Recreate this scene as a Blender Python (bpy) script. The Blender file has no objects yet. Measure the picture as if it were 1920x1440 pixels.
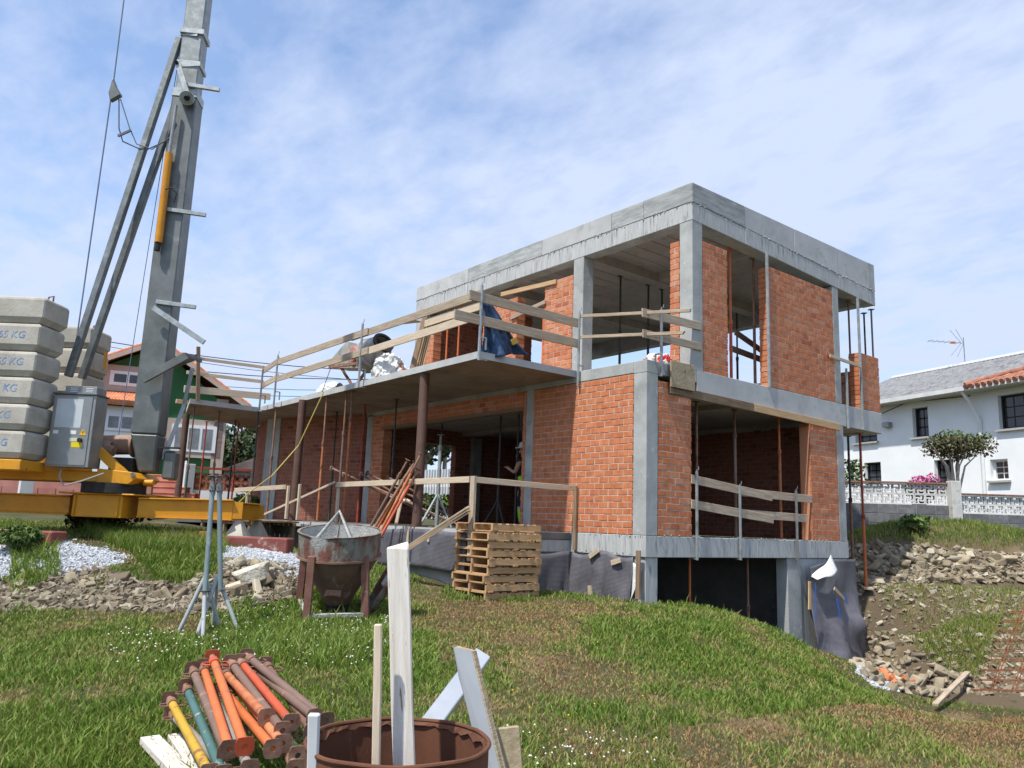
import bpy, bmesh, math, random
import numpy as np
from mathutils import Vector, Matrix
random.seed(7); rng = np.random.default_rng(7)
sc = bpy.context.scene
COL = sc.collection
R = math.radians

# ---------------------------------------------------------------- camera
FPX, YAW, PIT, ROL = 1479.35, R(51.2933), R(10.0943), R(2.1153)
CAM = np.array([-9.8632, -8.7108, 0.0985])
_f = np.array([math.cos(PIT)*math.cos(YAW), math.cos(PIT)*math.sin(YAW), math.sin(PIT)])
_r0 = np.array([math.sin(YAW), -math.cos(YAW), 0.0]); _u0 = np.cross(_r0, _f)
_r = _r0*math.cos(ROL)+_u0*math.sin(ROL); _u = -_r0*math.sin(ROL)+_u0*math.cos(ROL)
FW = np.array([math.cos(YAW), math.sin(YAW), 0.0]); RH = _r0.copy()
cd = bpy.data.cameras.new('camera'); cam = bpy.data.objects.new('camera', cd); COL.objects.link(cam)
cd.sensor_width = 36; cd.lens = FPX/1920*36; cd.clip_start = .05; cd.clip_end = 3000
cam.matrix_world = Matrix(((_r[0], _u[0], -_f[0], CAM[0]), (_r[1], _u[1], -_f[1], CAM[1]), (_r[2], _u[2], -_f[2], CAM[2]), (0, 0, 0, 1)))
sc.camera = cam
sc.render.resolution_x, sc.render.resolution_y = 1024, 768

# ---------------------------------------------------------------- sky, sun, exposure
SUN_EL, SUN_AZ = R(61), R(9.3)          # light travels towards +X, a little towards +Y
w = bpy.data.worlds.new('World'); sc.world = w; w.use_nodes = True
nt = w.node_tree; N = nt.nodes; L = nt.links
for n in list(N): N.remove(n)
out = N.new('ShaderNodeOutputWorld'); bg = N.new('ShaderNodeBackground'); bg.inputs['Strength'].default_value = .15
sky = N.new('ShaderNodeTexSky'); sky.sky_type = 'NISHITA'; sky.sun_disc = False
sky.sun_elevation = SUN_EL; sky.sun_rotation = math.atan2(-math.cos(SUN_AZ), -math.sin(SUN_AZ)) % (2*math.pi)
sky.air_density = 1.0; sky.dust_density = .6; sky.ozone_density = 1.2
tc = N.new('ShaderNodeTexCoord'); sep = N.new('ShaderNodeSeparateXYZ'); L.new(tc.outputs['Generated'], sep.inputs[0])
mx = N.new('ShaderNodeMath'); mx.operation = 'MAXIMUM'; mx.inputs[1].default_value = 0.0; L.new(sep.outputs[2], mx.inputs[0])
ad = N.new('ShaderNodeMath'); ad.operation = 'ADD'; ad.inputs[1].default_value = .16; L.new(mx.outputs[0], ad.inputs[0])
dx = N.new('ShaderNodeMath'); dx.operation = 'DIVIDE'; L.new(sep.outputs[0], dx.inputs[0]); L.new(ad.outputs[0], dx.inputs[1])
dy = N.new('ShaderNodeMath'); dy.operation = 'DIVIDE'; L.new(sep.outputs[1], dy.inputs[0]); L.new(ad.outputs[0], dy.inputs[1])
cb = N.new('ShaderNodeCombineXYZ'); L.new(dx.outputs[0], cb.inputs[0]); L.new(dy.outputs[0], cb.inputs[1])
mp = N.new('ShaderNodeMapping'); mp.inputs['Rotation'].default_value = (0, 0, R(-28)); mp.inputs['Scale'].default_value = (1.0, .62, 1); mp.inputs['Location'].default_value = (3.1, 1.7, 0)
L.new(cb.outputs[0], mp.inputs[0])
def wnoise(scale, detail, rough, dist):
    n = N.new('ShaderNodeTexNoise'); n.inputs['Scale'].default_value = scale; n.inputs['Detail'].default_value = detail
    n.inputs['Roughness'].default_value = rough; n.inputs['Distortion'].default_value = dist; L.new(mp.outputs[0], n.inputs['Vector']); return n
n1 = wnoise(.75, 4, .5, .1); n2 = wnoise(9.0, 6, .58, .15)
mm = N.new('ShaderNodeMath'); mm.operation = 'MULTIPLY_ADD'; mm.inputs[1].default_value = .38; L.new(n2.outputs[0], mm.inputs[0]); L.new(n1.outputs[0], mm.inputs[2])
rp = N.new('ShaderNodeValToRGB'); e = rp.color_ramp.elements; e[0].position = .53; e[0].color = (0, 0, 0, 1); e[1].position = .76; e[1].color = (1, 1, 1, 1)
L.new(mm.outputs[0], rp.inputs[0])
hz = N.new('ShaderNodeMapRange'); hz.inputs[1].default_value = .0; hz.inputs[2].default_value = .34; hz.inputs[3].default_value = .9; hz.inputs[4].default_value = .0; L.new(mx.outputs[0], hz.inputs[0])
cf = N.new('ShaderNodeMath'); cf.operation = 'MAXIMUM'; L.new(rp.outputs[0], cf.inputs[0]); L.new(hz.outputs[0], cf.inputs[1])
cf2 = N.new('ShaderNodeMapRange'); cf2.inputs[3].default_value = .22; cf2.inputs[4].default_value = .97; L.new(cf.outputs[0], cf2.inputs[0])
mix = N.new('ShaderNodeMix'); mix.data_type = 'RGBA'; gn = N.new('ShaderNodeVectorMath'); gn.operation = 'MULTIPLY'; gn.inputs[1].default_value = (1.02, 1.2, 1.36); L.new(sky.outputs[0], gn.inputs[0]); L.new(cf2.outputs[0], mix.inputs[0]); L.new(gn.outputs[0], mix.inputs[6]); mix.inputs[7].default_value = (4.05, 4.65, 6.05, 1)
L.new(mix.outputs[2], bg.inputs['Color']); L.new(bg.outputs[0], out.inputs[0])
sd = bpy.data.lights.new('sun', 'SUN'); sd.energy = 4.8; sd.angle = R(1.2); sd.color = (1, .955, .88)
so = bpy.data.objects.new('sun', sd); COL.objects.link(so); so.location = (-20, -5, 30)
so.rotation_euler = Vector((math.cos(SUN_EL)*math.cos(SUN_AZ), math.cos(SUN_EL)*math.sin(SUN_AZ), -math.sin(SUN_EL))).to_track_quat('-Z', 'Y').to_euler()
vs = sc.view_settings; vs.view_transform = 'Standard'; vs.look = 'None'; vs.exposure = 0.2; vs.gamma = 1; vs.use_curve_mapping = False
sc.render.engine = 'CYCLES'

# ---------------------------------------------------------------- geometry helpers
def ray(px, py): return _f + _r*(px-960)/FPX - _u*(py-720)/FPX
def onZ(px, py, z): d = ray(px, py); return CAM + d*((z-CAM[2])/d[2])
def onX(px, py, X): d = ray(px, py); return CAM + d*((X-CAM[0])/d[0])
def onY(px, py, Y): d = ray(px, py); return CAM + d*((Y-CAM[1])/d[1])
def onD(px, py, D): d = ray(px, py); return CAM + d*(D/(d@FW))
def PJ(P):
    d = np.asarray(P, float)-CAM; z = d@_f
    return 960+FPX*(d@_r)/z, 720-FPX*(d@_u)/z
def V(*a): return np.array(a, float)
def nrm(a): a = np.asarray(a, float); return a/(np.linalg.norm(a)+1e-12)
UP = V(0, 0, 1)
class MB:
    def __init__(s): s.v = []; s.f = []
    def add(s, vs, fs):
        o = len(s.v); s.v += [tuple(map(float, p)) for p in vs]; s.f += [tuple(i+o for i in f) for f in fs]; return s
    def obox(s, c, ax, h):
        c = np.asarray(c, float); P = []
        for k in range(8):
            P.append(c+ax[0]*h[0]*(1 if k & 1 else -1)+ax[1]*h[1]*(1 if k & 2 else -1)+ax[2]*h[2]*(1 if k & 4 else -1))
        return s.add(P, [(0, 2, 3, 1), (4, 5, 7, 6), (0, 1, 5, 4), (2, 6, 7, 3), (0, 4, 6, 2), (1, 3, 7, 5)])
    def box(s, lo, hi):
        lo = np.asarray(lo, float); hi = np.asarray(hi, float)
        return s.obox((lo+hi)/2, np.eye(3), (hi-lo)/2)
    def bar(s, p0, p1, w, h, up=UP):
        p0 = np.asarray(p0, float); p1 = np.asarray(p1, float); a = nrm(p1-p0)
        b = np.cross(up, a)
        if np.linalg.norm(b) < 1e-4: b = np.cross(V(1, 0, 0), a)
        b = nrm(b); c = np.cross(a, b)
        return s.obox((p0+p1)/2, (a, b, c), (np.linalg.norm(p1-p0)/2, w/2, h/2))
    def tube(s, p0, p1, r, n=10, r2=None, cap=True):
        p0 = np.asarray(p0, float); p1 = np.asarray(p1, float); r2 = r if r2 is None else r2
        a = nrm(p1-p0); b = np.cross(a, UP if abs(a[2]) < .9 else V(1, 0, 0)); b = nrm(b); c = np.cross(a, b)
        t = [2*math.pi*i/n for i in range(n)]
        P = [p0+r*(math.cos(x)*b+math.sin(x)*c) for x in t]+[p1+r2*(math.cos(x)*b+math.sin(x)*c) for x in t]
        F = [(i, (i+1) % n, n+(i+1) % n, n+i) for i in range(n)]
        if cap: F += [tuple(range(n-1, -1, -1)), tuple(range(n, 2*n))]
        return s.add(P, F)
    def path(s, pts, r, n=6, close=False):
        pts = [np.asarray(p, float) for p in pts]; m = len(pts); P = []; prev = None
        for i in range(m):
            q0 = pts[(i-1) % m] if (close or i > 0) else pts[0]; q1 = pts[(i+1) % m] if (close or i < m-1) else pts[-1]
            a = nrm(q1-q0)
            b = np.cross(a, UP if abs(a[2]) < .95 else V(1, 0, 0)) if prev is None else prev-a*(prev@a)
            b = nrm(b); prev = b; c = np.cross(a, b)
            rr = r[i] if hasattr(r, '__len__') else r
            P += [pts[i]+rr*(math.cos(2*math.pi*k/n)*b+math.sin(2*math.pi*k/n)*c) for k in range(n)]
        F = []
        for i in range(m if close else m-1):
            j = (i+1) % m
            F += [(i*n+k, i*n+(k+1) % n, j*n+(k+1) % n, j*n+k) for k in range(n)]
        if not close: F += [tuple(range(n-1, -1, -1)), tuple(range((m-1)*n, m*n))]
        return s.add(P, F)
    def lathe(s, prof, c, n=32, ax=UP, close=False):
        c = np.asarray(c, float); a = nrm(ax); b = nrm(np.cross(a, V(1, 0, 0) if abs(a[0]) < .9 else V(0, 1, 0))); d = np.cross(a, b); P = []
        for (r, z) in prof: P += [c+a*z+r*(math.cos(2*math.pi*k/n)*b+math.sin(2*math.pi*k/n)*d) for k in range(n)]
        m = len(prof); F = []
        for i in range(m if close else m-1):
            j = (i+1) % m
            F += [(i*n+k, i*n+(k+1) % n, j*n+(k+1) % n, j*n+k) for k in range(n)]
        return s.add(P, F)
    def prism(s, poly, vec):
        poly = [np.asarray(p, float) for p in poly]; n = len(poly); vec = np.asarray(vec, float)
        return s.add(poly+[p+vec for p in poly], [tuple(range(n-1, -1, -1)), tuple(range(n, 2*n))]+[(i, (i+1) % n, n+(i+1) % n, n+i) for i in range(n)])
    def build(s, name, mat, parent=None, smooth=False, bevel=0, fix=True):
        o = ORG.get(parent.name, V(0, 0, 0)) if parent else V(0, 0, 0)
        me = bpy.data.meshes.new(name)
        me.from_pydata([tuple(np.asarray(p)-o) for p in s.v], [], s.f); me.update()
        if fix:
            b = bmesh.new(); b.from_mesh(me); bmesh.ops.recalc_face_normals(b, faces=b.faces); b.to_mesh(me); b.free()
        return finish(me, name, mat, parent, smooth, bevel, o)
ORG = {}
def finish(me, name, mat, parent=None, smooth=False, bevel=0, org=None):
    if mat: me.materials.append(mat)
    if smooth:
        me.polygons.foreach_set('use_smooth', [True]*len(me.polygons))
        try: me.set_sharp_from_angle(angle=R(38))
        except Exception: pass
    ob = bpy.data.objects.new(name, me); COL.objects.link(ob)
    if parent: ob.parent = parent
    if org is not None: ORG[ob.name] = org
    if bevel:
        m = ob.modifiers.new('bevel', 'BEVEL'); m.width = bevel; m.segments = 1; m.limit_method = 'ANGLE'; m.angle_limit = R(40)
    return ob
def tag(o, label, cat, group=None, kind=None):
    if label: o['label'] = label
    if cat: o['category'] = cat
    if group: o['group'] = group
    if kind: o['kind'] = kind
    return o
def thing(name, label, cat, loc=(0, 0, 0), group=None):
    o = bpy.data.objects.new(name, None); COL.objects.link(o); o.location = tuple(map(float, loc)); ORG[o.name] = np.asarray(loc, float)
    o.empty_display_size = .1
    return tag(o, label, cat, group)
def npmesh(name, verts, faces, mat, parent=None, smooth=False, attrs=None, org=None):
    verts = np.asarray(verts, np.float32); faces = np.asarray(faces, np.int32); k = faces.shape[1]
    o = ORG.get(parent.name, V(0, 0, 0)) if parent else (V(0, 0, 0) if org is None else np.asarray(org, float))
    me = bpy.data.meshes.new(name); me.vertices.add(len(verts)); me.vertices.foreach_set('co', (verts-o.astype(np.float32)).ravel())
    me.loops.add(faces.size); me.loops.foreach_set('vertex_index', faces.ravel())
    me.polygons.add(len(faces)); me.polygons.foreach_set('loop_start', np.arange(0, faces.size, k, dtype=np.int32))
    try: me.polygons.foreach_set('loop_total', np.full(len(faces), k, np.int32))
    except Exception: pass
    me.update(calc_edges=True); me.validate()
    if not smooth: me.shade_flat()
    for an, av in (attrs or {}).items():
        a = me.attributes.new(an, 'FLOAT', 'POINT'); a.data.foreach_set('value', np.asarray(av, np.float32))
    ob = finish(me, name, mat, parent, False, 0, o)
    if smooth: me.polygons.foreach_set('use_smooth', np.ones(len(faces), bool))
    if parent is None and org is not None: ob.location = tuple(o)
    return ob

# ---------------------------------------------------------------- materials
MATS = {}
def M(name, c1, c2=None, scale=4., rough=.85, metal=0., bump=0., bscale=None, stretch=(1, 1, 1), detail=6, coord='pos', spot=None, ramp=(.35, .65), objvar=.0, spot2=None, spot3=None, attr=None, bdist=.01, spec=.3):
    if name in MATS: return MATS[name]
    m = bpy.data.materials.new(name); m.use_nodes = True; nt = m.node_tree; N = nt.nodes; L = nt.links; bs = N['Principled BSDF']
    bs.inputs['Roughness'].default_value = rough; bs.inputs['Metallic'].default_value = metal; bs.inputs['Specular IOR Level'].default_value = spec
    if coord == 'pos': g = N.new('ShaderNodeNewGeometry'); vec = g.outputs['Position']
    else: g = N.new('ShaderNodeTexCoord'); vec = g.outputs['Object']
    oi = N.new('ShaderNodeObjectInfo')
    if coord == 'obj':
        av = N.new('ShaderNodeVectorMath'); av.operation = 'MULTIPLY_ADD'; av.inputs[1].default_value = (1, 1, 1)
        sc_ = N.new('ShaderNodeVectorMath'); sc_.operation = 'SCALE'; sc_.inputs[0].default_value = (13, 7, 9); L.new(oi.outputs['Random'], sc_.inputs['Scale'])
        L.new(vec, av.inputs[0]); L.new(sc_.outputs[0], av.inputs[2]); vec = av.outputs[0]
    mp = N.new('ShaderNodeMapping'); mp.inputs['Scale'].default_value = stretch; L.new(vec, mp.inputs[0]); vec0 = vec; vec = mp.outputs[0]
    def noise(s, d=detail, v=vec, r=.6):
        n = N.new('ShaderNodeTexNoise'); n.inputs['Scale'].default_value = s; n.inputs['Detail'].default_value = d; n.inputs['Roughness'].default_value = r; L.new(v, n.inputs['Vector']); return n.outputs[0]
    def ramp_(f, a, b):
        r = N.new('ShaderNodeMapRange'); r.inputs[1].default_value = a; r.inputs[2].default_value = b; L.new(f, r.inputs[0]); return r.outputs[0]
    def mixc(f, a, b):
        x = N.new('ShaderNodeMix'); x.data_type = 'RGBA'
        if isinstance(f, float): x.inputs[0].default_value = f
        else: L.new(f, x.inputs[0])
        for i, c in ((6, a), (7, b)):
            if isinstance(c, tuple): x.inputs[i].default_value = (*c, 1)
            else: L.new(c, x.inputs[i])
        return x.outputs[2]
    c = tuple(c1)
    if c2 is not None: c = mixc(ramp_(noise(scale), *ramp), tuple(c1), tuple(c2))
    if attr:   # (attribute, colour, lo, hi) list
        for (an, ac, lo, hi) in attr:
            at = N.new('ShaderNodeAttribute'); at.attribute_name = an; c = mixc(ramp_(at.outputs['Fac'], lo, hi), c, tuple(ac))
    for sp in (spot, spot2, spot3):
        if sp: # colour, scale, lo, hi
            c = mixc(ramp_(noise(sp[1], 8, vec if len(sp) < 5 else vec0), sp[2], sp[3]), c, tuple(sp[0]))
    if objvar:
        hs = N.new('ShaderNodeHueSaturation'); r = N.new('ShaderNodeMapRange'); r.inputs[3].default_value = 1-objvar; r.inputs[4].default_value = 1+objvar
        L.new(oi.outputs['Random'], r.inputs[0]); L.new(r.outputs[0], hs.inputs['Value'])
        if isinstance(c, tuple): hs.inputs['Color'].default_value = (*c, 1)
        else: L.new(c, hs.inputs['Color'])
        c = hs.outputs[0]
    if isinstance(c, tuple): bs.inputs['Base Color'].default_value = (*c, 1)
    else: L.new(c, bs.inputs['Base Color'])
    if bump:
        b = N.new('ShaderNodeBump'); b.inputs['Strength'].default_value = bump; b.inputs['Distance'].default_value = bdist
        L.new(noise(bscale or scale*4), b.inputs['Height']); L.new(b.outputs[0], bs.inputs['Normal'])
    MATS[name] = m; return m
conc = M('concrete', (.29, .30, .29), (.45, .46, .445), 2.2, .92, bump=.35, bscale=24, ramp=(.3, .7), spot=((.19, .20, .19), 1.4, .54, .74), spot2=((.6, .6, .58), 9, .62, .74), spot3=((.13, .135, .13), 34, .68, .73))
conc_l = M('concrete_light', (.40, .41, .405), (.50, .505, .495), 1.6, .9, bump=.25, bscale=30, spot=((.33, .34, .33), 3.5, .56, .70), spot3=((.16, .165, .16), 30, .69, .74), objvar=.07)
conc_b = M('concrete_boarded', (.25, .265, .26), (.42, .43, .42), 2.0, .92, bump=.4, bscale=14, stretch=(1, 1, 7), spot=((.55, .55, .53), 5, .58, .7), objvar=.1)
conc_s = M('concrete_streaked', (.38, .39, .38), (.5, .505, .495), 6, .92, bump=.4, bscale=16, stretch=(3, 3, .35), spot=((.23, .24, .235), 7, .56, .66))
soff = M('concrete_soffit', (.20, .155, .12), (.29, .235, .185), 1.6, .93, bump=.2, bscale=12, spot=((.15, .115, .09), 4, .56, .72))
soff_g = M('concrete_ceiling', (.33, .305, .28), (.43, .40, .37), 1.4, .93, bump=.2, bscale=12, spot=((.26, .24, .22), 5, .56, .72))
mort = M('mortar', (.40, .36, .31), (.54, .49, .43), 9, .95, bump=.4, bscale=60)
mort_d = M('mortar_dull_shade', (.24, .19, .16), (.31, .25, .21), 9, .95, bump=.4, bscale=60)  # mortar darkened to go with the brick that carries painted shade
BR1, BR2 = (.465, .142, .055), (.57, .215, .10)
brick_m = M('brick_clay', BR1, BR2, 7, .9, bump=.3, bscale=80, attr=[('tint', (.40, .115, .05), .88, .99), ('tint', (.55, .24, .13), .25, .05)], spot=((.56, .38, .28), 3.0, .58, .80), spot2=((.52, .42, .35), 15, .65, .75))
brick_d = M('brick_clay_dull_shade', (.25, .085, .05), (.33, .125, .075), 7, .9, bump=.3, bscale=80, attr=[('tint', (.19, .06, .035), .8, .98)])  # duller wing brick; its darkness also paints in shade indoors and under the canopy
brick_o = M('brick_clay_single', BR1, BR2, 7, .9, bump=.3, bscale=80, objvar=.09, spot=((.68, .50, .41), 5.5, .66, .74), spot2=((.36, .10, .045), 1.3, .66, .74), spot3=((.52, .42, .35), 16, .64, .74))
WOODK = dict(coord='obj', stretch=(.9, 11, 11), rough=.88, bump=.3, bscale=9, objvar=.13)
wood_g = M('wood_weathered', (.33, .255, .18), (.50, .41, .31), 3, spot=((.2, .15, .1), 6, .6, .7), **WOODK)
wood_d = M('wood_dark', (.17, .115, .07), (.29, .205, .135), 3, **WOODK)
wood_n = M('wood_fresh', (.50, .31, .155), (.64, .44, .25), 3, spot=((.34, .19, .085), 7, .62, .7), **WOODK)
wood_t = M('wood_pallet', (.40, .235, .11), (.54, .35, .185), 3, spot=((.27, .15, .07), 7, .6, .7), **WOODK)
wood_p = M('wood_pale', (.50, .40, .28), (.62, .52, .40), 3, spot=((.3, .22, .15), 6, .62, .7), **WOODK)
wood_w = M('wood_whitewashed', (.55, .50, .43), (.70, .66, .60), 4, spot=((.25, .19, .14), 8, .60, .66), **WOODK)
conc_dk = M('concrete_shade_dark', (.15, .14, .13), (.21, .20, .185), 3, .95)  # concrete darkened in its colour to deepen shade on porch and in rooms
osb = M('chipboard', (.30, .235, .14), (.45, .37, .25), 18, .9, coord='obj', stretch=(1, 1, 6), bump=.5, bscale=30, spot=((.12, .08, .05), 6, .58, .7))
galv = M('galvanised_steel', (.30, .325, .32), (.44, .465, .46), 9, .5, .55, spot=((.22, .24, .235), 2.5, .56, .7), bump=.05, spec=.4)
galv_m = M('galvanised_weathered', (.13, .145, .145), (.21, .225, .225), 7, .5, .5, spot=((.28, .30, .29), 3.5, .60, .70), bump=.06, spec=.4)
galv_d = M('galvanised_dark', (.125, .135, .128), (.19, .20, .19), 3, .5, .5, spot=((.30, .31, .30), 2.2, .62, .72), bump=.06, spec=.4)
steel = M('dull_steel', (.24, .24, .235), (.36, .36, .35), 6, .45, .7)
rust = M('rusty_steel', (.17, .09, .06), (.30, .175, .12), 9, .85, .1, bump=.2, bscale=50, objvar=.2)
rust_o = M('rust_orange', (.42, .13, .055), (.55, .22, .10), 9, .75, .1, bump=.15, bscale=50, spot=((.2, .075, .04), 7, .58, .7), objvar=.15)
col_st = M('primed_steel', (.115, .066, .05), (.155, .092, .07), 3, .6, .2, spot=((.20, .10, .06), 5, .6, .72))
drum_m = M('rusted_drum', (.10, .043, .026), (.165, .07, .038), 5, .8, .15, bump=.25, bscale=40, spot=((.09, .035, .02), 3, .55, .7), stretch=(1, 1, .5))
def paint(n, c, worn=(.30, .14, .08), s=7, lo=.60, hi=.68): return M('paint_'+n, c, tuple(x*.8 for x in c), 5, .55, .0, spot=(worn, s, lo, hi), bump=.08, bscale=40, coord='obj', spec=.4)
p_or = paint('orange', (.60, .155, .045), (.33, .13, .07), 7, .56, .66); p_ro = paint('red_orange', (.52, .09, .035)); p_ye = paint('yellow', (.55, .33, .03), (.25, .12, .05), 9, .56, .62); p_gn = paint('green', (.065, .15, .14), (.40, .33, .24), 8, .62, .66); p_br = paint('brown', (.20, .125, .095), (.33, .2, .14)); p_gr = paint('grey', (.30, .28, .26), (.4, .38, .35)); p_dg = paint('dark', (.06, .055, .05)); p_rd = paint('red', (.36, .055, .03)); p_bg = paint('blue_grey', (.19, .245, .25), (.42, .45, .44), 5, .58, .72); p_dk = paint('dark_green', (.04, .075, .045), (.2, .12, .07))
yel = M('crane_yellow', (.66, .30, .012), (.56, .245, .015), 3, .5, 0, spot=((.26, .12, .03), 2.2, .60, .80), spot2=((.12, .06, .03), 9, .66, .72), bump=.05, spec=.4)
black = M('black_steel', (.018, .018, .018), (.035, .033, .03), 6, .7)
memb = M('dimple_membrane', (.085, .082, .095), (.15, .146, .165), 3, .5, 0, spec=.5)
plast_w = M('white_plastic', (.62, .63, .61), (.76, .77, .76), 6, .5, bump=.5, bscale=14, bdist=.03)
tarp = M('blue_tarp', (.010, .030, .085), (.035, .09, .19), 4, .42, bump=.5, bscale=9, bdist=.04, spec=.5)
blue_p = M('blue_plastic', (.02, .13, .55), (.03, .18, .62), 6, .45)
balm = M('ballast_concrete', (.36, .335, .285), (.48, .455, .395), 2.4, .92, bump=.5, bscale=30, spot=((.30, .28, .23), 1.8, .58, .78), spot2=((.64, .61, .55), 10, .64, .74))
stencil = M('blue_stencil', (.10, .22, .46), (.40, .45, .52), 12, .9)
white_r = M('white_render', (.76, .78, .79), (.82, .835, .84), 1.2, .9, bump=.1, bscale=40)
green_r = M('green_render', (.035, .125, .045), (.045, .15, .055), 1.2, .9)
pink_r = M('beige_trim', (.42, .33, .28), (.5, .4, .34), 2, .9)
tile_o = M('roof_tile_orange', (.50, .165, .07), (.64, .28, .15), 3, .85, objvar=.12, spot=((.30, .12, .07), 5, .6, .72))
tile_d = M('roof_tile_dull', (.27, .105, .065), (.40, .18, .12), 3, .85, objvar=.15, spot=((.18, .12, .09), 5, .55, .7))
tile_p = M('roof_tile_pale', (.42, .24, .16), (.55, .36, .26), 3, .85)
fibro = M('fibre_cement_roof', (.17, .17, .175), (.27, .27, .275), 4, .93, bump=.3, bscale=30, spot=((.10, .10, .10), 2.5, .55, .7))
white_p = M('white_paint', (.78, .79, .79), (.72, .73, .73), 3, .6)
glass = M('dark_glass', (.018, .02, .024), (.04, .045, .05), 2, .08, 0, spec=.6)
dkwood = M('dark_window_frame', (.018, .015, .013), (.03, .026, .022), 5, .5)
block_m = M('concrete_block', (.115, .118, .122), (.19, .193, .198), 7, .95, bump=.5, bscale=60, objvar=.16, spot=((.34, .34, .33), 5, .66, .76))
block_j = M('block_joint', (.36, .36, .35), (.46, .46, .45), 8, .95)
vent_m = M('vent_block_white', (.60, .60, .585), (.72, .72, .70), 6, .9, spot=((.30, .29, .27), 5, .58, .72), objvar=.1)
pinkbr = M('pink_brick_wall', (.36, .155, .125), (.46, .22, .18), 3, .9, objvar=.12)
maroon = M('maroon_painted_concrete', (.20, .062, .05), (.27, .095, .075), 4, .85, bump=.4, bscale=30, spot=((.55, .47, .42), 3, .60, .70))
skip_m = M('skip_red_crusted', (.11, .05, .038), (.19, .078, .058), 5, .85, .1, bump=.8, bscale=24, bdist=.03, spot=((.24, .225, .19), 7, .42, .60), stretch=(1, 1, .45))
skip_c = M('skip_cone', (.13, .075, .05), (.20, .12, .085), 3, .8, .1, bump=.3, bscale=20, spot=((.27, .20, .15), 5, .6, .72))
crust = M('cement_crust', (.33, .33, .31), (.48, .48, .45), 14, .95, bump=.8, bscale=40, bdist=.02)
stone = M('stone_tan', (.20, .165, .11), (.35, .295, .21), 5, .93, bump=.6, bscale=24, objvar=.22, attr=[('tint', (.45, .405, .315), .75, 1.0), ('tint', (.17, .135, .09), .35, .0)])
gravm = M('white_gravel', (.38, .40, .42), (.56, .58, .60), 30, .9, attr=[('tint', (.34, .36, .38), .3, .0)])
skin_m = M('skin', (.45, .26, .18), (.5, .3, .21), 10, .6)
navy = M('navy_cloth', (.012, .014, .022), (.025, .027, .035), 12, .9)
hivis = M('hivis_lime', (.35, .75, .02), (.4, .85, .03), 10, .7)
reflect = M('grey_reflective', (.35, .37, .38), (.42, .44, .45), 10, .5)
bark = M('bark', (.34, .30, .25), (.50, .45, .39), 8, .95, stretch=(4, 4, .6), bump=.6, bscale=20)
def leafmat(name, a, b, c):
    m = M(name, a, b, .9, .6, attr=[('tint', c, .55, 1.0)], spec=.35); bs = m.node_tree.nodes['Principled BSDF']
    bs.inputs['Subsurface Weight'].default_value = 0
    return m
leaf_d = leafmat('leaf_dark', (.028, .05, .018), (.05, .08, .028), (.11, .10, .04)); leaf_g = leafmat('leaf_green', (.05, .10, .02), (.09, .15, .035), (.16, .2, .05)); leaf_b = leafmat('leaf_brown', (.065, .055, .033), (.10, .085, .045), (.15, .16, .065)); petal = leafmat('petal_pink', (.55, .07, .28), (.65, .15, .38), (.75, .4, .55))
_mn = memb.node_tree; _b = _mn.nodes.new('ShaderNodeBump'); _sp = _mn.nodes.new('ShaderNodeSeparateXYZ')
_ge = _mn.nodes.new('ShaderNodeNewGeometry'); _mn.links.new(_ge.outputs['Position'], _sp.inputs[0])
def _mth(op, a, b=None):
    n = _mn.nodes.new('ShaderNodeMath'); n.operation = op
    for i, x in enumerate((a, b)):
        if x is None: continue
        if isinstance(x, float): n.inputs[i].default_value = x
        else: _mn.links.new(x, n.inputs[i])
    return n.outputs[0]
_h = _mth('ADD', _sp.outputs[0], _sp.outputs[1]); _s1 = _mth('SINE', _mth('MULTIPLY', _mth('ADD', _h, _sp.outputs[2]), 150.)); _s2 = _mth('SINE', _mth('MULTIPLY', _mth('SUBTRACT', _h, _sp.outputs[2]), 150.))
_mn.links.new(_mth('MULTIPLY', _s1, _s2), _b.inputs['Height'])
_b.inputs['Strength'].default_value = .30; _b.inputs['Distance'].default_value = .02; _mn.links.new(_b.outputs[0], _mn.nodes['Principled BSDF'].inputs['Normal'])

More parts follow.
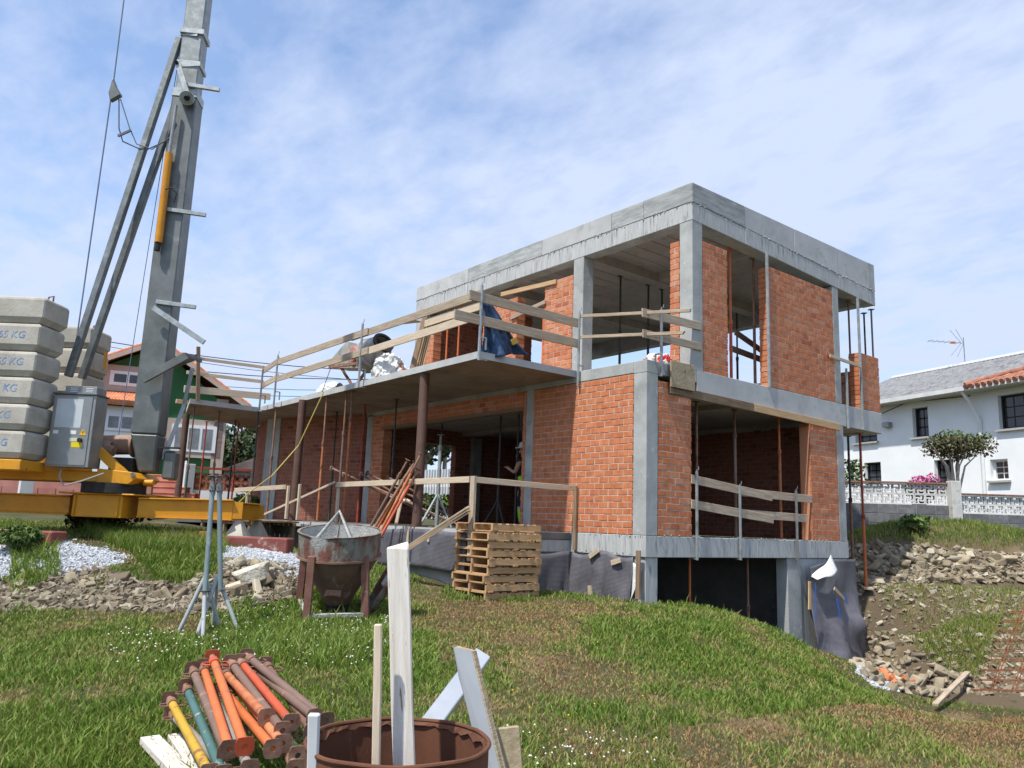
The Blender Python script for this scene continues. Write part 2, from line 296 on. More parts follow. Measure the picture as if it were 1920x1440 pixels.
# ================================================================ TERRAIN
GC = [  # (pixel column, distance ahead, ground height)
 (960, -3, -1.62), (300, 1, -1.62), (1600, 1, -1.64), (100, 2.7, -1.62), (700, 2.7, -1.6), (1500, 2.7, -1.64), (100, 5.3, -1.60), (500, 5.2, -1.57), (960, 5.5, -1.56), (1400, 5.8, -1.62), (1900, 6.2, -1.72),
 (100, 6.8, -1.42), (500, 6.6, -1.42), (900, 6.8, -1.44), (1250, 6.8, -1.52), (1650, 7, -1.66), (100, 8.3, -1.34), (400, 8.2, -1.32), (700, 8.2, -1.30), (1000, 8.2, -1.33), (1300, 8.4, -1.45), (1600, 8.2, -1.66), (1850, 8.2, -1.75), (2100, 8.2, -1.8),
 (50, 9.6, -1.29), (385, 9.6, -1.26), (700, 9.6, -1.25), (1000, 9.6, -1.20), (1250, 9.8, -1.30), (1450, 9.8, -1.52), (1600, 9.6, -1.75), (1600, 11.2, -1.95), (1500, 11.4, -1.62), (620, 11.3, -1.17), (900, 11.2, -1.10), (1100, 11.3, -1.08), (1250, 11.4, -1.12),
 (-400, 10.3, -1.3), (0, 10.4, -1.2), (250, 10.4, -1.2), (480, 10.5, -1.2), (-400, 12, -.58), (0, 12.0, -.56), (250, 12.0, -.58), (480, 12.1, -.62), (-400, 13.3, -.4), (0, 13.3, -.40), (250, 13.3, -.40), (480, 13.6, -.42), (600, 14.2, -.62), (-400, 16, -.25), (150, 16, -.22), (330, 18, -.15), (100, 20, 0), (330, 22, .05), (-400, 25, .3), (100, 25, .33), (350, 28, .4), (0, 34, .5), (450, 34, .5),
 (1650, 12.5, -2.45), (1750, 11.5, -2.35), (1950, 11.5, -2.3), (1700, 14.4, -2.5), (1850, 14, -2.42), (2100, 13.5, -2.2), (1640, 16.3, -1.7), (1760, 16.2, -1.65), (1900, 16, -1.6), (2100, 15.5, -1.5), (1640, 17.9, -1.02), (1760, 17.9, -.95), (1900, 17.6, -.98), (2150, 17, -.9), (1640, 19, -.92), (1760, 18.9, -.9), (1900, 18.4, -.9), (2150, 18, -.85), (1640, 19.6, -.05), (1760, 19.5, -.0), (1900, 19.0, -.02), (2150, 18.6, 0), (1640, 21.5, .3), (1900, 21, .3), (2200, 20.5, .3), (1700, 26, .4), (2100, 26, .4), (1500, 40, .5), (2300, 40, .5), (900, 40, .4)]
GW = [(0, -.35, -1.06), (1.2, -.4, -1.18), (2.4, -.4, -1.47), (3.6, -.4, -1.82), (4.8, -.5, -2.2), (6.0, -.5, -2.6), (7.0, -.6, -2.62), (-.3, .3, -1.04), (-.3, 1.5, -1.02), (0, -1.5, -1.12), (1.8, -1.5, -1.54), (3.2, -1.6, -2.16), (4.6, -1.8, -2.42), (5.8, -2.0, -2.5),
 (-2.5, 1.6, -1.0), (-2.6, 3, -.82), (-2.6, 5, -.66), (-2.6, 7, -.6), (-2.6, 9, -.55), (7.6, .28, -1.1), (8.0, .8, -.9), (7.0, -.1, -1.9), (-2.8, 11.6, -.42), (-4.2, 11.8, -.4), (-4.2, 15, -.25), (10, 10, .0), (12, 5, -.1), (3, 14, -.1), (9, 3, -.6)]
def colD(px, D): P = onD(px, 1130, D); return P[:2]
_c = [(*colD(a, b), z) for a, b, z in GC]+GW
for a in range(0, 360, 20): _c.append((70*math.cos(R(a)), 70*math.sin(R(a)), .4))
_c = np.array(_c)
def _phi(r2): return np.where(r2 > 1e-12, r2*np.log(r2+1e-12)*.5, 0.)
_A = _phi(((_c[:, None, :2]-_c[None, :, :2])**2).sum(-1)); _n = len(_c)
_P = np.c_[np.ones(_n), _c[:, :2]]; _K = np.block([[_A+np.eye(_n)*.05, _P], [_P.T, np.zeros((3, 3))]])
_w = np.linalg.solve(_K, np.r_[_c[:, 2], 0, 0, 0])
_ns = rng.normal(size=(14, 4))
def gnoise(x, y):
    z = np.zeros_like(x)
    for k, (a, b, c, d) in enumerate(_ns):
        fr = .6*1.28**k; z += np.sin(fr*(a*x+b*y)+c*6)*np.cos(fr*(b*x-a*y)*.8+d*6)*.055/(1+k*.55)
    return z
def G(x, y, raw=False):
    x = np.asarray(x, float); y = np.asarray(y, float); sh = x.shape; x = x.ravel(); y = y.ravel(); o = np.empty_like(x)
    for i in range(0, len(x), 20000):
        X = x[i:i+20000]; Y = y[i:i+20000]
        o[i:i+20000] = _phi((X[:, None]-_c[:, 0])**2+(Y[:, None]-_c[:, 1])**2)@_w[:_n]+_w[_n]+_w[_n+1]*X+_w[_n+2]*Y
    rr = np.hypot(x-3, y-3); t = np.clip((rr-38)/25, 0, 1); o = o*(1-t)+.4*t
    o = np.clip(o, -2.7, 1.2)+gnoise(x, y)*.55*np.clip(1-(rr-20)/30, 0, 1)
    inn = (x > .12) & (x < 6.3) & (y > .12) & (y < 9.4); o = np.where(inn, -2.75, o)
    inp = (x > -2.05) & (x < .2) & (y > 1.95) & (y < 11.6); o = np.where(inp, np.minimum(o, -.8), o)
    return o.reshape(sh)
def g1(x, y): return float(G(np.array([x]), np.array([y]))[0])
def fine(a, b, s): return np.arange(a, b+1e-6, s)
gx = np.r_[-900, -400, -180, -90, -60, -40, -30, -24, -20, fine(-17, 13, .16), 14, 15.5, 17, 20, 24, 30, 40, 60, 90, 180, 400, 900]
gy = np.r_[-900, -400, -180, -90, -60, -40, -30, -24, -18, -15, fine(-13, 19, .16), 20, 22, 24, 27, 31, 36, 42, 50, 60, 90, 180, 400, 900]
XX, YY = np.meshgrid(gx, gy, indexing='ij'); ZZ = G(XX, YY); nx, ny = XX.shape
gv = np.c_[XX.ravel(), YY.ravel(), ZZ.ravel()]; ii = np.arange(nx*ny).reshape(nx, ny)
gf = np.c_[ii[:-1, :-1].ravel(), ii[1:, :-1].ravel(), ii[1:, 1:].ravel(), ii[:-1, 1:].ravel()]
# soil shows in the pit and on the banks (attribute), turf elsewhere
def pxy(x, y, z):
    d = np.stack([x-CAM[0], y-CAM[1], z-CAM[2]], -1); zz = np.maximum(d@_f, .05); return 960+FPX*(d@_r)/zz, 720-FPX*(d@_u)/zz, d@FW
def inpoly(px, py, poly):
    r = np.zeros(px.shape, bool); j = len(poly)-1
    for i in range(len(poly)):
        xi, yi = poly[i]; xj, yj = poly[j]
        r ^= ((yi > py) != (yj > py)) & (px < (xj-xi)*(py-yi)/((yj-yi) or 1e-9)+xi); j = i
    return r
RUB = [(-200, 1085), (60, 1090), (180, 1062), (240, 1086), (330, 1096), (400, 1078), (430, 1048), (560, 1058), (560, 1125), (430, 1152), (250, 1148), (130, 1143), (-200, 1160)]
GRA = [(-300, 1012), (115, 1015), (245, 1042), (215, 1060), (125, 1078), (-300, 1085)]; GRB = [(405, 1028), (560, 1032), (560, 1078), (430, 1062)]
PIT = [(1600, 1236), (1608, 1266), (1645, 1290), (1740, 1313), (1940, 1334), (2700, 1370), (2700, 1012), (1590, 1012), (1590, 1150), (1598, 1200)]
def soilmask(x, y, z):
    px, py, D = pxy(x, y, z)
    s = (inpoly(px, py, RUB) & (D > 9) & (D < 13.5)) | ((inpoly(px, py, GRA) | inpoly(px, py, GRB)) & (D > 10) & (D < 14))
    s |= inpoly(px, py, PIT) & (D > 8.0) & (D < 20.4)
    s |= ((x > -.05) & (x < 6.4) & (y > -.05) & (y < 12)) | ((x > -2.25) & (x < .2) & (y > 1.72) & (y < 12))
    return s
sm = soilmask(gv[:, 0], gv[:, 1], gv[:, 2]).astype(float)
gmat = M('ground_turf', (.045, .055, .018), (.085, .08, .032), 1.3, .95, bump=.6, bscale=40, bdist=.03, spot=((.16, .12, .065), 1.1, .55, .66), attr=[('soil', (.115, .085, .052), .3, .7)], spot2=((.06, .05, .032), 5.5, .56, .72))
ground = npmesh('ground', gv, gf, gmat, smooth=True, attrs={'soil': sm}); ground['kind'] = 'structure'

# ================================================================ HOUSE
HB = .344; ZT = 2.917; ZSB = 2.459; W = 6.352; XB = 8.087; ZR1, ZR0, ZR2 = 6.461, 5.737, 5.49
XU = 1.216; XR = 8.029; YR = 9.475; DP = 2.243; YP = 1.712; ZC0, ZC1 = 2.814, 2.93
house = thing('unfinished_house', 'unfinished two-storey house of orange brick and bare grey concrete', 'house')
def part(name, mat, lo, hi, bevel=.008, parent=None): return MB().box(lo, hi).build(name, mat, parent or house, bevel=bevel)
base = part('ground_beam', conc_s, (0, 0, -HB), (W+.03, .30, 0))
part('ground_beam', conc_s, (0, .303, -HB), (.30, 9.6, 0))
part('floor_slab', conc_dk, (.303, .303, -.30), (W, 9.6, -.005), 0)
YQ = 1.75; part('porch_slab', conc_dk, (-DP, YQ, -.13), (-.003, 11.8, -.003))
MB().prism([(-DP-1.6, 11.803, -.13), (-.6, 11.803, -.13), (-.35, 16.2, -.13), (-3.2, 14.0, -.13)], (0, 0, .125)).build('porch_slab', conc, house)
part('porch_wall', conc, (-DP+.10, YQ+.1, -1.6), (-DP+.3, 11.6, -.133)); part('porch_wall', conc, (-DP+.303, YQ+.1, -1.6), (-.003, YQ+.3, -.133))
part('porch_beam', conc_s, (-DP+.02, YQ+.02, -.345), (-.003, YQ+.35, -.134)); part('foundation_wall', conc_s, (.03, .30, -3), (.25, 9.6, -HB-.003)); xpl = onY(1503, 1130, .02)[0]; part('foundation_wall', conc_s, (xpl+.02, .04, -3.2), (W-.01, .26, -HB-.003))
part('column', conc_s, (.03, .03, -3), (.33, .27, -HB-.003)); part('foundation_wall', conc, (W-.25, .27, -3), (W-.02, 9.6, -HB-.003)); part('foundation_wall', conc_dk, (.27, 9.3, -3), (W-.3, 9.5, -.31))
part('column', conc, (onY(1478, 1130, .02)[0], .02, -3), (xpl, .27, -HB-.003))
part('column', conc, (0, 0, .003), (.29, .29, 2.698)); part('column', conc, (W-.3, 0, .003), (W-.01, .29, ZSB-.004))
part('column', conc, (0, 2.89, .003), (.28, 3.12, ZC0-.1)); part('column', conc, (0, 9.25, .003), (.28, 9.55, ZC0-.05))
for (x, y) in ((3.2, 4.6), (W-.3, 4.6), (3.2, 9.2), (W-.3, 9.2)): part('column', conc, (x, y, .003), (x+.29, y+.29, ZSB-.003))
# upper floor
part('edge_beam', conc, (0, 0, 2.70), (1.33, .30, ZT)); part('edge_beam', conc, (0, .303, 2.715), (.3, YP-.05, ZT)); part('edge_beam', conc_l, (1.333, 0, ZSB), (XB, .3, ZT+.02))
part('edge_beam', conc, (0, YP-.047, ZC0-.1), (.3, 9.6, ZT-.003))
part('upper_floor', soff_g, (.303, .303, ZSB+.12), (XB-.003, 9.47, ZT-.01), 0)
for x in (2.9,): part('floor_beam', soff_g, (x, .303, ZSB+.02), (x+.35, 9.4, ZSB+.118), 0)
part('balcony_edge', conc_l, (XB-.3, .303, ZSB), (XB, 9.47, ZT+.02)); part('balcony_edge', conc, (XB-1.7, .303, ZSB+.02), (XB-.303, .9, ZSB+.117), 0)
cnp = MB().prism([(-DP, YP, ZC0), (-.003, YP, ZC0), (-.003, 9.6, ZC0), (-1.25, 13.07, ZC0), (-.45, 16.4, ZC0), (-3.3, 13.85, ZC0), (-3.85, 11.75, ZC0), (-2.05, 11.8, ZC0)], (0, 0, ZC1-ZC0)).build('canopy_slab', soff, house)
cap = [(-DP, YP), (-2.05, 11.8), (-3.85, 11.75), (-3.3, 13.85)]
for a, b in zip([(-.004, YP)]+cap[:-1], cap):
    a = V(*a, 0); b = V(*b, 0); n = nrm(np.cross(b-a, UP)); m = (a+b)/2
    if (m+n*.1)@V(1, 0, 0) > m[0] and abs(n[0]) > .6: n = -n
    if abs(n[1]) > .6 and n[1] > 0: n = -n
    MB().bar(a+n*.004+UP*(ZC0+ZC1)/2, b+n*.004+UP*(ZC0+ZC1)/2, .012, ZC1-ZC0+.006).build('canopy_fascia', conc_l, house)
# upper storey
def rb(x): return ZR0+(ZR2-ZR0)*max(0, x-1.6)/(XR-1.6)
part('column', conc, (XU, 0, ZT+.003), (XU+.295, .295, ZR0-.003)); part('column', conc, (XU, 2.848, ZT+.003), (XU+.3, 3.15, ZR0-.003))
part('column', conc, (W-.27, .0, ZT+.023), (W-.02, .27, 5.55))
for (x, y) in ((W-.3, 9.1), (XU, 9.15), (4.4, 9.1)): part('column', conc, (x, y, ZT+.003), (x+.28, y+.28, ZR0+.15))
def fas(name, mat, a, b, z0a, z0b, z1a, z1b, th=.3, off=0., bev=.006):   # panel along a->b, thickness inward
    a = V(*a, 0); b = V(*b, 0); n = nrm(np.cross(UP, b-a)); P = [a+n*off, b+n*off, b+n*(off+th), a+n*(off+th)]; zz0 = (z0a, z0b, z0b, z0a); zz1 = (z1a, z1b, z1b, z1a)
    return MB().add([p+UP*z for p, z in zip(P, zz0)]+[p+UP*z for p, z in zip(P, zz1)], [(3, 2, 1, 0), (4, 5, 6, 7), (0, 1, 5, 4), (1, 2, 6, 5), (2, 3, 7, 6), (3, 0, 4, 7)]).build(name, mat, house, bevel=bev)
fas('roof_beam', conc, (XU, .006), (XR, .006), ZR0, ZR2+.01, ZR1-.004, 6.494)
MB().box((XU+.006, .31, ZR0), (XU+.3, YR, ZR1-.004)).build('roof_beam', conc, house)
part('roof_beam', conc, (XR-.3, .31, ZR2+.02), (XR-.006, YR, 6.49)); part('roof_beam', conc, (XU+.303, YR-.3, ZR0), (XR-.303, YR-.005, ZR1))
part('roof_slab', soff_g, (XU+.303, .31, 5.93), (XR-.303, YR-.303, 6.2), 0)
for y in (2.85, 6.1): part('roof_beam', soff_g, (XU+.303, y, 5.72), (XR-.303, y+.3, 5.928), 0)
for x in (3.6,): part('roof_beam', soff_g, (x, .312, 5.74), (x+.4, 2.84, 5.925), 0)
MB().box((-DP-.006, YQ, -.125), (-DP-.001, 11.8, -.008)).build('porch_edge', conc_l, house)
for k, y in enumerate(np.arange(.75, 9.0, .42)):   # board marks of the formwork on the ceiling
    if abs(y-3.0) > .25 and abs(y-6.25) > .25: part('ceiling_ridge', soff_g, (XU+.31, y, 5.918), (3.59, y+.02, 5.9295), 0)
# cast fascia panels, two lifts, seams between
for k, (a, b) in enumerate(zip((0, 1.18, 2.05, 4.2, 7.05), (1.18, 2.05, 4.2, 7.05, YR))):
    m = (conc_b, conc_b, conc_l, conc_b, conc_l)[k]; zc = 6.085
    MB().box((XU-.012+.003*(k % 2), a+.004 if a else -.004, zc+.004), (XU+.02, b-.004, ZR1)).build('fascia_panel', m, house, bevel=.006)
    MB().box((XU-.004-.003*(k % 2), a+.004 if a else -.002, ZR0-.002), (XU+.02, b-.004, zc-.006)).build('fascia_panel', conc_s, house, bevel=.008)
xs = (XU-.002, 2.85, 4.6, 6.35, 7.72, XR)
for k in range(5):
    a, b = xs[k], xs[k+1]; f = lambda x: (x-XU)/(XR-XU); m = (conc_b, conc_l, conc_l, conc_l, conc)[k]; zm = lambda x: 6.085+(5.83-6.085)*f(x); zt = lambda x: ZR1+.037*f(x); zj = lambda x: 6.36+.03*f(x)-.16*(f(x) > .5)
    fas('fascia_panel', m, (a+.004, 0), (b-.004, 0), zm(a)+.004, zm(b)+.004, zt(a), zt(b), .03, -.012+.003*(k % 2))
    fas('fascia_panel', conc_s, (a+.004, 0), (b-.004, 0), rb(a)-.002, rb(b)-.002, zm(a)-.006, zm(b)-.006, .03, -.005-.003*(k % 2), .008)
# rough seam of spilled concrete
def crumble(pts, r, name='pour_seam'):
    mb = MB()
    for a, b in zip(pts[:-1], pts[1:]):
        n = int(np.linalg.norm(np.array(b)-a)/.07)
        for i in range(n):
            if random.random() < .72:
                p = np.array(a)+(np.array(b)-a)*(i+random.random())/n+V(random.uniform(-.004, .004), random.uniform(-.004, .004), random.uniform(-.018, .018)); s = r*random.uniform(.4, 1.25)
                mb.obox(p, Matrix.Rotation(random.uniform(0, 3), 3, (random.random(), random.random(), 1)).transposed(), (s*1.5, s, s*.7)) if 0 else mb.obox(p, [np.array(c) for c in Matrix.Rotation(random.uniform(0, 3), 3, Vector((random.random(), random.random(), 1)))], (s*1.5, s, s*.7))
    o = mb.build(name, conc, house); o['kind'] = 'stuff'; return o
crumble([(XU-.008, YR, 6.08), (XU-.008, 0, 6.08), (XR, -.008, 5.83)], .013); crumble([(.0, -.004, -.005), (W, -.004, -.005)], .009); crumble([(-.004, 0, -.005), (-.004, 2.9, -.005)], .009)
crumble([(5.1, .03, -HB-.01), (W, .03, -HB-.01)], .014); crumble([(-.002, .3, -.31), (-.002, 2.2, -.30)], .01)

# ---------------------------------------------------------------- brickwork
BL, BH, JT = .226, .108, .0135
def brick_mesh(l, h, t):
    c = .004; mb = MB(); m = MB(); x, y, z = l/2, t/2, h/2
    P = []
    for (yy, k) in ((-y, c), (-y+c, 0), (y-c, 0), (y, c)): P += [(-x+k, yy, -z+k), (x-k, yy, -z+k), (x-k, yy, z-k), (-x+k, yy, z-k)]
    F = [(0, 1, 2, 3), (15, 14, 13, 12)]
    for r in range(3): F += [(r*4+i, (r+1)*4+i, (r+1)*4+(i+1) % 4, r*4+(i+1) % 4) for i in range(4)]
    return P, F
_bm = {}
def brick_wall(a, b, z0, n, th=.24, single=False, top=None, skipf=None, mat=None):
    """wall from a to b (2D, outer face on the right-hand side when walking a->b), n courses."""
    a = V(*a, 0); b = V(*b, 0); d = nrm(b-a); Lw = np.linalg.norm(b-a); inn = np.cross(UP, d); rec = .005; BL = Lw/max(1, round(Lw/.113))*2
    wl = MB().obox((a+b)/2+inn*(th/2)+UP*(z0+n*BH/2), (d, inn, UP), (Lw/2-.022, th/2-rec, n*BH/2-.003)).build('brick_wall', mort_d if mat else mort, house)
    org = a; vv = []; ff = []; tt = []; cnt = 0
    for c in range(n):
        off = (c % 2)*BL/2; x = -off; xs = []
        while x < Lw-.03: xs.append(x); x += BL
        for x in xs:
            x0 = max(x+JT/2, .0); x1 = min(x+BL-JT/2+random.uniform(-.006, .004), Lw)
            if x1-x0 < .03: continue
            zz = z0+c*BH+JT/2; h = BH-JT; pr = random.uniform(-.002, .004)
            ctr = a+d*(x0+x1)/2+inn*(th/2-pr)+UP*(zz+h/2)
            if skipf and skipf((x0+x1)/2, c): continue
            if single:
                key = (round((x1-x0)/.012), ); l = key[0]*.012
                if key not in _bm:
                    P, F = brick_mesh(l, h, th); me = bpy.data.meshes.new('brick'); me.from_pydata(P, [], F); me.update(); me.materials.append(brick_o); _bm[key] = me
                o = bpy.data.objects.new('brick', _bm[key]); COL.objects.link(o); o.parent = wl
                o.matrix_local = Matrix.Translation(Vector(ctr-ORG[wl.name])) @ Matrix.Rotation(math.atan2(d[1], d[0])+random.uniform(-.006, .006), 4, 'Z') @ Matrix.Rotation(random.uniform(-.008, .008), 4, 'Y')
            else:
                P, F = brick_mesh(x1-x0, h, th); t = random.random(); ro = random.uniform(-.008, .008)
                vv += [ctr+d*p[0]+inn*p[1]+UP*(p[2]+p[0]*ro) for p in P]; ff += [tuple(i+cnt*16 for i in f) for f in F]; tt += [t]*16; cnt += 1
    if not single and vv:
        o = npmesh('brickwork', vv, ff, mat or brick_m, wl, attrs={'tint': tt}); o['kind'] = 'stuff'
    return wl
yo = lambda px, py, X: onX(px, py, X)[1]
xo = lambda px, py, Y=0: onY(px, py, Y)[0]
brick_wall((0, 2.888), (0, .292), .004, 25, single=True)
# lower right-hand facade: two piers
brick_wall((.295, .003), (xo(1297, 900), .003), .004, 24); brick_wall((xo(1521, 900), .003), (W-.303, .003), .004, 22)
part('brick_reveal', brick_m, (xo(1521, 900)-.012, .02, .01), (xo(1521, 900)-.001, .23, 2.3), 0)
# lower left facade beyond the column
yj = yo(978, 900, 0); brick_wall((0.0, 3.21), (0.0, 3.123), .004, 25)
brick_wall((0, 9.247), (0, yo(714, 900, 0)), .004, 25); brick_wall((0, yo(714, 900, 0)-.003), (0, 3.215), 2.40, 3)
MB().box((-.02, 3.2, 2.33), (.2, 8.8, 2.396)).build('lintel', wood_d, house)
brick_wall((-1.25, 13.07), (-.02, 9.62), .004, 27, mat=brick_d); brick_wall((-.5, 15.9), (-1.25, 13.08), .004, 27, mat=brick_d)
MB().prism([(-1.28, 13.06, 0), (-1.10, 12.55, 0), (-1.0, 12.6, 0), (-1.18, 13.1, 0)], (0, 0, 2.81)).build('column', conc, house)
# interior and rear walls (seen in shadow through the openings)
wx = 6.1
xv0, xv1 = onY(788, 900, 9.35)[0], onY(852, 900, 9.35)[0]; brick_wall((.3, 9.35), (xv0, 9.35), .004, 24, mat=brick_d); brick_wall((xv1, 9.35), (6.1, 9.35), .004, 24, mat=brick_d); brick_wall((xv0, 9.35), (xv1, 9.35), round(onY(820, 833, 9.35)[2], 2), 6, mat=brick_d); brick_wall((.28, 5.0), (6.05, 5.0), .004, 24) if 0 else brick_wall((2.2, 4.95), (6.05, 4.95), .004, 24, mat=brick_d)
ya, yb = yo(790, 900, wx), yo(852, 900, wx); za, zb = onX(820, 955, wx)[2], onX(820, 825, wx)[2]
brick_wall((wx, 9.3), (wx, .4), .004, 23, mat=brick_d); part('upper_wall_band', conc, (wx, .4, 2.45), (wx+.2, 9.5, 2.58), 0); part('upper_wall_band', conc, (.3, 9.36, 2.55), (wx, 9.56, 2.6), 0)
# upper storey, right-hand facade
z0u = ZT+.024
def courses(zt, zb=z0u): return int(round((zt-zb)/BH))
brick_wall((XU+.298, .004), (xo(1365, 600), .004), z0u-.02, courses(onY(1345, 458, 0)[2]))
brick_wall((xo(1443, 600), .004), (W-.273, .004), z0u, courses(onY(1500, 522, 0)[2]))
xb0, xb1 = xo(1613, 700), xo(1651, 700); brick_wall((xb0, .004), (XB-.02, .004), z0u, courses(onY(1630, 664, 0)[2]))
brick_wall((XU+.0, .52), (XU+.0, .298), z0u-.02, courses(onX(1265, 452, XU)[2]))
brick_wall((2.2, 4.0), (7.6, 4.0), z0u-.02, 7); brick_wall((XB-.26, .3), (XB-.26, 3.0), z0u, 9)
# upper storey, left-hand facade (set back behind the terrace)
y1, y2, y3, y4, y5 = (yo(1020, 600, XU), yo(969, 610, XU), yo(905, 620, XU), yo(813, 640, XU), yo(786, 640, XU))
hu = courses(onX(1050, 522, XU)[2], ZT); brick_wall((XU, y1), (XU, 3.153), ZT+.004, hu); brick_wall((XU, y3), (XU, y2), ZT+.004, hu-1); brick_wall((XU, y5), (XU, y4), ZT+.004, hu-2)
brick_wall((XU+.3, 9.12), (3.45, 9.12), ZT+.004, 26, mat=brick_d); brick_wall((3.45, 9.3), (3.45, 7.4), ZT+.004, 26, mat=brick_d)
# terrace slab over the ground floor in front of the set-back storey
MB().box((.303, .303, ZT-.06), (XU-.003, YP, ZT-.006)).build('terrace_floor', conc, house)
# round steel columns of the porch
for (px, py) in ((797, 700), (568, 750), (350, 776)):
    P = onZ(px, py, ZC0); zf = 0 if px > 400 else -.15
    mb = MB().tube((P[0], P[1], zf+.012), (P[0], P[1], ZC0-.002), .09, 24); c = mb.build('steel_column', col_st, house, smooth=True)
    MB().box((P[0]-.15, P[1]-.15, zf), (P[0]+.15, P[1]+.15, zf+.011)).build('base_plate', rust, c)
# ================================================================ SITE TIMBER, RAILS AND PROPS
def plank(p0, p1, wd, th, mat, label, group=None, nor=(0, 0, 1), name='plank', cat='plank', parent=None, ragged=0., sag=0.):
    p0 = np.asarray(p0, float); p1 = np.asarray(p1, float); a = nrm(p1-p0); Lg = np.linalg.norm(p1-p0); n = np.asarray(nor, float); n = nrm(n-a*(n@a)); b = np.cross(n, a)
    m = 7; P = []; F = []
    for i in range(m):
        x = Lg*(i/(m-1)-.5); s = sag*(1-(2*i/(m-1)-1)**2)
        if ragged and i in (0, m-1):
            e = [random.uniform(-ragged, ragged) for _ in range(4)]
        else: e = [0]*4
        k = [random.uniform(-.002, .002) for _ in range(2)]
        for q, (y, z) in enumerate(((-wd/2+k[0], -th/2), (wd/2+k[1], -th/2), (wd/2+k[1], th/2), (-wd/2+k[0], th/2))): P.append((x+e[q], y-(s if 1 else 0), z))
    for i in range(m-1): F += [(i*4+q, i*4+(q+1) % 4, i*4+4+(q+1) % 4, i*4+4+q) for q in range(4)]
    F += [(3, 2, 1, 0), tuple((m-1)*4+q for q in range(4))]
    me = bpy.data.meshes.new(name); me.from_pydata(P, [], F); me.update()
    o = finish(me, name, mat, None, False, .004)
    mw = Matrix(((a[0], b[0], n[0], 0), (a[1], b[1], n[1], 0), (a[2], b[2], n[2], 0), (0, 0, 0, 1))); c = (p0+p1)/2
    if parent is not None:
        o.parent = parent; o.matrix_local = Matrix.Translation(Vector(c-ORG[parent.name])) @ mw; return o
    o.matrix_world = Matrix.Translation(Vector(c)) @ mw
    return tag(o, label, cat, group)
def prop(p0, p1, mo, mi, label, group, t=.55, r=.028, name='steel_prop', head=True, plate=.07, cat='prop', pm=None, tri=None):
    """telescopic steel prop from base p0 to head p1."""
    p0 = np.asarray(p0, float); p1 = np.asarray(p1, float); a = nrm(p1-p0); Lg = np.linalg.norm(p1-p0); o = thing(name, label, cat, p0, group)
    b = nrm(np.cross(a, UP if abs(a[2]) < .9 else RH)); c = np.cross(a, b); q = p0+a*Lg*t
    MB().tube(p0+a*.008, q, r, 12).build('outer_tube', mo, o, smooth=True); MB().tube(q+a*.0, p1-a*.008, r*.78, 10).build('inner_tube', mi, o, smooth=True)
    col = MB().tube(q-a*.05, q+a*.035, r*1.3, 12).build('collar', pm or mi, o, smooth=True)
    MB().path([q+b*r*1.2, q+b*(r+.06)+c*.0, q+b*(r+.075)-a*.05, q+b*(r+.05)-a*.085, q+b*r*1.2-a*.08], .006, 5).path([q-b*r*1.2, q-b*(r+.05), q-b*(r+.06)-a*.05, q-b*r*1.2-a*.07], .006, 5).build('handle', pm or mi, col)
    for e, s in ((p0, 1), (p1, -1)):
        if s == -1 and not head: continue
        n = 14; hole = [e+a*0+.017*(math.cos(2*math.pi*k/n)*b+math.sin(2*math.pi*k/n)*c) for k in range(n)]; mb = MB()
        def sq(k):
            th = 2*math.pi*k/n; x, y = math.cos(th), math.sin(th); m = plate/max(abs(x), abs(y)); m = min(m, plate*1.2); return e+m*(x*b+y*c)
        oo = [sq(k) for k in range(n)]; th = a*.006*s
        P = hole+oo+[p+th for p in hole]+[p+th for p in oo]
        F = [(k, (k+1) % n, n+(k+1) % n, n+k) for k in range(n)]+[(2*n+k, 3*n+k, 3*n+(k+1) % n, 2*n+(k+1) % n) for k in range(n)]+[(n+k, n+(k+1) % n, 3*n+(k+1) % n, 3*n+k) for k in range(n)]+[(k, 2*n+k, 2*n+(k+1) % n, (k+1) % n) for k in range(n)]
        MB().add(P, F).build('base_plate' if s == 1 else 'head_plate', pm or mi, o)
    if tri:
        for k in range(3):
            th = 2*math.pi*k/3+tri; f = p0+V(math.cos(th), math.sin(th), 0)*.34; MB().tube(f, p0+a*.62, .021, 10, .024).build('tripod_leg', mo, o, smooth=True)
    return o
def rail_post(p0, p1, out, label, group, mat=None, w_=.038):
    """galvanised guardrail post clamped to a slab edge; 'out' points away from the slab."""
    p0 = np.asarray(p0, float); p1 = np.asarray(p1, float); a = nrm(p1-p0); o = thing('guardrail_post', label, 'guardrail post', p0, group); out = nrm(out); s = np.cross(a, out); mat = mat or galv
    MB().bar(p0, p1, w_, w_, up=out).build('post', mat, o, bevel=.004)
    MB().bar(p0+a*.02-out*.015, p0+a*.02-out*.16, w_, .012).bar(p0+a*.40-out*.02, p0+a*.40-out*.13, w_*.8, .02).bar(p0+a*.405-out*.13, p0+a*.2-out*.13, .025, .025).build('clamp', mat, o)
    MB().path([p1-a*.01, p1+a*.03+s*.005, p1+a*.035+s*.05, p1+a*.09+s*.055], .007, 6).build('hook', mat, o)
    return o
GR = 'guardrail posts'; GP = 'guardrail planks'
